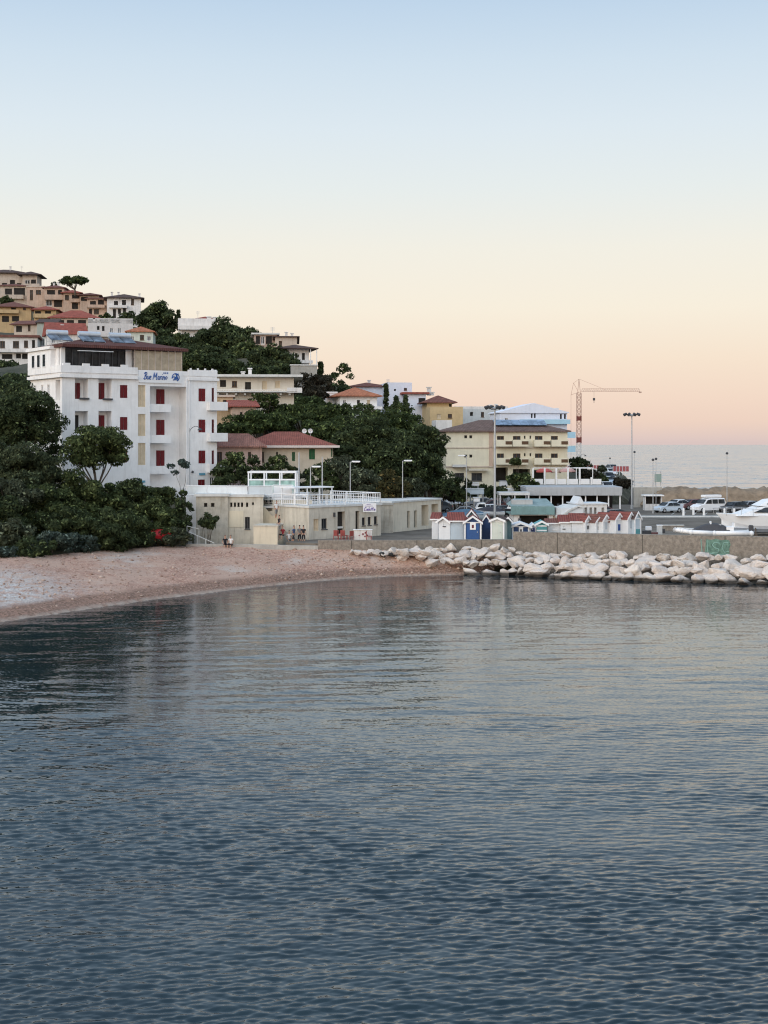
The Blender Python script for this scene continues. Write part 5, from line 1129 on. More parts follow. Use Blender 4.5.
# wooden handrails by the end of the beach
for (pts, lab) in (([(187, 526, 134.2), (199, 529, 134.2)], 'short level timber handrail beside the round shrub'), ([(189, 532, 133.8), (214, 543, 133.4)], 'sloping timber handrail running down to the shingle')):
    t = thing('handrail', lab, 'handrail', (PX(pts[0][0], pts[0][2]), pts[0][2], 2.3), 0, 'timber handrails'); P = [(PX(u, Y) - PX(pts[0][0], pts[0][2]), Y - pts[0][2], PZ(v, Y) - 2.3) for u, v, Y in pts]
    mb = MB(); mb.tube(P[0], P[1], .035); mb.build('rail', LCONC, t); mb = MB()
    for k in range(4): q = [a + (c - a) * k / 3 for a, c in zip(P[0], P[1])]; mb.tube((q[0], q[1], -.6), tuple(q), .03)
    mb.build('post', LCONC, t)
# ------------------------------------------------------------------ people
SKIN = pm('skin', (.42, .25, .18), .6, .05, 3, 0, 0); HAIRM = pm('dark_hair', (.03, .02, .015), .8, .1, 3, 0, 0)
def skin_obj(name, nodes, edges, mat, parent, sub=2):
    bm_ = bmesh.new(); ly = bm_.verts.layers.skin.verify(); vs = [bm_.verts.new(n[:3]) for n in nodes]
    for a, c in edges: bm_.edges.new((vs[a], vs[c]))
    for i, (v, n) in enumerate(zip(vs, nodes)):
        v[ly].radius = (n[3], n[4] if len(n) > 4 else n[3]); v[ly].use_root = (i == 0)
    me = bpy.data.meshes.new(name); bm_.to_mesh(me); bm_.free(); me.materials.append(mat)
    o = bpy.data.objects.new(name, me); COL.objects.link(o); o.parent = parent
    m = o.modifiers.new('skin', 'SKIN'); m.use_smooth_shade = True; m = o.modifiers.new('sub', 'SUBSURF'); m.levels = sub; m.render_levels = sub; return o
def person(lab, u, Y, z, rz, pose, top, bottom, group='people by the outdoor stair', sc=1.0):
    t = thing('person', lab, 'person', (PX(u, Y), Y, z), math.radians(rz), group); t.scale = (sc, sc, sc)
    if pose == 'stand':
        hip, kn, an, toe = (0, .9), (0.02, .48), (-.02, .08), (.12, .03)
        Lg = [[(sx * .09, -kn[0] * s_, .88, .085), (sx * .11, -.03 * s_, .48, .058), (sx * .12, .04 * s_, .08, .038), (sx * .13, -.12 + .04 * s_, .03, .035)] for sx, s_ in ((-1, 1), (1, -.6))]
        hz_ = .93; lean = 0
    elif pose == 'walk':
        Lg = [[(sx * .09, 0, .88, .085), (sx * .1, -.14 * s_, .50, .058), (sx * .1, -.08 * s_ + .1, .09 if s_ > 0 else .16, .038), (sx * .1, -.22 * s_ + .1, .04 if s_ > 0 else .07, .035)] for sx, s_ in ((-1, 1), (1, -1))]
        hz_ = .93; lean = -.05
    else:
        Lg = [[(sx * .1, 0, .48, .09), (sx * .14, -.42, .50, .06), (sx * .14, -.44, .08, .04), (sx * .15, -.58, .04, .035)] for sx in (-1, 1)]
        hz_ = .52; lean = -.06
    T = lambda z, k=0: (0, lean * k, hz_ + z)
    nodes = [(*T(0), .13, .10), (*T(.18, .4), .11, .085), (*T(.38, .8), .15, .095), (*T(.50, 1), .07, .06), (*T(.57, 1.1), .048), (*T(.66, 1.25), .075, .09), (*T(.76, 1.3), .08, .095), (*T(.83, 1.3), .045, .05), (0, lean * 1.3 - .095, hz_ + .69, .018)]
    edges = [(0, 1), (1, 2), (2, 3), (3, 4), (4, 5), (5, 6), (6, 7), (5, 8)]
    for l in Lg:
        b0 = len(nodes); nodes += l; edges += [(0, b0)] + [(b0 + i, b0 + i + 1) for i in range(3)]
    arms = []
    for sx in (-1, 1):
        fw = -.12 if pose != 'sit' else -.3; b0 = len(nodes)
        a = [(sx * .19, lean, hz_ + .44, .05), (sx * .25, lean * .5 + .03, hz_ + .18, .04), (sx * .22, fw, hz_ - .02 if pose != 'sit' else hz_ + .02, .03), (sx * .21, fw - .07, hz_ - .09 if pose != 'sit' else hz_ + .0, .03)]
        arms.append(a); nodes += a; edges += [(3, b0)] + [(b0 + i, b0 + i + 1) for i in range(3)]
    skin_obj('body', nodes, edges, SKIN, t)
    g = 1.14; sh = [(*T(-.04), .145, .115), (*T(.18, .4), .128, .10), (*T(.38, .8), .165, .11), (*T(.49, 1), .085, .07)]
    for a in arms: sh += [(a[0][0], a[0][1], a[0][2], .062), ((a[0][0] + a[1][0]) / 2, (a[0][1] + a[1][1]) / 2, (a[0][2] + a[1][2]) / 2, .058)]
    skin_obj('shirt', sh, [(0, 1), (1, 2), (2, 3), (3, 4), (4, 5), (3, 6), (6, 7)], top, t)
    tr = [(*T(.03), .14, .11), (*T(-.05), .14, .115)]; e = [(0, 1)]
    for l in Lg:
        b0 = len(tr); m_ = [(l[1][i] * .8 + l[2][i] * .2) for i in range(3)]; tr += [(*l[0][:3], .10), (*l[1][:3], .075), (*m_, .068)]; e += [(1, b0), (b0, b0 + 1), (b0 + 1, b0 + 2)]
    skin_obj('trousers', tr, e, bottom, t)
    skin_obj('hair', [(0, lean * 1.3 + .02, hz_ + .70, .078, .07), (0, lean * 1.3 + .012, hz_ + .80, .085, .095), (0, lean * 1.3, hz_ + .86, .05, .055)], [(0, 1), (1, 2)], HAIRM, t, 1)
    return t
def cl(n, c): return pm(n, c, .9, .1, 3, 0, 0)
CK, CWh, CR, CBl, CGr = cl('cloth_black', (.02, .02, .025)), cl('cloth_white', (.7, .7, .7)), cl('cloth_red', (.3, .04, .05)), cl('cloth_blue', (.06, .1, .2)), cl('cloth_grey', (.2, .2, .2))
Z_ = 2.32
person('person in dark clothes standing nearest the corner of the beach bar', 303.5, 134.5, Z_, 160, 'stand', CK, CK); person('person in a grey top standing beside the darkly dressed one', 299.5, 134.8, Z_, 200, 'stand', CGr, CK)
person('person in a blue top walking at the foot of the stair', 293.5, 134.4, Z_, 60, 'walk', CBl, CK); person('person in white sitting on the lowest step of the stair', 289, 134.9, Z_ - .1, 20, 'sit', CWh, CGr)
person('person in a white shirt going down the upper stair by the white block', 276.3, 138.5, 4.55, 30, 'walk', CWh, CGr); person('person in a black top leaning at the top of the cream wall block', 279, 135.0, 3.3, 300, 'stand', CK, CBl)
person('person in red sitting on the steps beneath the black clad one', 283, 134.6, 2.7, 330, 'sit', CR, CK)
person('person in black sitting on the shingle in front of the stone faced building', 225, 132.4, 1.95, 20, 'sit', CK, CK, 'people sitting on the shingle'); person('person in a white top sitting on the shingle beside one in black', 231, 132.3, 1.95, -20, 'sit', CWh, CK, 'people sitting on the shingle')

# ------------------------------------------------------------------ shore lines
WL = np.array([(-75, 55), (-50, 71), (-38, 82), (-30.5, 89.5), (-25.7, 93.9), (-21.8, 100.6), (-17.9, 107), (-11.1, 115.9), (-7, 120.3), (-3, 124.0), (1.5, 126.3), (6, 127.4), (7.6, 128.2), (9.2, 129.6), (10.2, 130.9)], float)
BK = np.array([(-110, 75), (-75, 96), (-52, 105), (-42, 110), (-36, 114.5), (-32, 118), (-28, 122.5), (-23, 128), (-19, 133.2), (-12, 132.6), (-6, 130.5), (0, 130.45), (6, 130.9), (10.6, 131.2)], float)
def resamp(P, n, t=None):
    d = np.r_[0, np.cumsum(np.hypot(*np.diff(P, axis=0).T))]; t = np.linspace(0, d[-1], n) if t is None else t * d[-1]
    return np.c_[np.interp(t, d, P[:, 0]), np.interp(t, d, P[:, 1])]
nU, nV = 520, 130
tp_ = np.linspace(0, 1, nU); A_ = resamp(WL, nU); B_ = resamp(BK, nU)
s_ = np.linspace(-.35, 1.02, nV); 
X = A_[:, None, 0] * (1 - s_) + B_[:, None, 0] * s_; Yg = A_[:, None, 1] * (1 - s_) + B_[:, None, 1] * s_
wob = np.sin(X * .9 + Yg * .3) * .035 + np.sin(X * 2.3 - Yg * 1.1) * .02 + np.sin(X * .21 + 2) * .03 + np.sin(X * .37 - Yg * .8) * .05
dist = np.hypot(B_[:, 0] - A_[:, 0], B_[:, 1] - A_[:, 1])[:, None] * s_[None, :]
Zt = np.where(dist < 0, dist * .12, .85 * (1 - np.exp(-dist / 2.2)))
bz = np.interp(B_[:, 0], [-60, -32, -19, -6, 13], [2.4, 2.35, 2.25, 2.1, 2.0])[:, None]
Z = Zt + (bz - .85) * np.clip(s_, 0, 1)[None, :] ** 1.3 + wob * np.clip(dist, 0, 1) + RNG.normal(0, .018, X.shape)
Z += .10 * np.exp(-((dist - 3.2 + .5 * np.sin(X * .25)) / .7) ** 2)       # berm crest
V = np.stack([X, Yg, Z], -1).reshape(-1, 3)
idx = np.arange(nU * nV).reshape(nU, nV); Fc = np.stack([idx[:-1, :-1], idx[1:, :-1], idx[1:, 1:], idx[:-1, 1:]], -1).reshape(-1, 4)
def beach_mat():
    m, nt, b = base_mat('shingle'); tc = nt.nodes.new('ShaderNodeTexCoord'); v = tc.outputs['Object']
    sep = nt.nodes.new('ShaderNodeSeparateXYZ'); nt.links.new(v, sep.inputs[0])
    vor = nt.nodes.new('ShaderNodeTexVoronoi'); vor.inputs['Scale'].default_value = 7; nt.links.new(v, vor.inputs['Vector'])
    sv = nt.nodes.new('ShaderNodeSeparateXYZ'); nt.links.new(vor.outputs['Color'], sv.inputs[0])
    c = mixc(nt, sv.outputs[0], (.27, .135, .09), (.54, .34, .25))
    c = mixc(nt, noise(nt, v, .35, 5, .65, .42, .62), c, (.47, .31, .23))
    c = mixc(nt, noise(nt, v, .16, 4, .6, .56, .70), c, (.50, .42, .36))          # drier pale patches
    ds = nt.nodes.new('ShaderNodeVectorMath'); ds.operation = 'DISTANCE'; ds.inputs[1].default_value = (-34, 101, 1.2); nt.links.new(v, ds.inputs[0])
    dm = nt.nodes.new('ShaderNodeMapRange'); dm.inputs[1].default_value = 15; dm.inputs[2].default_value = 6; nt.links.new(ds.outputs['Value'], dm.inputs[0])
    dn = nt.nodes.new('ShaderNodeMath'); dn.operation = 'MULTIPLY'; nt.links.new(dm.outputs[0], dn.inputs[0]); nt.links.new(noise(nt, v, .8, 4, .7, .35, .55), dn.inputs[1])
    c = mixc(nt, dn.outputs[0], c, mixc(nt, sv.outputs[2], (.36, .34, .32), (.62, .60, .57)))     # grey deposit of larger stones
    wet = nt.nodes.new('ShaderNodeMapRange'); wet.inputs[1].default_value = .75; wet.inputs[2].default_value = .55; nt.links.new(sep.outputs[2], wet.inputs[0])
    c = mixc(nt, wet.outputs[0], c, mixc(nt, sv.outputs[1], (.15, .085, .055), (.34, .20, .14)))
    w2 = nt.nodes.new('ShaderNodeMapRange'); w2.inputs[1].default_value = .22; w2.inputs[2].default_value = .08; nt.links.new(sep.outputs[2], w2.inputs[0])
    wn = nt.nodes.new('ShaderNodeMath'); wn.operation = 'MULTIPLY'; nt.links.new(w2.outputs[0], wn.inputs[0]); nt.links.new(noise(nt, v, 1.1, 5, .7, .3, .6), wn.inputs[1])
    c = mixc(nt, wn.outputs[0], c, (.38, .30, .24))                                  # pale wash line of fine stones
    nt.links.new(c, b.inputs['Base Color']); b.inputs['Roughness'].default_value = .85
    bump(nt, b, vor.outputs['Distance'], .8, .06); return m
me = np_mesh('beach', V, Fc, beach_mat(), True); o = bpy.data.objects.new('beach', me); COL.objects.link(o); tag(o, kind='structure')
# loose pebbles
n = 9000; iu = RNG.uniform(.18, .999, n); iv = RNG.uniform(.03, 1, n) ** .9
ai = (iu * (nU - 1)).astype(int); bi = ((iv * 1.0 + .35) / 1.37 * (nV - 1)).astype(int); P = V.reshape(nU, nV, 3)[ai, bi] + RNG.normal(0, .1, (n, 3)) * [1, 1, 0]
rad = RNG.gamma(2.2, .022, n)[:, None] + .015
oct_ = np.array([(1, 0, 0), (0, 1, 0), (-1, 0, 0), (0, -1, 0), (0, 0, .7), (0, 0, -.6)]); fo = np.array([(0, 1, 4), (1, 2, 4), (2, 3, 4), (3, 0, 4), (1, 0, 5), (2, 1, 5), (3, 2, 5), (0, 3, 5)])
pv = (P[:, None, :] + oct_[None] * rad[:, None, :] * RNG.uniform(.6, 1.4, (n, 6, 1))).reshape(-1, 3); pf = (fo[None] + 6 * np.arange(n)[:, None, None]).reshape(-1, 3)
m, nt, b = base_mat('pebble'); g = nt.nodes.new('ShaderNodeNewGeometry'); nt.links.new(mixc(nt, g.outputs['Random Per Island'], (.22, .13, .09), (.55, .42, .34)), b.inputs['Base Color']); b.inputs['Roughness'].default_value = .85
o = bpy.data.objects.new('pebbles', np_mesh('pebbles', pv, pf, m)); COL.objects.link(o); tag(o, kind='stuff')

# ------------------------------------------------------------------ boulders
def rock_mat():
    m, nt, b = base_mat('limestone'); tc = nt.nodes.new('ShaderNodeTexCoord'); v = tc.outputs['Object']; oi = nt.nodes.new('ShaderNodeObjectInfo')
    c = mixc(nt, noise(nt, v, 1.0, 6, .7, .3, .7), (.50, .43, .375), (.76, .69, .62))
    c = mixc(nt, noise(nt, v, 3.2, 5, .75, .58, .75), c, (.27, .20, .155))
    c = mixc(nt, oi.outputs['Random'], c, mixc(nt, .5, c, (.62, .53, .47)))
    g = nt.nodes.new('ShaderNodeNewGeometry'); sp = nt.nodes.new('ShaderNodeSeparateXYZ'); nt.links.new(g.outputs['Position'], sp.inputs[0])
    r = nt.nodes.new('ShaderNodeMapRange'); r.inputs[1].default_value = .42; r.inputs[2].default_value = .2; nt.links.new(sp.outputs[2], r.inputs[0])
    c = mixc(nt, r.outputs[0], c, (.07, .06, .05)); nt.links.new(c, b.inputs['Base Color']); b.inputs['Roughness'].default_value = .9
    bump(nt, b, noise(nt, v, 2.2, 8, .7), .9, .22); return m
RM = rock_mat(); ROCKS = []
for k in range(12):
    bm_ = bmesh.new(); rr = random.Random(k + 3)
    for i in range(13):
        d = Vector((rr.gauss(0, 1), rr.gauss(0, 1), rr.gauss(0, 1))).normalized() * rr.uniform(.8, 1.08); bm_.verts.new((d.x, d.y * .85, d.z * .72))
    r = bmesh.ops.convex_hull(bm_, input=bm_.verts[:]); bmesh.ops.delete(bm_, geom=[e for e in r['geom_interior'] if isinstance(e, bmesh.types.BMVert)], context='VERTS')
    bmesh.ops.bevel(bm_, geom=bm_.edges[:], offset=.06, segments=1, affect='EDGES', profile=.6)
    bmesh.ops.triangulate(bm_, faces=bm_.faces[:]); bmesh.ops.subdivide_edges(bm_, edges=[e for e in bm_.edges if e.calc_length() > .18], cuts=2, use_grid_fill=True)
    from mathutils import noise as mn
    for v_ in bm_.verts: v_.co *= 1 + .10 * mn.noise(v_.co * 1.7 + Vector((k, 0, 0))) + .09 * mn.noise(v_.co * 4.3)
    me = bpy.data.meshes.new('boulder'); bm_.to_mesh(me); bm_.free(); me.materials.append(RM)
    ROCKS.append(me)
QW = np.array([(6.5, 131.0), (12.1, 131.2), (20, 128.6), (34, 124.3), (60, 117), (80, 111)], float)
def wallpt(x): return np.interp(x, QW[:, 0], QW[:, 1])
RL = []
def rock(x, y, z, s, lab, grp='boulders piled against the quay wall'):
    o = bpy.data.objects.new('boulder', random.choice(ROCKS)); COL.objects.link(o); o.location = (x, y, z); o.scale = (s * random.uniform(.95, 1.45), s * random.uniform(.85, 1.1), s * random.uniform(.8, 1.0))
    o.rotation_euler = (random.uniform(-.4, .4), random.uniform(-.35, .35), random.uniform(0, 6.3)); tag(o, lab, 'boulder', grp); RL.append(o); return o
for row, (dy, z, s, st, lab) in enumerate(((-6.0, .15, .80, .92, 'pale limestone boulder in the waterline row below the quay wall'), (-4.7, .75, .82, .92, 'pale limestone boulder in the middle of the rock armour'),
                                      (-3.2, 1.25, .80, .9, 'pale limestone boulder in the top row touching the quay wall'), (-1.6, 1.7, .62, .95, 'small pale limestone boulder filling the joint against the quay wall'))):
    x = (7.6, 4.4, 1.6, 3)[row]
    while x < 62:
        k = min(1, max(.55, (x - 3) / 12)); yy = float(wallpt(x)); sz = s * random.uniform(.6, 1.45) * (.75 + .25 * k)
        rock(x, yy + dy * k + random.uniform(-.4, .4), z * (1 if x > 9 or row == 0 else 1.0) + random.uniform(-.12, .22) + (.3 if x < 12 and row else 0), sz, lab); x += st * random.uniform(.75, 1.2) * (sz / s)
for x in (9, 11, 14.3, 16.5, 19, 21, 23.5, 25.2, 27, 29, 30.5, 33, 35, 38, 41, 44, 47, 50): rock(x, float(wallpt(x)) - 1.0, 1.7, random.uniform(.6, .95), 'smaller limestone boulder wedged high in the rock armour', 'smaller wedged boulders')
for i, (u, v, s) in enumerate(((352, 549, .4), (358, 551, .5), (365, 550, .35), (371, 551.5, .5), (378, 550, .55), (385, 551, .5), (392, 548.5, .7), (399, 551.5, .5), (404, 549, .8), (411, 552, .5), (417, 549, .7), (424, 552, .6))):
    rock(PX(u, 129.3), 129.3 - (i % 3) * .4, 1.85 + s * .2, s, 'small white stone at the thin end of the rock armour on the shingle', 'small stones at the end of the rock armour')
for u in (383, 391): rock(PX(u, 128.7), 128.7, 1.75, .4, 'dark wet stone among the small white ones on the shingle', 'dark stones on the shingle').material_slots[0].link = 'OBJECT'
for o in RL[-2:]: o.material_slots[0].link = 'OBJECT'; o.material_slots[0].material = pm('dark_stone', (.03, .03, .03), .8, .3, 3, 0, .05)

# ------------------------------------------------------------------ quay sheet, terrain
ASPH = pm('asphalt', (.165, .145, .122), .95, .35, .25, .5, .01, 20, spec=.08)
QP = [(-9.3, 132.6), (-6.5, 131.1), (0, 131.0), (12.4, 131.9), (20.3, 129.35), (34.3, 125.05), (60.3, 117.8), (96, 107.8), (140, 100), (150, 214), (34, 214), (-2, 214), (2, 190), (-4, 160), (-9, 143)]
mb = MB(); mb.poly([(x, y, QZ) for x, y in QP]); k = len(QP)
for i in range(k): a, c = QP[i], QP[(i + 1) % k]; mb.poly([(*c, QZ), (*a, QZ), (*a, -2), (*c, -2)])
o = mb.build('quay', ASPH); tag(o, kind='structure')
mb = MB()                                                          # painted bay lines and the road edge
for i in range(9):
    x = PX(668 + 11 * i, 186); mb.poly([(x, 184, QZ + .008), (x + .12, 184, QZ + .008), (x + 1.6, 189, QZ + .008), (x + 1.48, 189, QZ + .008)])
mb.poly([(30, 176, QZ + .008), (70, 176, QZ + .008), (70, 176.3, QZ + .008), (30, 176.3, QZ + .008)])
o = mb.build('road_marking', pm('road_paint', (.5, .5, .48), .8, .2, 2, 0, 0)); tag(o, kind='structure')
mb = MB(); mb.box(30, 95, 177.2, 178.6, QZ + .004, QZ + .13); o = mb.build('pavement', LCONC); tag(o, kind='structure')
# rubble sea wall beyond the car park
SW = pm('brown_rubble', (.24, .18, .125), .95, .35, .8, .3, .25, 1.5)
nx, ny = 160, 14; xs = np.linspace(37.5, 140, nx); prof = np.array([(0, 0), (.8, .9), (1.6, 1.9), (2.4, 2.5), (3.2, 2.75), (4.5, 2.85), (6, 2.9), (7.5, 2.8), (8.5, 2.4), (9.5, 1.6), (10.5, .5), (12, -.8), (13, -2), (14, -3)])
Xw = np.repeat(xs[:, None], ny, 1) + RNG.normal(0, .12, (nx, ny)); Yw = 201 + prof[None, :, 0] * .9 + RNG.normal(0, .15, (nx, ny)) - (xs[:, None] - 37) * .05
endf = np.clip((xs - 37.4) / 3.5, 0, 1)[:, None] ** .5; Zw = QZ - .1 + (prof[None, :, 1] + .18 * np.sin(xs[:, None] * .9) + RNG.normal(0, .14, (nx, ny))) * endf
Vw = np.stack([Xw, Yw, Zw], -1).reshape(-1, 3); iw = np.arange(nx * ny).reshape(nx, ny); Fw = np.stack([iw[:-1, :-1], iw[1:, :-1], iw[1:, 1:], iw[:-1, 1:]], -1).reshape(-1, 4)
o = bpy.data.objects.new('breakwater', np_mesh('breakwater', Vw, Fw, SW)); COL.objects.link(o); tag(o, 'long brown rubble breakwater bank between the car park and the open sea', 'breakwater')

CTRL += [(-32, 120, 2.6), (-36, 118, 2.6), (-27, 126, 2.6), (-21, 134, 2.5), (-60, 110, 3.5), (-80, 105, 5), (-33, 136, 4.6), (-28, 140, 5.0), (-24, 142, 5.2), (-45, 130, 5.5), (-60, 135, 9), (-70, 150, 13),
         (-50, 160, 8), (-46, 175, 9), (-80, 200, 14), (-120, 180, 17), (-70, 240, 18), (-50, 230, 15), (-45, 200, 11), (-120, 120, 12), (-160, 250, 48), (-150, 350, 60), (-200, 450, 72), (-120, 470, 56), (-100, 600, 30), (-200, 650, 40), (-60, 420, 36), (-20, 380, 20), (0, 340, 14),
         (20, 300, 9), (30, 330, 8), (10, 420, 8), (-20, 500, 10), (-12, 230, 9), (-25, 215, 10), (0, 225, 6), (-8, 190, 5), (-20, 185, 7), (-35, 185, 12), (6, 235, 4.2), (30, 232, 4), (44, 240, 3.6), (40, 255, 5), (36, 282, 5.2), (45, 330, 6), (38, 380, 5), (-5, 172, 4), (5, 200, 3)]
C = np.array(CTRL); xy = C[:, :2]; 
D = np.hypot(xy[:, None, 0] - xy[None, :, 0], xy[:, None, 1] - xy[None, :, 1])
A = np.zeros((len(C) + 3,) * 2); A[:-3, :-3] = D + np.eye(len(C)) * -1.5; A[:-3, -3] = 1; A[:-3, -2:] = xy / 100; A[-3:, :-3] = A[:-3, -3:].T
wgt = np.linalg.lstsq(A, np.r_[C[:, 2], 0, 0, 0], rcond=None)[0]
def inpoly(x, y, P):
    r = np.zeros(x.shape, bool); j = len(P) - 1
    for i in range(len(P)):
        (xi, yi), (xj, yj) = P[i], P[j]; c = ((yi > y) != (yj > y)); xx_ = (xj - xi) * (y - yi) / ((yj - yi) + 1e-12) + xi; r ^= c & (x < xx_); j = i
    return r
def terr(x, y):
    x = np.atleast_1d(np.asarray(x, float)); y = np.atleast_1d(np.asarray(y, float)); z = np.zeros(x.shape)
    for i in range(len(C)): z += wgt[i] * np.hypot(x - xy[i, 0], y - xy[i, 1])
    z += wgt[-3] + wgt[-2] * x / 100 + wgt[-1] * y / 100
    yb = np.interp(x, BK[:, 0], BK[:, 1]); d = y - yb
    z = np.where(d < 4, np.minimum(z, 2.15 + np.clip(d, -99, 4) * .35), z)
    xc = np.interp(y, [100, 205, 216, 240, 300, 380, 430, 480, 700], [-6, -6, 37, 41, 52, 58, 48, 20, -10]); z = np.where((x > xc) & (y > 208), np.minimum(z, 3.5 - (x - xc) * .8), z)
    z = np.where(inpoly(x, y, [(a, c) for a, c in QP]), 2.2, z); z = np.where((y < 206) & (x > -6) & (z > 2.2) & (x > xc + 14), 2.0, z)
    return np.maximum(z, -4)
gx_ = np.r_[np.arange(-320, -120, 6), np.arange(-120, 64, 1.5), np.arange(64, 110, 6)]; gy_ = np.r_[np.arange(76, 110, 2), np.arange(110, 260, 1.5), np.arange(260, 480, 3.5), np.arange(480, 760, 12)]
GX, GY = np.meshgrid(gx_, gy_, indexing='ij'); GZ = terr(GX.ravel(), GY.ravel()).reshape(GX.shape); GZ += RNG.normal(0, .08, GZ.shape) * (GZ > 2.25)
it = np.arange(GX.size).reshape(GX.shape); Ft = np.stack([it[:-1, :-1], it[1:, :-1], it[1:, 1:], it[:-1, 1:]], -1).reshape(-1, 4)
m, nt, b = base_mat('hill_ground'); tc = nt.nodes.new('ShaderNodeTexCoord'); v = tc.outputs['Object']
c = mixc(nt, noise(nt, v, .12, 6, .7, .35, .65), (.03, .035, .016), (.09, .08, .05)); c = mixc(nt, noise(nt, v, 1.2, 4, .7, .55, .75), c, (.15, .13, .10)); nt.links.new(c, b.inputs['Base Color']); b.inputs['Roughness'].default_value = .95
bump(nt, b, noise(nt, v, 1.5, 6, .7), 1, .4)
o = bpy.data.objects.new('hillside', np_mesh('hillside', np.stack([GX, GY, GZ], -1).reshape(-1, 3), Ft, m, True)); COL.objects.link(o); tag(o, kind='structure')

# ------------------------------------------------------------------ trees and shrubs
def clumps(cen, rad, sq, n, leaf, up=.35, asp=1.6):
    """leaf quads scattered round the surfaces of many small clumps"""
    k = len(cen); ci = RNG.integers(0, k, n); d = RNG.normal(0, 1, (n, 3)); d /= np.linalg.norm(d, axis=1)[:, None]
    d[:, 2] = np.where(RNG.random(n) < up, np.abs(d[:, 2]), d[:, 2])
    r = rad[ci] * RNG.uniform(.55, 1.08, n) ** .6
    p = cen[ci] + d * r[:, None] * sq
    nrm = d + RNG.normal(0, .55, (n, 3)); nrm /= np.linalg.norm(nrm, axis=1)[:, None]
    t = np.cross(nrm, RNG.normal(0, 1, (n, 3))); t /= np.linalg.norm(t, axis=1)[:, None] + 1e-9; bt = np.cross(nrm, t)
    s = leaf * RNG.uniform(.6, 1.3, n)[:, None]
    q = np.stack([p - t * s * asp * .5, p - bt * s * .35 + t * s * .1, p + t * s * asp * .5, p + bt * s * .35 + t * s * .1], 1)
    return q.reshape(-1, 3)
LM = {'dark': leaf_mat('leaf_dark', (.032, .047, .021), (.115, .145, .062)), 'mid': leaf_mat('leaf_mid', (.040, .060, .024), (.145, .175, .068)), 'pine': leaf_mat('leaf_pine', (.034, .053, .018), (.115, .145, .05)),
      'olive': leaf_mat('leaf_olive', (.05, .06, .035), (.14, .16, .10)), 'grey': leaf_mat('leaf_grey', (.05, .07, .055), (.13, .17, .14)), 'yellow': leaf_mat('leaf_yellow', (.05, .05, .02), (.13, .12, .05), (.25, .17, .06)),
      'brown': leaf_mat('leaf_brown', (.03, .028, .018), (.075, .065, .045)), 'tamarisk': leaf_mat('leaf_tamarisk', (.04, .055, .028), (.13, .15, .075))}
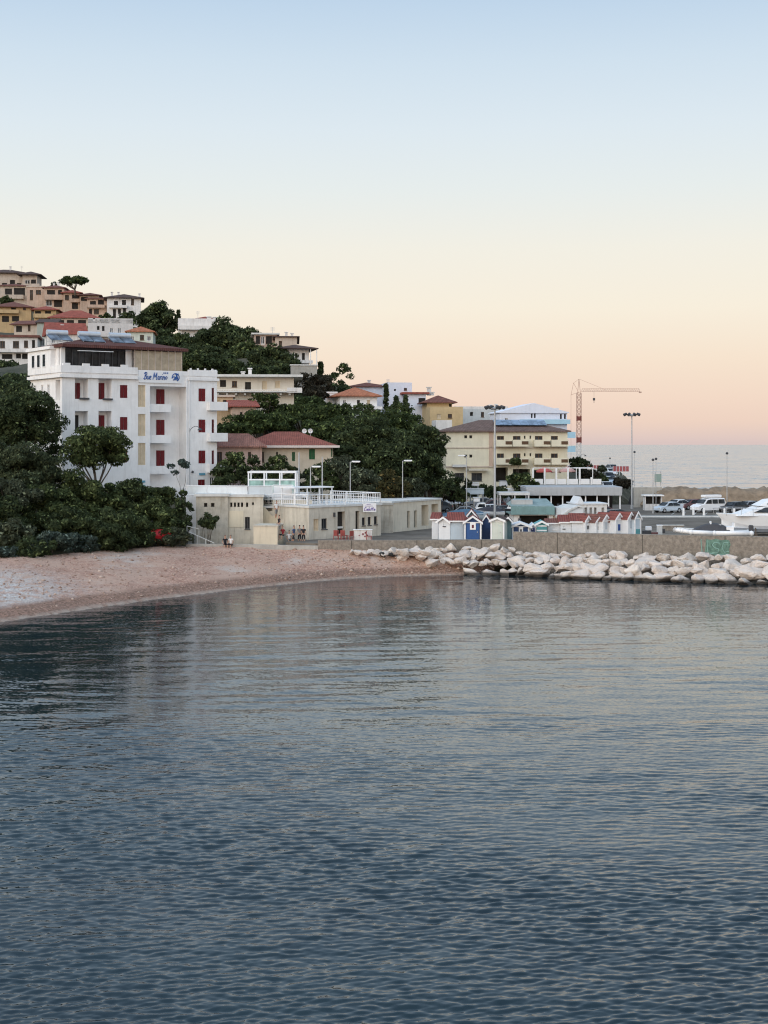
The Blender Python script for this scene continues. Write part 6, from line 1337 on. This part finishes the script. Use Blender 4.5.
def tree(kind, label, u, Y, vt, vb, wpx, mat, name='tree', cat='tree', group=None, dens=1.0, trunk=True, zb=None, lean=0):
    k = Y / F; w = wpx * k; x = PX(u, Y); zt = PZ(vt, Y); zc = PZ(vb, Y); zg = float(terr(x, Y)[0]) if zb is None else zb; zg = min(zg, zc + .3)
    t = thing(name, label, cat, (x, Y, zg), 0, group); h = zt - zc; z0 = zc - zg; cz = z0 + h / 2
    leaf = max(.16, min(.5, 2.4 * k)); sh = {'umbrella': .75, 'round': .85, 'shrub': .85, 'cypress': 1, 'airy': .8}[kind]
    R = np.array([w / 2, w / 2 * sh, h / 2])
    nc = {'umbrella': 46, 'round': 60, 'shrub': 50, 'cypress': 40, 'airy': 15}[kind]; nc = int(nc * max(.7, min(2.4, (w * h / 40) ** .5)))
    d = RNG.normal(0, 1, (nc, 3)); d /= np.linalg.norm(d, axis=1)[:, None]; rr = RNG.uniform(.25, .86, nc) ** .55
    if kind == 'umbrella': d[:, 2] = np.abs(d[:, 2]) * 1.0 - .15
    if kind == 'cypress': zz_ = RNG.uniform(-1, 1, nc); prof = np.clip(1 - np.abs(zz_ + .35) ** 1.6 * .75, .05, 1); d = np.c_[d[:, :2] * prof[:, None] * .5, zz_]; rr = np.ones(nc) * .95
    if kind in ('round', 'shrub'): d[:, 2] = np.where(d[:, 2] < -.6, -.6, d[:, 2])
    cen = d * rr[:, None] * R; wob_ = 1 + .16 * np.sin(np.arctan2(d[:, 1], d[:, 0]) * 3 + RNG.uniform(0, 6)) + RNG.normal(0, .07, nc); cen[:, :2] *= wob_[:, None]
    if kind == 'umbrella': cen[:, 2] = cen[:, 2] - h * .18
    cen[:, 2] += cz
    k_ = RNG.random(nc) < .12; cen[k_] = (cen[k_] - [0, 0, cz]) * 1.14 + [0, 0, cz]
    rad = (min(w, h * 1.6) * .12) * RNG.uniform(.6, 1.35, nc) * (1.1 if kind == 'airy' else 1)
    if kind == 'cypress': rad = w * .28 * RNG.uniform(.7, 1.2, nc)
    area = (4 * math.pi * rad ** 2).sum(); n = int(min(26000, max(900, dens * area * 1.1 / (leaf * leaf * .56))))
    if kind == 'airy': n = int(n * .6)
    Q = clumps(cen, rad, np.array([1.25, 1.25, .75 if kind in ('umbrella', 'airy') else .9]), n, leaf)
    me = np_mesh('crown', Q, np.arange(len(Q)).reshape(-1, 4), LM[mat]); o = bpy.data.objects.new('crown' if kind != 'shrub' else 'foliage', me); COL.objects.link(o); o.parent = t
    mb = MB(); r = max(.05, min(.4, w * .024)); top = Vector((lean, 0, z0 + h * (.25 if kind != 'shrub' else .35))); fork = Vector((lean * .5, 0, max(z0 * .6, .15)))
    if kind == 'shrub': fork = Vector((0, 0, .2))
    nst = 2 if kind in ('airy', 'umbrella') and w > 3 else 1
    mb.tube((0, 0, -.8), fork, r * 1.25, r, 8)
    for i in range(0 if kind == 'cypress' else min(14, nc // 4)):
        e = Vector(cen[RNG.integers(0, nc)]); m_ = fork.lerp(e, .5) + Vector((RNG.normal(0, .1), RNG.normal(0, .1), -.05 * h)); mb.tube(fork, m_, r * .6, r * .4, 6); mb.tube(m_, e, r * .4, r * .12, 5)
    if kind == 'cypress': mb.tube(fork, (0, 0, z0 + h * .8), r, r * .3, 6)
    mb.build('trunk' if kind != 'shrub' else 'stem', BARK, t, smooth=True); return t
T_ = tree
# dense slope between the hotel and the shingle
g = 'shrubs on the slope above the shingle'
T_('round', 'big dense dark tree rising at the picture edge beside the hotel flank', 20, 141, 377, 462, 68, 'dark', dens=1.2)
T_('round', 'dark tree crown close behind the big dense tree beneath the grey apartment house', 2, 165, 372, 430, 60, 'dark'); T_('round', 'dark tree squeezed between the hotel flank and the big dense tree', 46, 147, 395, 480, 34, 'dark')
T_('shrub', 'feathery olive green tamarisk below the big dense tree', 14, 132, 442, 505, 74, 'tamarisk', 'shrub', 'shrub', g, dens=1.3); T_('shrub', 'second feathery tamarisk leaning over dark shrubs', 46, 133, 457, 520, 50, 'tamarisk', 'shrub', 'shrub', g)
T_('shrub', 'spiky grey green shrub on the slope under the tamarisk', 12, 127, 478, 520, 52, 'olive', 'shrub', 'shrub', g)
for (u, Y, a, c, w, m, lab) in ((0, 124, 495, 556, 62, 'dark', 'dark shrub at the picture edge low on the slope'), (38, 128, 486, 548, 60, 'mid', 'green shrub in the middle of the slope below the tamarisks'), (72, 132, 470, 540, 56, 'mid', 'tall rounded shrub right below the small forked tree'),
    (62, 126, 505, 555, 62, 'dark', 'dark low shrub spreading toward the shingle under the tall rounded one'), (98, 134, 474, 530, 46, 'mid', 'green shrub around the foot of the small forked tree'), (104, 128, 510, 553, 64, 'dark', 'wide dark shrub whose foot touches the shingle'),
    (128, 136, 478, 530, 50, 'dark', 'dark rounded shrub under the teal plate of the hotel'), (132, 129.5, 512, 550, 50, 'dark', 'low dark shrub next to the red rowing boat'), (152, 137, 480, 530, 40, 'mid', 'green shrub in front of the hotel ground floor doors'),
    (158, 132.5, 500, 541, 46, 'mid', 'green shrub overhanging the red rowing boat'), (172, 138, 483, 528, 34, 'mid', 'upright shrub beside the white terrace wall of the hotel'), (182, 136, 500, 538, 26, 'dark', 'dark shrub hugging the corner of the stone faced building'),
    (84, 138, 486, 530, 50, 'dark', 'dark shrub pressed against the hotel base'), (118, 141, 488, 525, 40, 'dark', 'dark shrub just behind the rounded one at the hotel base')):
    T_('shrub', lab, u, Y, a, c, w, m, 'shrub', 'shrub', g, dens=1.15)
for (u, Y, a, c, w, m, lab) in ((30, 120.5, 538, 562, 64, 'dark', 'dark ground hugging bush at the top of the shingle'), (52, 122.5, 532, 555, 46, 'grey', 'silvery grey bush at the top of the shingle'), (78, 124.5, 535, 555, 40, 'grey', 'smaller silvery bush beside the other silvery one'), (3, 118, 545, 566, 30, 'grey', 'silvery bush cut by the picture edge at the top of the shingle'),
    (172, 131.9, 529, 547, 34, 'olive', 'pale low bush on the dirt slope between red boat and handrail'), (115, 127, 532, 553, 50, 'dark', 'low dark bush at the foot of the wide dark shrub'), (8, 122, 515, 555, 44, 'olive', 'pale olive bush behind the ground hugging one')):
    T_('shrub', lab, u, Y, a, c, w, m, 'bush', 'bush', 'bushes along the top of the shingle', dens=1.1)
T_('round', 'small forked tree with a broad open crown in front of the hotel', 97, 139, 428, 472, 66, 'mid', dens=1.0, group=None)
T_('airy', 'thin sparse little tree beside the black street lamp', 181, 144, 456, 476, 20, 'grey', 'tree')
T_('shrub', 'round dark shrub in front of the stone faced beach building', 208, 134.6, 514.5, 531, 23, 'dark', 'shrub', 'shrub')
# pines and olives behind the beach
g = 'umbrella pines behind the villa'
for (u, Y, a, c, w, lab) in ((228, 176, 412, 450, 46, 'umbrella pine showing beside the curved hotel wing'), (262, 186, 403, 440, 76, 'umbrella pine with a wide crown behind the pink annex'), (303, 196, 396.5, 428, 92, 'umbrella pine whose crown is highest above the villa roof'),
    (340, 188, 408, 446, 80, 'umbrella pine just past the end of the villa roof'), (384, 192, 403, 452, 96, 'huge umbrella pine in front of the white bungalow'), (412, 186, 413, 470, 64, 'tall dark pine next to the white house by the cream hotel')):
    T_('umbrella', lab, u, Y, a, c, w, 'pine', 'pine_tree', 'pine tree', g, dens=1.25)
for (u, Y, a, c, w, m, lab) in ((365, 180, 420, 475, 66, 'dark', 'dark rounded tree under the huge umbrella pine'), (398, 176, 438, 494, 70, 'dark', 'dark rounded tree behind the white street lamp'), (430, 180, 455, 497, 44, 'dark', 'dark rounded tree reaching toward the cream hotel'), (425, 183, 425, 470, 40, 'dark', 'dark tree filling the gap below the tall dark pine'),
    (342, 178, 440, 480, 50, 'dark', 'dark tree behind the olive trees beside the villa'), (300, 172, 474, 500, 60, 'dark', 'dark hedge tree behind the glass pavilion'), (262, 172, 468, 498, 70, 'dark', 'dark hedge tree seen through the glass pavilion')):
    T_('round', lab, u, Y, a, c, w, m, 'tree', 'tree', 'dark trees behind the beach', dens=1.1)
for (u, Y, a, c, w, m, lab) in ((234, 158, 449, 492, 34, 'mid', 'bushy tree in front of the pink annex'), (254, 157, 455, 490, 30, 'dark', 'dark bushy tree before the villa front'), (276, 158, 454, 490, 34, 'mid', 'bushy tree with a few pink flowers before the villa'), (296, 160, 466, 494, 26, 'olive', 'small olive tree under the green shuttered window'),
    (318, 157, 462, 500, 36, 'mid', 'bushy tree behind the tall bare pole'), (338, 159, 455, 500, 44, 'olive', 'olive tree behind the lamp of the beach bar roof'), (364, 156, 468, 503, 44, 'olive', 'olive tree behind the cream link building'), (388, 157, 472, 503, 44, 'yellow', 'yellowish flowering bush behind the long cream block'), (410, 160, 476, 502, 34, 'olive', 'olive bush behind the end of the long cream block'), (222, 156, 462, 492, 26, 'dark', 'dark bush beside the hotel corner')):
    T_('shrub', lab, u, Y, a, c, w, m, 'tree', 'tree', 'bushy trees in front of the villa', dens=1.1)
# hillside trees
g = 'trees on the hillside'
for (kd, u, Y, a, c, w, m, lab) in (('round', 156, 318, 303, 338, 38, 'dark', 'dark round tree beside the white hilltop house'), ('round', 222, 282, 319.5, 368, 50, 'dark', 'largest dark tree crown standing against the sky'), ('round', 246, 276, 326, 372, 36, 'dark', 'dark tree joined to the largest crown by the pergola house'),
    ('round', 204, 290, 331, 368, 34, 'dark', 'dark tree below the flat roofed grey house'), ('round', 182, 296, 334, 362, 34, 'mid', 'greenish tree above the brown hotel roof'), ('round', 166, 300, 330, 356, 30, 'dark', 'dark tree between the orange roof and the flat roofed house'), ('round', 270, 250, 346, 378, 42, 'dark', 'dark tree below the pergola terrace'),
    ('round', 236, 262, 352, 380, 50, 'dark', 'dark tree above the long cream house'), ('round', 205, 262, 356, 380, 40, 'dark', 'dark tree behind the corner of the hotel'), ('shrub', 298, 236, 375, 398, 34, 'brown', 'brownish bush below the concrete retaining wall'), ('shrub', 318, 240, 374, 398, 30, 'brown', 'brownish bush above the white parapet wall'),
    ('shrub', 283, 244, 362, 380, 26, 'dark', 'dark bush between the ridge house and the long cream house'), ('airy', 341, 258, 361, 391, 26, 'mid', 'airy pine with see through branches against the sky'), ('shrub', 325, 254, 374, 394, 22, 'dark', 'dark bush beside the airy pine'), ('cypress', 320.5, 262, 362, 378, 7, 'dark', 'little pointed conifer on the ridge'),
    ('cypress', 386, 234, 383.5, 409, 6, 'dark', 'tall narrow cypress before the blue white house'), ('cypress', 396, 232, 397, 409, 6, 'dark', 'short cypress beside the tall narrow one'), ('cypress', 405.5, 230, 396, 409, 4.5, 'dark', 'smallest cypress under the red trimmed house'), ('shrub', 360, 224, 404, 416, 44, 'mid', 'low bush in front of the white bungalow'),
    ('shrub', 400, 220, 404, 416, 40, 'mid', 'low bush before the blue white house'), ('shrub', 303, 226, 395, 408, 30, 'dark', 'dark bush under the white parapet wall'), ('shrub', 265, 196, 394, 410, 40, 'pine', 'low pine bush against the long cream house'), ('shrub', 128, 350, 312, 326, 18, 'dark', 'dark bush in the garden of the white hilltop house'),
    ('shrub', 107, 352, 312, 328, 16, 'mid', 'green bush between the peach house and the pale terrace house'), ('shrub', 5, 396, 296, 306, 14, 'mid', 'green bush beneath the loggia house'), ('shrub', 6, 285, 360, 388, 30, 'dark', 'dark bush at the foot of the grey apartment house'), ('shrub', 36, 270, 368, 392, 22, 'dark', 'dark bush between the apartment house and the hotel'),
    ('shrub', 172, 320, 318, 334, 14, 'dark', 'dark bush at the side of the dark round tree'), ('cypress', 178.5, 316, 310, 330, 4, 'dark', 'thin conifer against the flat roofed house'), ('shrub', 54, 412, 282, 290, 6, 'dark', 'tiny bush on the hilltop beside the chimneys'), ('shrub', 143, 330, 326, 340, 16, 'brown', 'brown bush below the white hilltop house'),
    ('shrub', 522, 200, 472, 492, 28, 'mid', 'round green shrub tree in front of the cream hotel'), ('round', 580, 225, 457, 474, 22, 'dark', 'dark bush at the end of the cream hotel'), ('shrub', 455, 196, 477, 494, 26, 'dark', 'dark bush beside the entrance of the cream hotel'), ('shrub', 486, 206, 484, 498, 22, 'dark', 'dark low hedge under the hotel windows'),
    ('shrub', 470, 200, 485, 499, 24, 'dark', 'dark hedge between the hotel and the yard shelters'), ('shrub', 500, 198, 487, 499, 26, 'dark', 'dark hedge beside the foot of the thick mast'), ('shrub', 520, 194, 490, 503, 22, 'dark', 'dark hedge behind the small white canopy'), ('shrub', 447, 186, 486, 503, 22, 'brown', 'brown bush behind the blue tarpaulins'),
    ('shrub', 460, 184, 490, 503, 16, 'mid', 'green bush in the yard beside the pale blue shelter'), ('shrub', 588, 222, 470, 480, 22, 'brown', 'brown scrub on the slope under the crane'), ('shrub', 598, 226, 474, 484, 20, 'dark', 'dark scrub beside the lower cars of the coast road'), ('shrub', 622, 232, 478, 490, 22, 'brown', 'brown scrub on the seaward bank of the coast road'), ('shrub', 440, 176, 478, 500, 22, 'dark', 'dark bush above the blue tarpaulins'), ('shrub', 602, 262, 466, 472, 8, 'olive', 'small pale bush by the sloping coast road'), ('shrub', 516, 208, 458, 466, 10, 'mid', 'hanging green plant on a balcony of the cream hotel')):
    T_(kd, lab, u, Y, a, c, w, m, 'tree' if kd != 'shrub' else 'bush', 'tree' if kd != 'shrub' else 'bush', g if kd != 'shrub' else 'bushes on the hillside')
for i, (u, Y, a, c, w, m, lab) in enumerate(((190, 222, 350, 374, 36, 'mid', 'green tree peeping over the right end of the brown hotel roof'), (212, 226, 354, 378, 36, 'dark', 'dark tree peeping over the crenels of the hotel wing'), (200, 245, 366, 392, 44, 'dark', 'dark tree just above the crenels of the hotel wing'), (228, 250, 360, 388, 44, 'mid', 'green tree behind the roof of the long cream house'), (262, 240, 364, 386, 40, 'dark', 'dark tree beside the white roof chimney of the long cream house'), (288, 246, 354, 376, 30, 'dark', 'dark tree under the deck of the ridge house'),
    (214, 268, 346, 372, 40, 'dark', 'dark tree filling the slope below the largest crown'), (248, 262, 342, 366, 36, 'mid', 'green tree below the pergola house parapet'), (190, 280, 346, 372, 36, 'dark', 'dark tree over the end of the brown hotel roof'), (166, 290, 338, 362, 30, 'dark', 'dark tree behind the middle of the brown hotel roof'),
    (308, 222, 398, 420, 40, 'pine', 'pine crown below the white parapet wall'), (335, 214, 404, 424, 44, 'pine', 'pine crown below the garden of the white bungalow'), (20, 230, 376, 400, 60, 'dark', 'dark tree in front of the grey apartment house'), (46, 210, 385, 420, 30, 'dark', 'dark tree beside the hotel flank parapet'), (315, 232, 386, 402, 26, 'brown', 'brownish tree behind the white parapet wall'), (336, 246, 384, 398, 30, 'dark', 'dark tree at the foot of the airy pine'))):
    T_('round', lab, u, Y, a, c, w, m, 'tree', 'tree', g, dens=1.1)
for i, (u, Y, a, c, w, m) in enumerate(((-45, 124, 470, 545, 90, 'dark'), (-120, 120, 480, 560, 100, 'mid'), (-95, 140, 400, 480, 90, 'dark'), (-190, 128, 460, 550, 110, 'dark'), (-170, 150, 390, 470, 100, 'mid'), (-270, 125, 470, 570, 110, 'dark'), (-260, 155, 380, 470, 110, 'dark'), (-350, 130, 440, 560, 120, 'mid'), (-60, 190, 380, 430, 80, 'dark'), (-150, 200, 370, 425, 90, 'mid'), (-240, 210, 350, 420, 90, 'dark'), (-340, 180, 370, 440, 110, 'dark'), (-70, 260, 340, 385, 70, 'dark'), (-190, 280, 320, 370, 80, 'mid'))):
    T_('round', 'tree on the slope beyond the picture edge', u, Y, a, c, w, m, 'tree', 'tree', 'trees beyond the picture edge', dens=.7)
T_('umbrella', 'lone umbrella pine standing on the skyline of the hill', 75, 392, 273, 288, 34, 'pine', 'pine_tree', 'pine tree', dens=1.2, zb=PZ(293, 392))

# ------------------------------------------------------------------ water
def water_mat(name, b1, b2, rough=.04, far=None):
    m, nt, b = base_mat(name); tc = nt.nodes.new('ShaderNodeTexCoord'); v = tc.outputs['Object']
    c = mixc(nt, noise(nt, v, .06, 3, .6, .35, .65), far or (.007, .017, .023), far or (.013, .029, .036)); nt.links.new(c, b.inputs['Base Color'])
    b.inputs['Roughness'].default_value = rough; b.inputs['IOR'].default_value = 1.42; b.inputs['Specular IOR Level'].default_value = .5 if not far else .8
    geo = nt.nodes.new('ShaderNodeNewGeometry'); acc = geo.outputs['Normal']        # ripples finer than the mesh: small random slopes
    for sc, k, s3 in (b1, b2):
        mp = nt.nodes.new('ShaderNodeMapping'); mp.inputs['Scale'].default_value = s3; mp.inputs['Rotation'].default_value = (0, 0, .2); nt.links.new(v, mp.inputs['Vector'])
        n_ = nt.nodes.new('ShaderNodeTexNoise'); n_.inputs['Scale'].default_value = sc; n_.inputs['Detail'].default_value = 3; nt.links.new(mp.outputs[0], n_.inputs['Vector'])
        a_ = nt.nodes.new('ShaderNodeVectorMath'); a_.operation = 'SUBTRACT'; a_.inputs[1].default_value = (.5, .5, .5); nt.links.new(n_.outputs['Color'], a_.inputs[0])
        m_ = nt.nodes.new('ShaderNodeVectorMath'); m_.operation = 'MULTIPLY'; m_.inputs[1].default_value = (k * .5, k, 0); nt.links.new(a_.outputs[0], m_.inputs[0])
        d_ = nt.nodes.new('ShaderNodeVectorMath'); d_.operation = 'ADD'; nt.links.new(acc, d_.inputs[0]); nt.links.new(m_.outputs[0], d_.inputs[1]); acc = d_.outputs[0]
    nn = nt.nodes.new('ShaderNodeVectorMath'); nn.operation = 'NORMALIZE'; nt.links.new(acc, nn.inputs[0]); nt.links.new(nn.outputs[0], b.inputs['Normal'])
    return m
R_ = [11.0]
while R_[-1] < 138: R_.append(R_[-1] * (1 + .0014 * (4.0 if R_[-1] < 22 else (1.0 if R_[-1] < 60 else 1.4))))
R_ = np.array(R_); TH = np.r_[np.linspace(-2.6, -.50, 140)[:-1], np.linspace(-.50, .54, 1150), np.linspace(.54, 2.2, 120)[1:]]; dth = np.gradient(TH)[None, :]; RR, TT = np.meshgrid(R_, TH, indexing='ij'); WX = RR * TT; WY = RR * 1.0
WZ = np.zeros_like(WX); rngw = np.random.default_rng(5)
for i in range(120):
    lam = .19 * (4.5 / .19) ** (rngw.random() ** 1.9) ; ang = rngw.normal(-.12, .36) ; kx, ky = math.sin(ang) * 2 * math.pi / lam, math.cos(ang) * 2 * math.pi / lam
    slope = (.050 if lam < .42 else (.020 if lam < .9 else (.007 if lam < 2 else .0065))) * rngw.exponential(.85); a = slope * lam / (2 * math.pi); dy = np.gradient(R_)[:, None]; att = np.clip((lam / 3.2 - np.maximum(dy, R_[:, None] * dth * .7)) / (lam / 5), 0, 1)
    ph = kx * WX + ky * WY + rngw.uniform(0, 6.28); WZ += a * att * (np.sin(ph) + .25 * np.cos(2 * ph))
gust = .86 + .42 * np.sin(WX * .11 + WY * .05 + 1.1) * np.sin(WX * .04 - WY * .09) + .22 * np.sin(WX * .07 + WY * .52 + 1.3 * np.sin(WX * .13)) + .12 * np.sin(WX * .3 + WY * .21)
WZ *= gust * (1 - .62 * smooth01((RR - 45) / 60))
iw = np.arange(WX.size).reshape(WX.shape); Fw = np.stack([iw[:-1, :-1], iw[:-1, 1:], iw[1:, 1:], iw[1:, :-1]], -1).reshape(-1, 4)
o = bpy.data.objects.new('bay_water', np_mesh('bay_water', np.stack([WX, WY, WZ], -1).reshape(-1, 3), Fw, water_mat('bay_water', (1.1, .12, (.4, 1.3, 1)), (9, .22, (.6, 1.2, 1)), .065), True)); COL.objects.link(o); tag(o, kind='structure')
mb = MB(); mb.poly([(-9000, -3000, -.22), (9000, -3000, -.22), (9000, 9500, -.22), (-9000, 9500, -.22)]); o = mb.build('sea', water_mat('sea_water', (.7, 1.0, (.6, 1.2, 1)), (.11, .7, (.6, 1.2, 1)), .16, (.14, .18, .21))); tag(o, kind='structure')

# ------------------------------------------------------------------ sky, sun, camera
Wd = bpy.data.worlds.new('World'); S.world = Wd; Wd.use_nodes = True; nt = Wd.node_tree; bg = nt.nodes['Background']
tc = nt.nodes.new('ShaderNodeTexCoord'); sp = nt.nodes.new('ShaderNodeSeparateXYZ'); nt.links.new(tc.outputs['Generated'], sp.inputs[0])
rmp = nt.nodes.new('ShaderNodeValToRGB'); rmp.color_ramp.interpolation = 'B_SPLINE' if False else 'LINEAR'
def lin(c): return tuple(((x / 255) / 12.92 if x / 255 < .04045 else ((x / 255 + .055) / 1.055) ** 2.4) for x in c)
SKY = [(0.0, (207, 187, 183)), (6, (214, 192, 184)), (20, (226, 200, 184)), (43, (231, 207, 189)), (83, (235, 217, 197)), (133, (236, 227, 210)), (193, (231, 228, 217)), (253, (220, 226, 225)), (313, (211, 222, 229)), (380, (198, 214, 227)), (443, (182, 203, 223)), (600, (174, 199, 222)), (850, (164, 190, 217)), (1500, (152, 178, 208)), (4000, (138, 164, 198))]
els = rmp.color_ramp.elements; mz = nt.nodes.new('ShaderNodeMapRange'); mz.inputs[1].default_value = 0; mz.inputs[2].default_value = 1.0; nt.links.new(sp.outputs[2], mz.inputs[0]); nt.links.new(mz.outputs[0], rmp.inputs[0])
for i, (px, c) in enumerate(SKY):
    z = math.sin(math.atan(px / F))
    e = els[0] if i == 0 else (els[1] if i == 1 else els.new(min(1, z))); e.position = min(1, z); q_ = 1; e.color = (*(x * q_ for x in lin(c)), 1)
# the side where the sun has set is brighter than the side in view
glow = nt.nodes.new('ShaderNodeVectorMath'); glow.operation = 'DOT_PRODUCT'; glow.inputs[1].default_value = Vector((-.75, -.60, .25)).normalized(); nt.links.new(tc.outputs['Generated'], glow.inputs[0])
gm = nt.nodes.new('ShaderNodeMapRange'); gm.interpolation_type = 'SMOOTHSTEP'; gm.inputs[1].default_value = -.25; gm.inputs[2].default_value = 1; gm.inputs[3].default_value = 1; gm.inputs[4].default_value = 3.6; gm2 = nt.nodes.new('ShaderNodeMapRange'); gm2.interpolation_type = 'SMOOTHSTEP'; gm2.inputs[1].default_value = -.25; gm2.inputs[2].default_value = 1; nt.links.new(glow.outputs['Value'], gm2.inputs[0]); nt.links.new(glow.outputs['Value'], gm.inputs[0])
warm = mixc(nt, gm2.outputs[0], (1, 1, 1), (1.0, .80, .64)); tint = mixc(nt, 1.0, rmp.outputs[0], warm, 'MULTIPLY'); nt.links.new(tint, bg.inputs['Color']); nt.links.new(gm.outputs[0], bg.inputs['Strength'])
sun = bpy.data.lights.new('sun', 'SUN'); sun.energy = .6; sun.angle = math.radians(35); sun.color = (1, .93, .88); so = bpy.data.objects.new('sun', sun); COL.objects.link(so)
so.rotation_euler = Vector((.62, .66, -.42)).to_track_quat('-Z', 'Y').to_euler()
cam = bpy.data.cameras.new('camera'); co = bpy.data.objects.new('camera', cam); COL.objects.link(co); co.location = (0, 0, H); co.rotation_euler = (math.pi / 2, 0, 0)
cam.sensor_fit = 'VERTICAL'; cam.sensor_height = 24; cam.lens = 24 * F / 1024; cam.shift_y = (V0 - 512) / 1024; cam.clip_start = .5; cam.clip_end = 20000
S.camera = co; S.view_settings.view_transform = 'Standard'; S.view_settings.look = 'None'; S.view_settings.exposure = .16; S.view_settings.gamma = 1; S.view_settings.use_curve_mapping = False
S.cycles.use_denoising = True; S.cycles.pixel_filter_type = 'BLACKMAN_HARRIS'; S.cycles.filter_width = 1.15; S.cycles.max_bounces = 6
for o in list(PROTO.values()):
    if 'group' not in o.keys():
        for ch in list(o.children_recursive): bpy.data.objects.remove(ch)
        bpy.data.objects.remove(o)
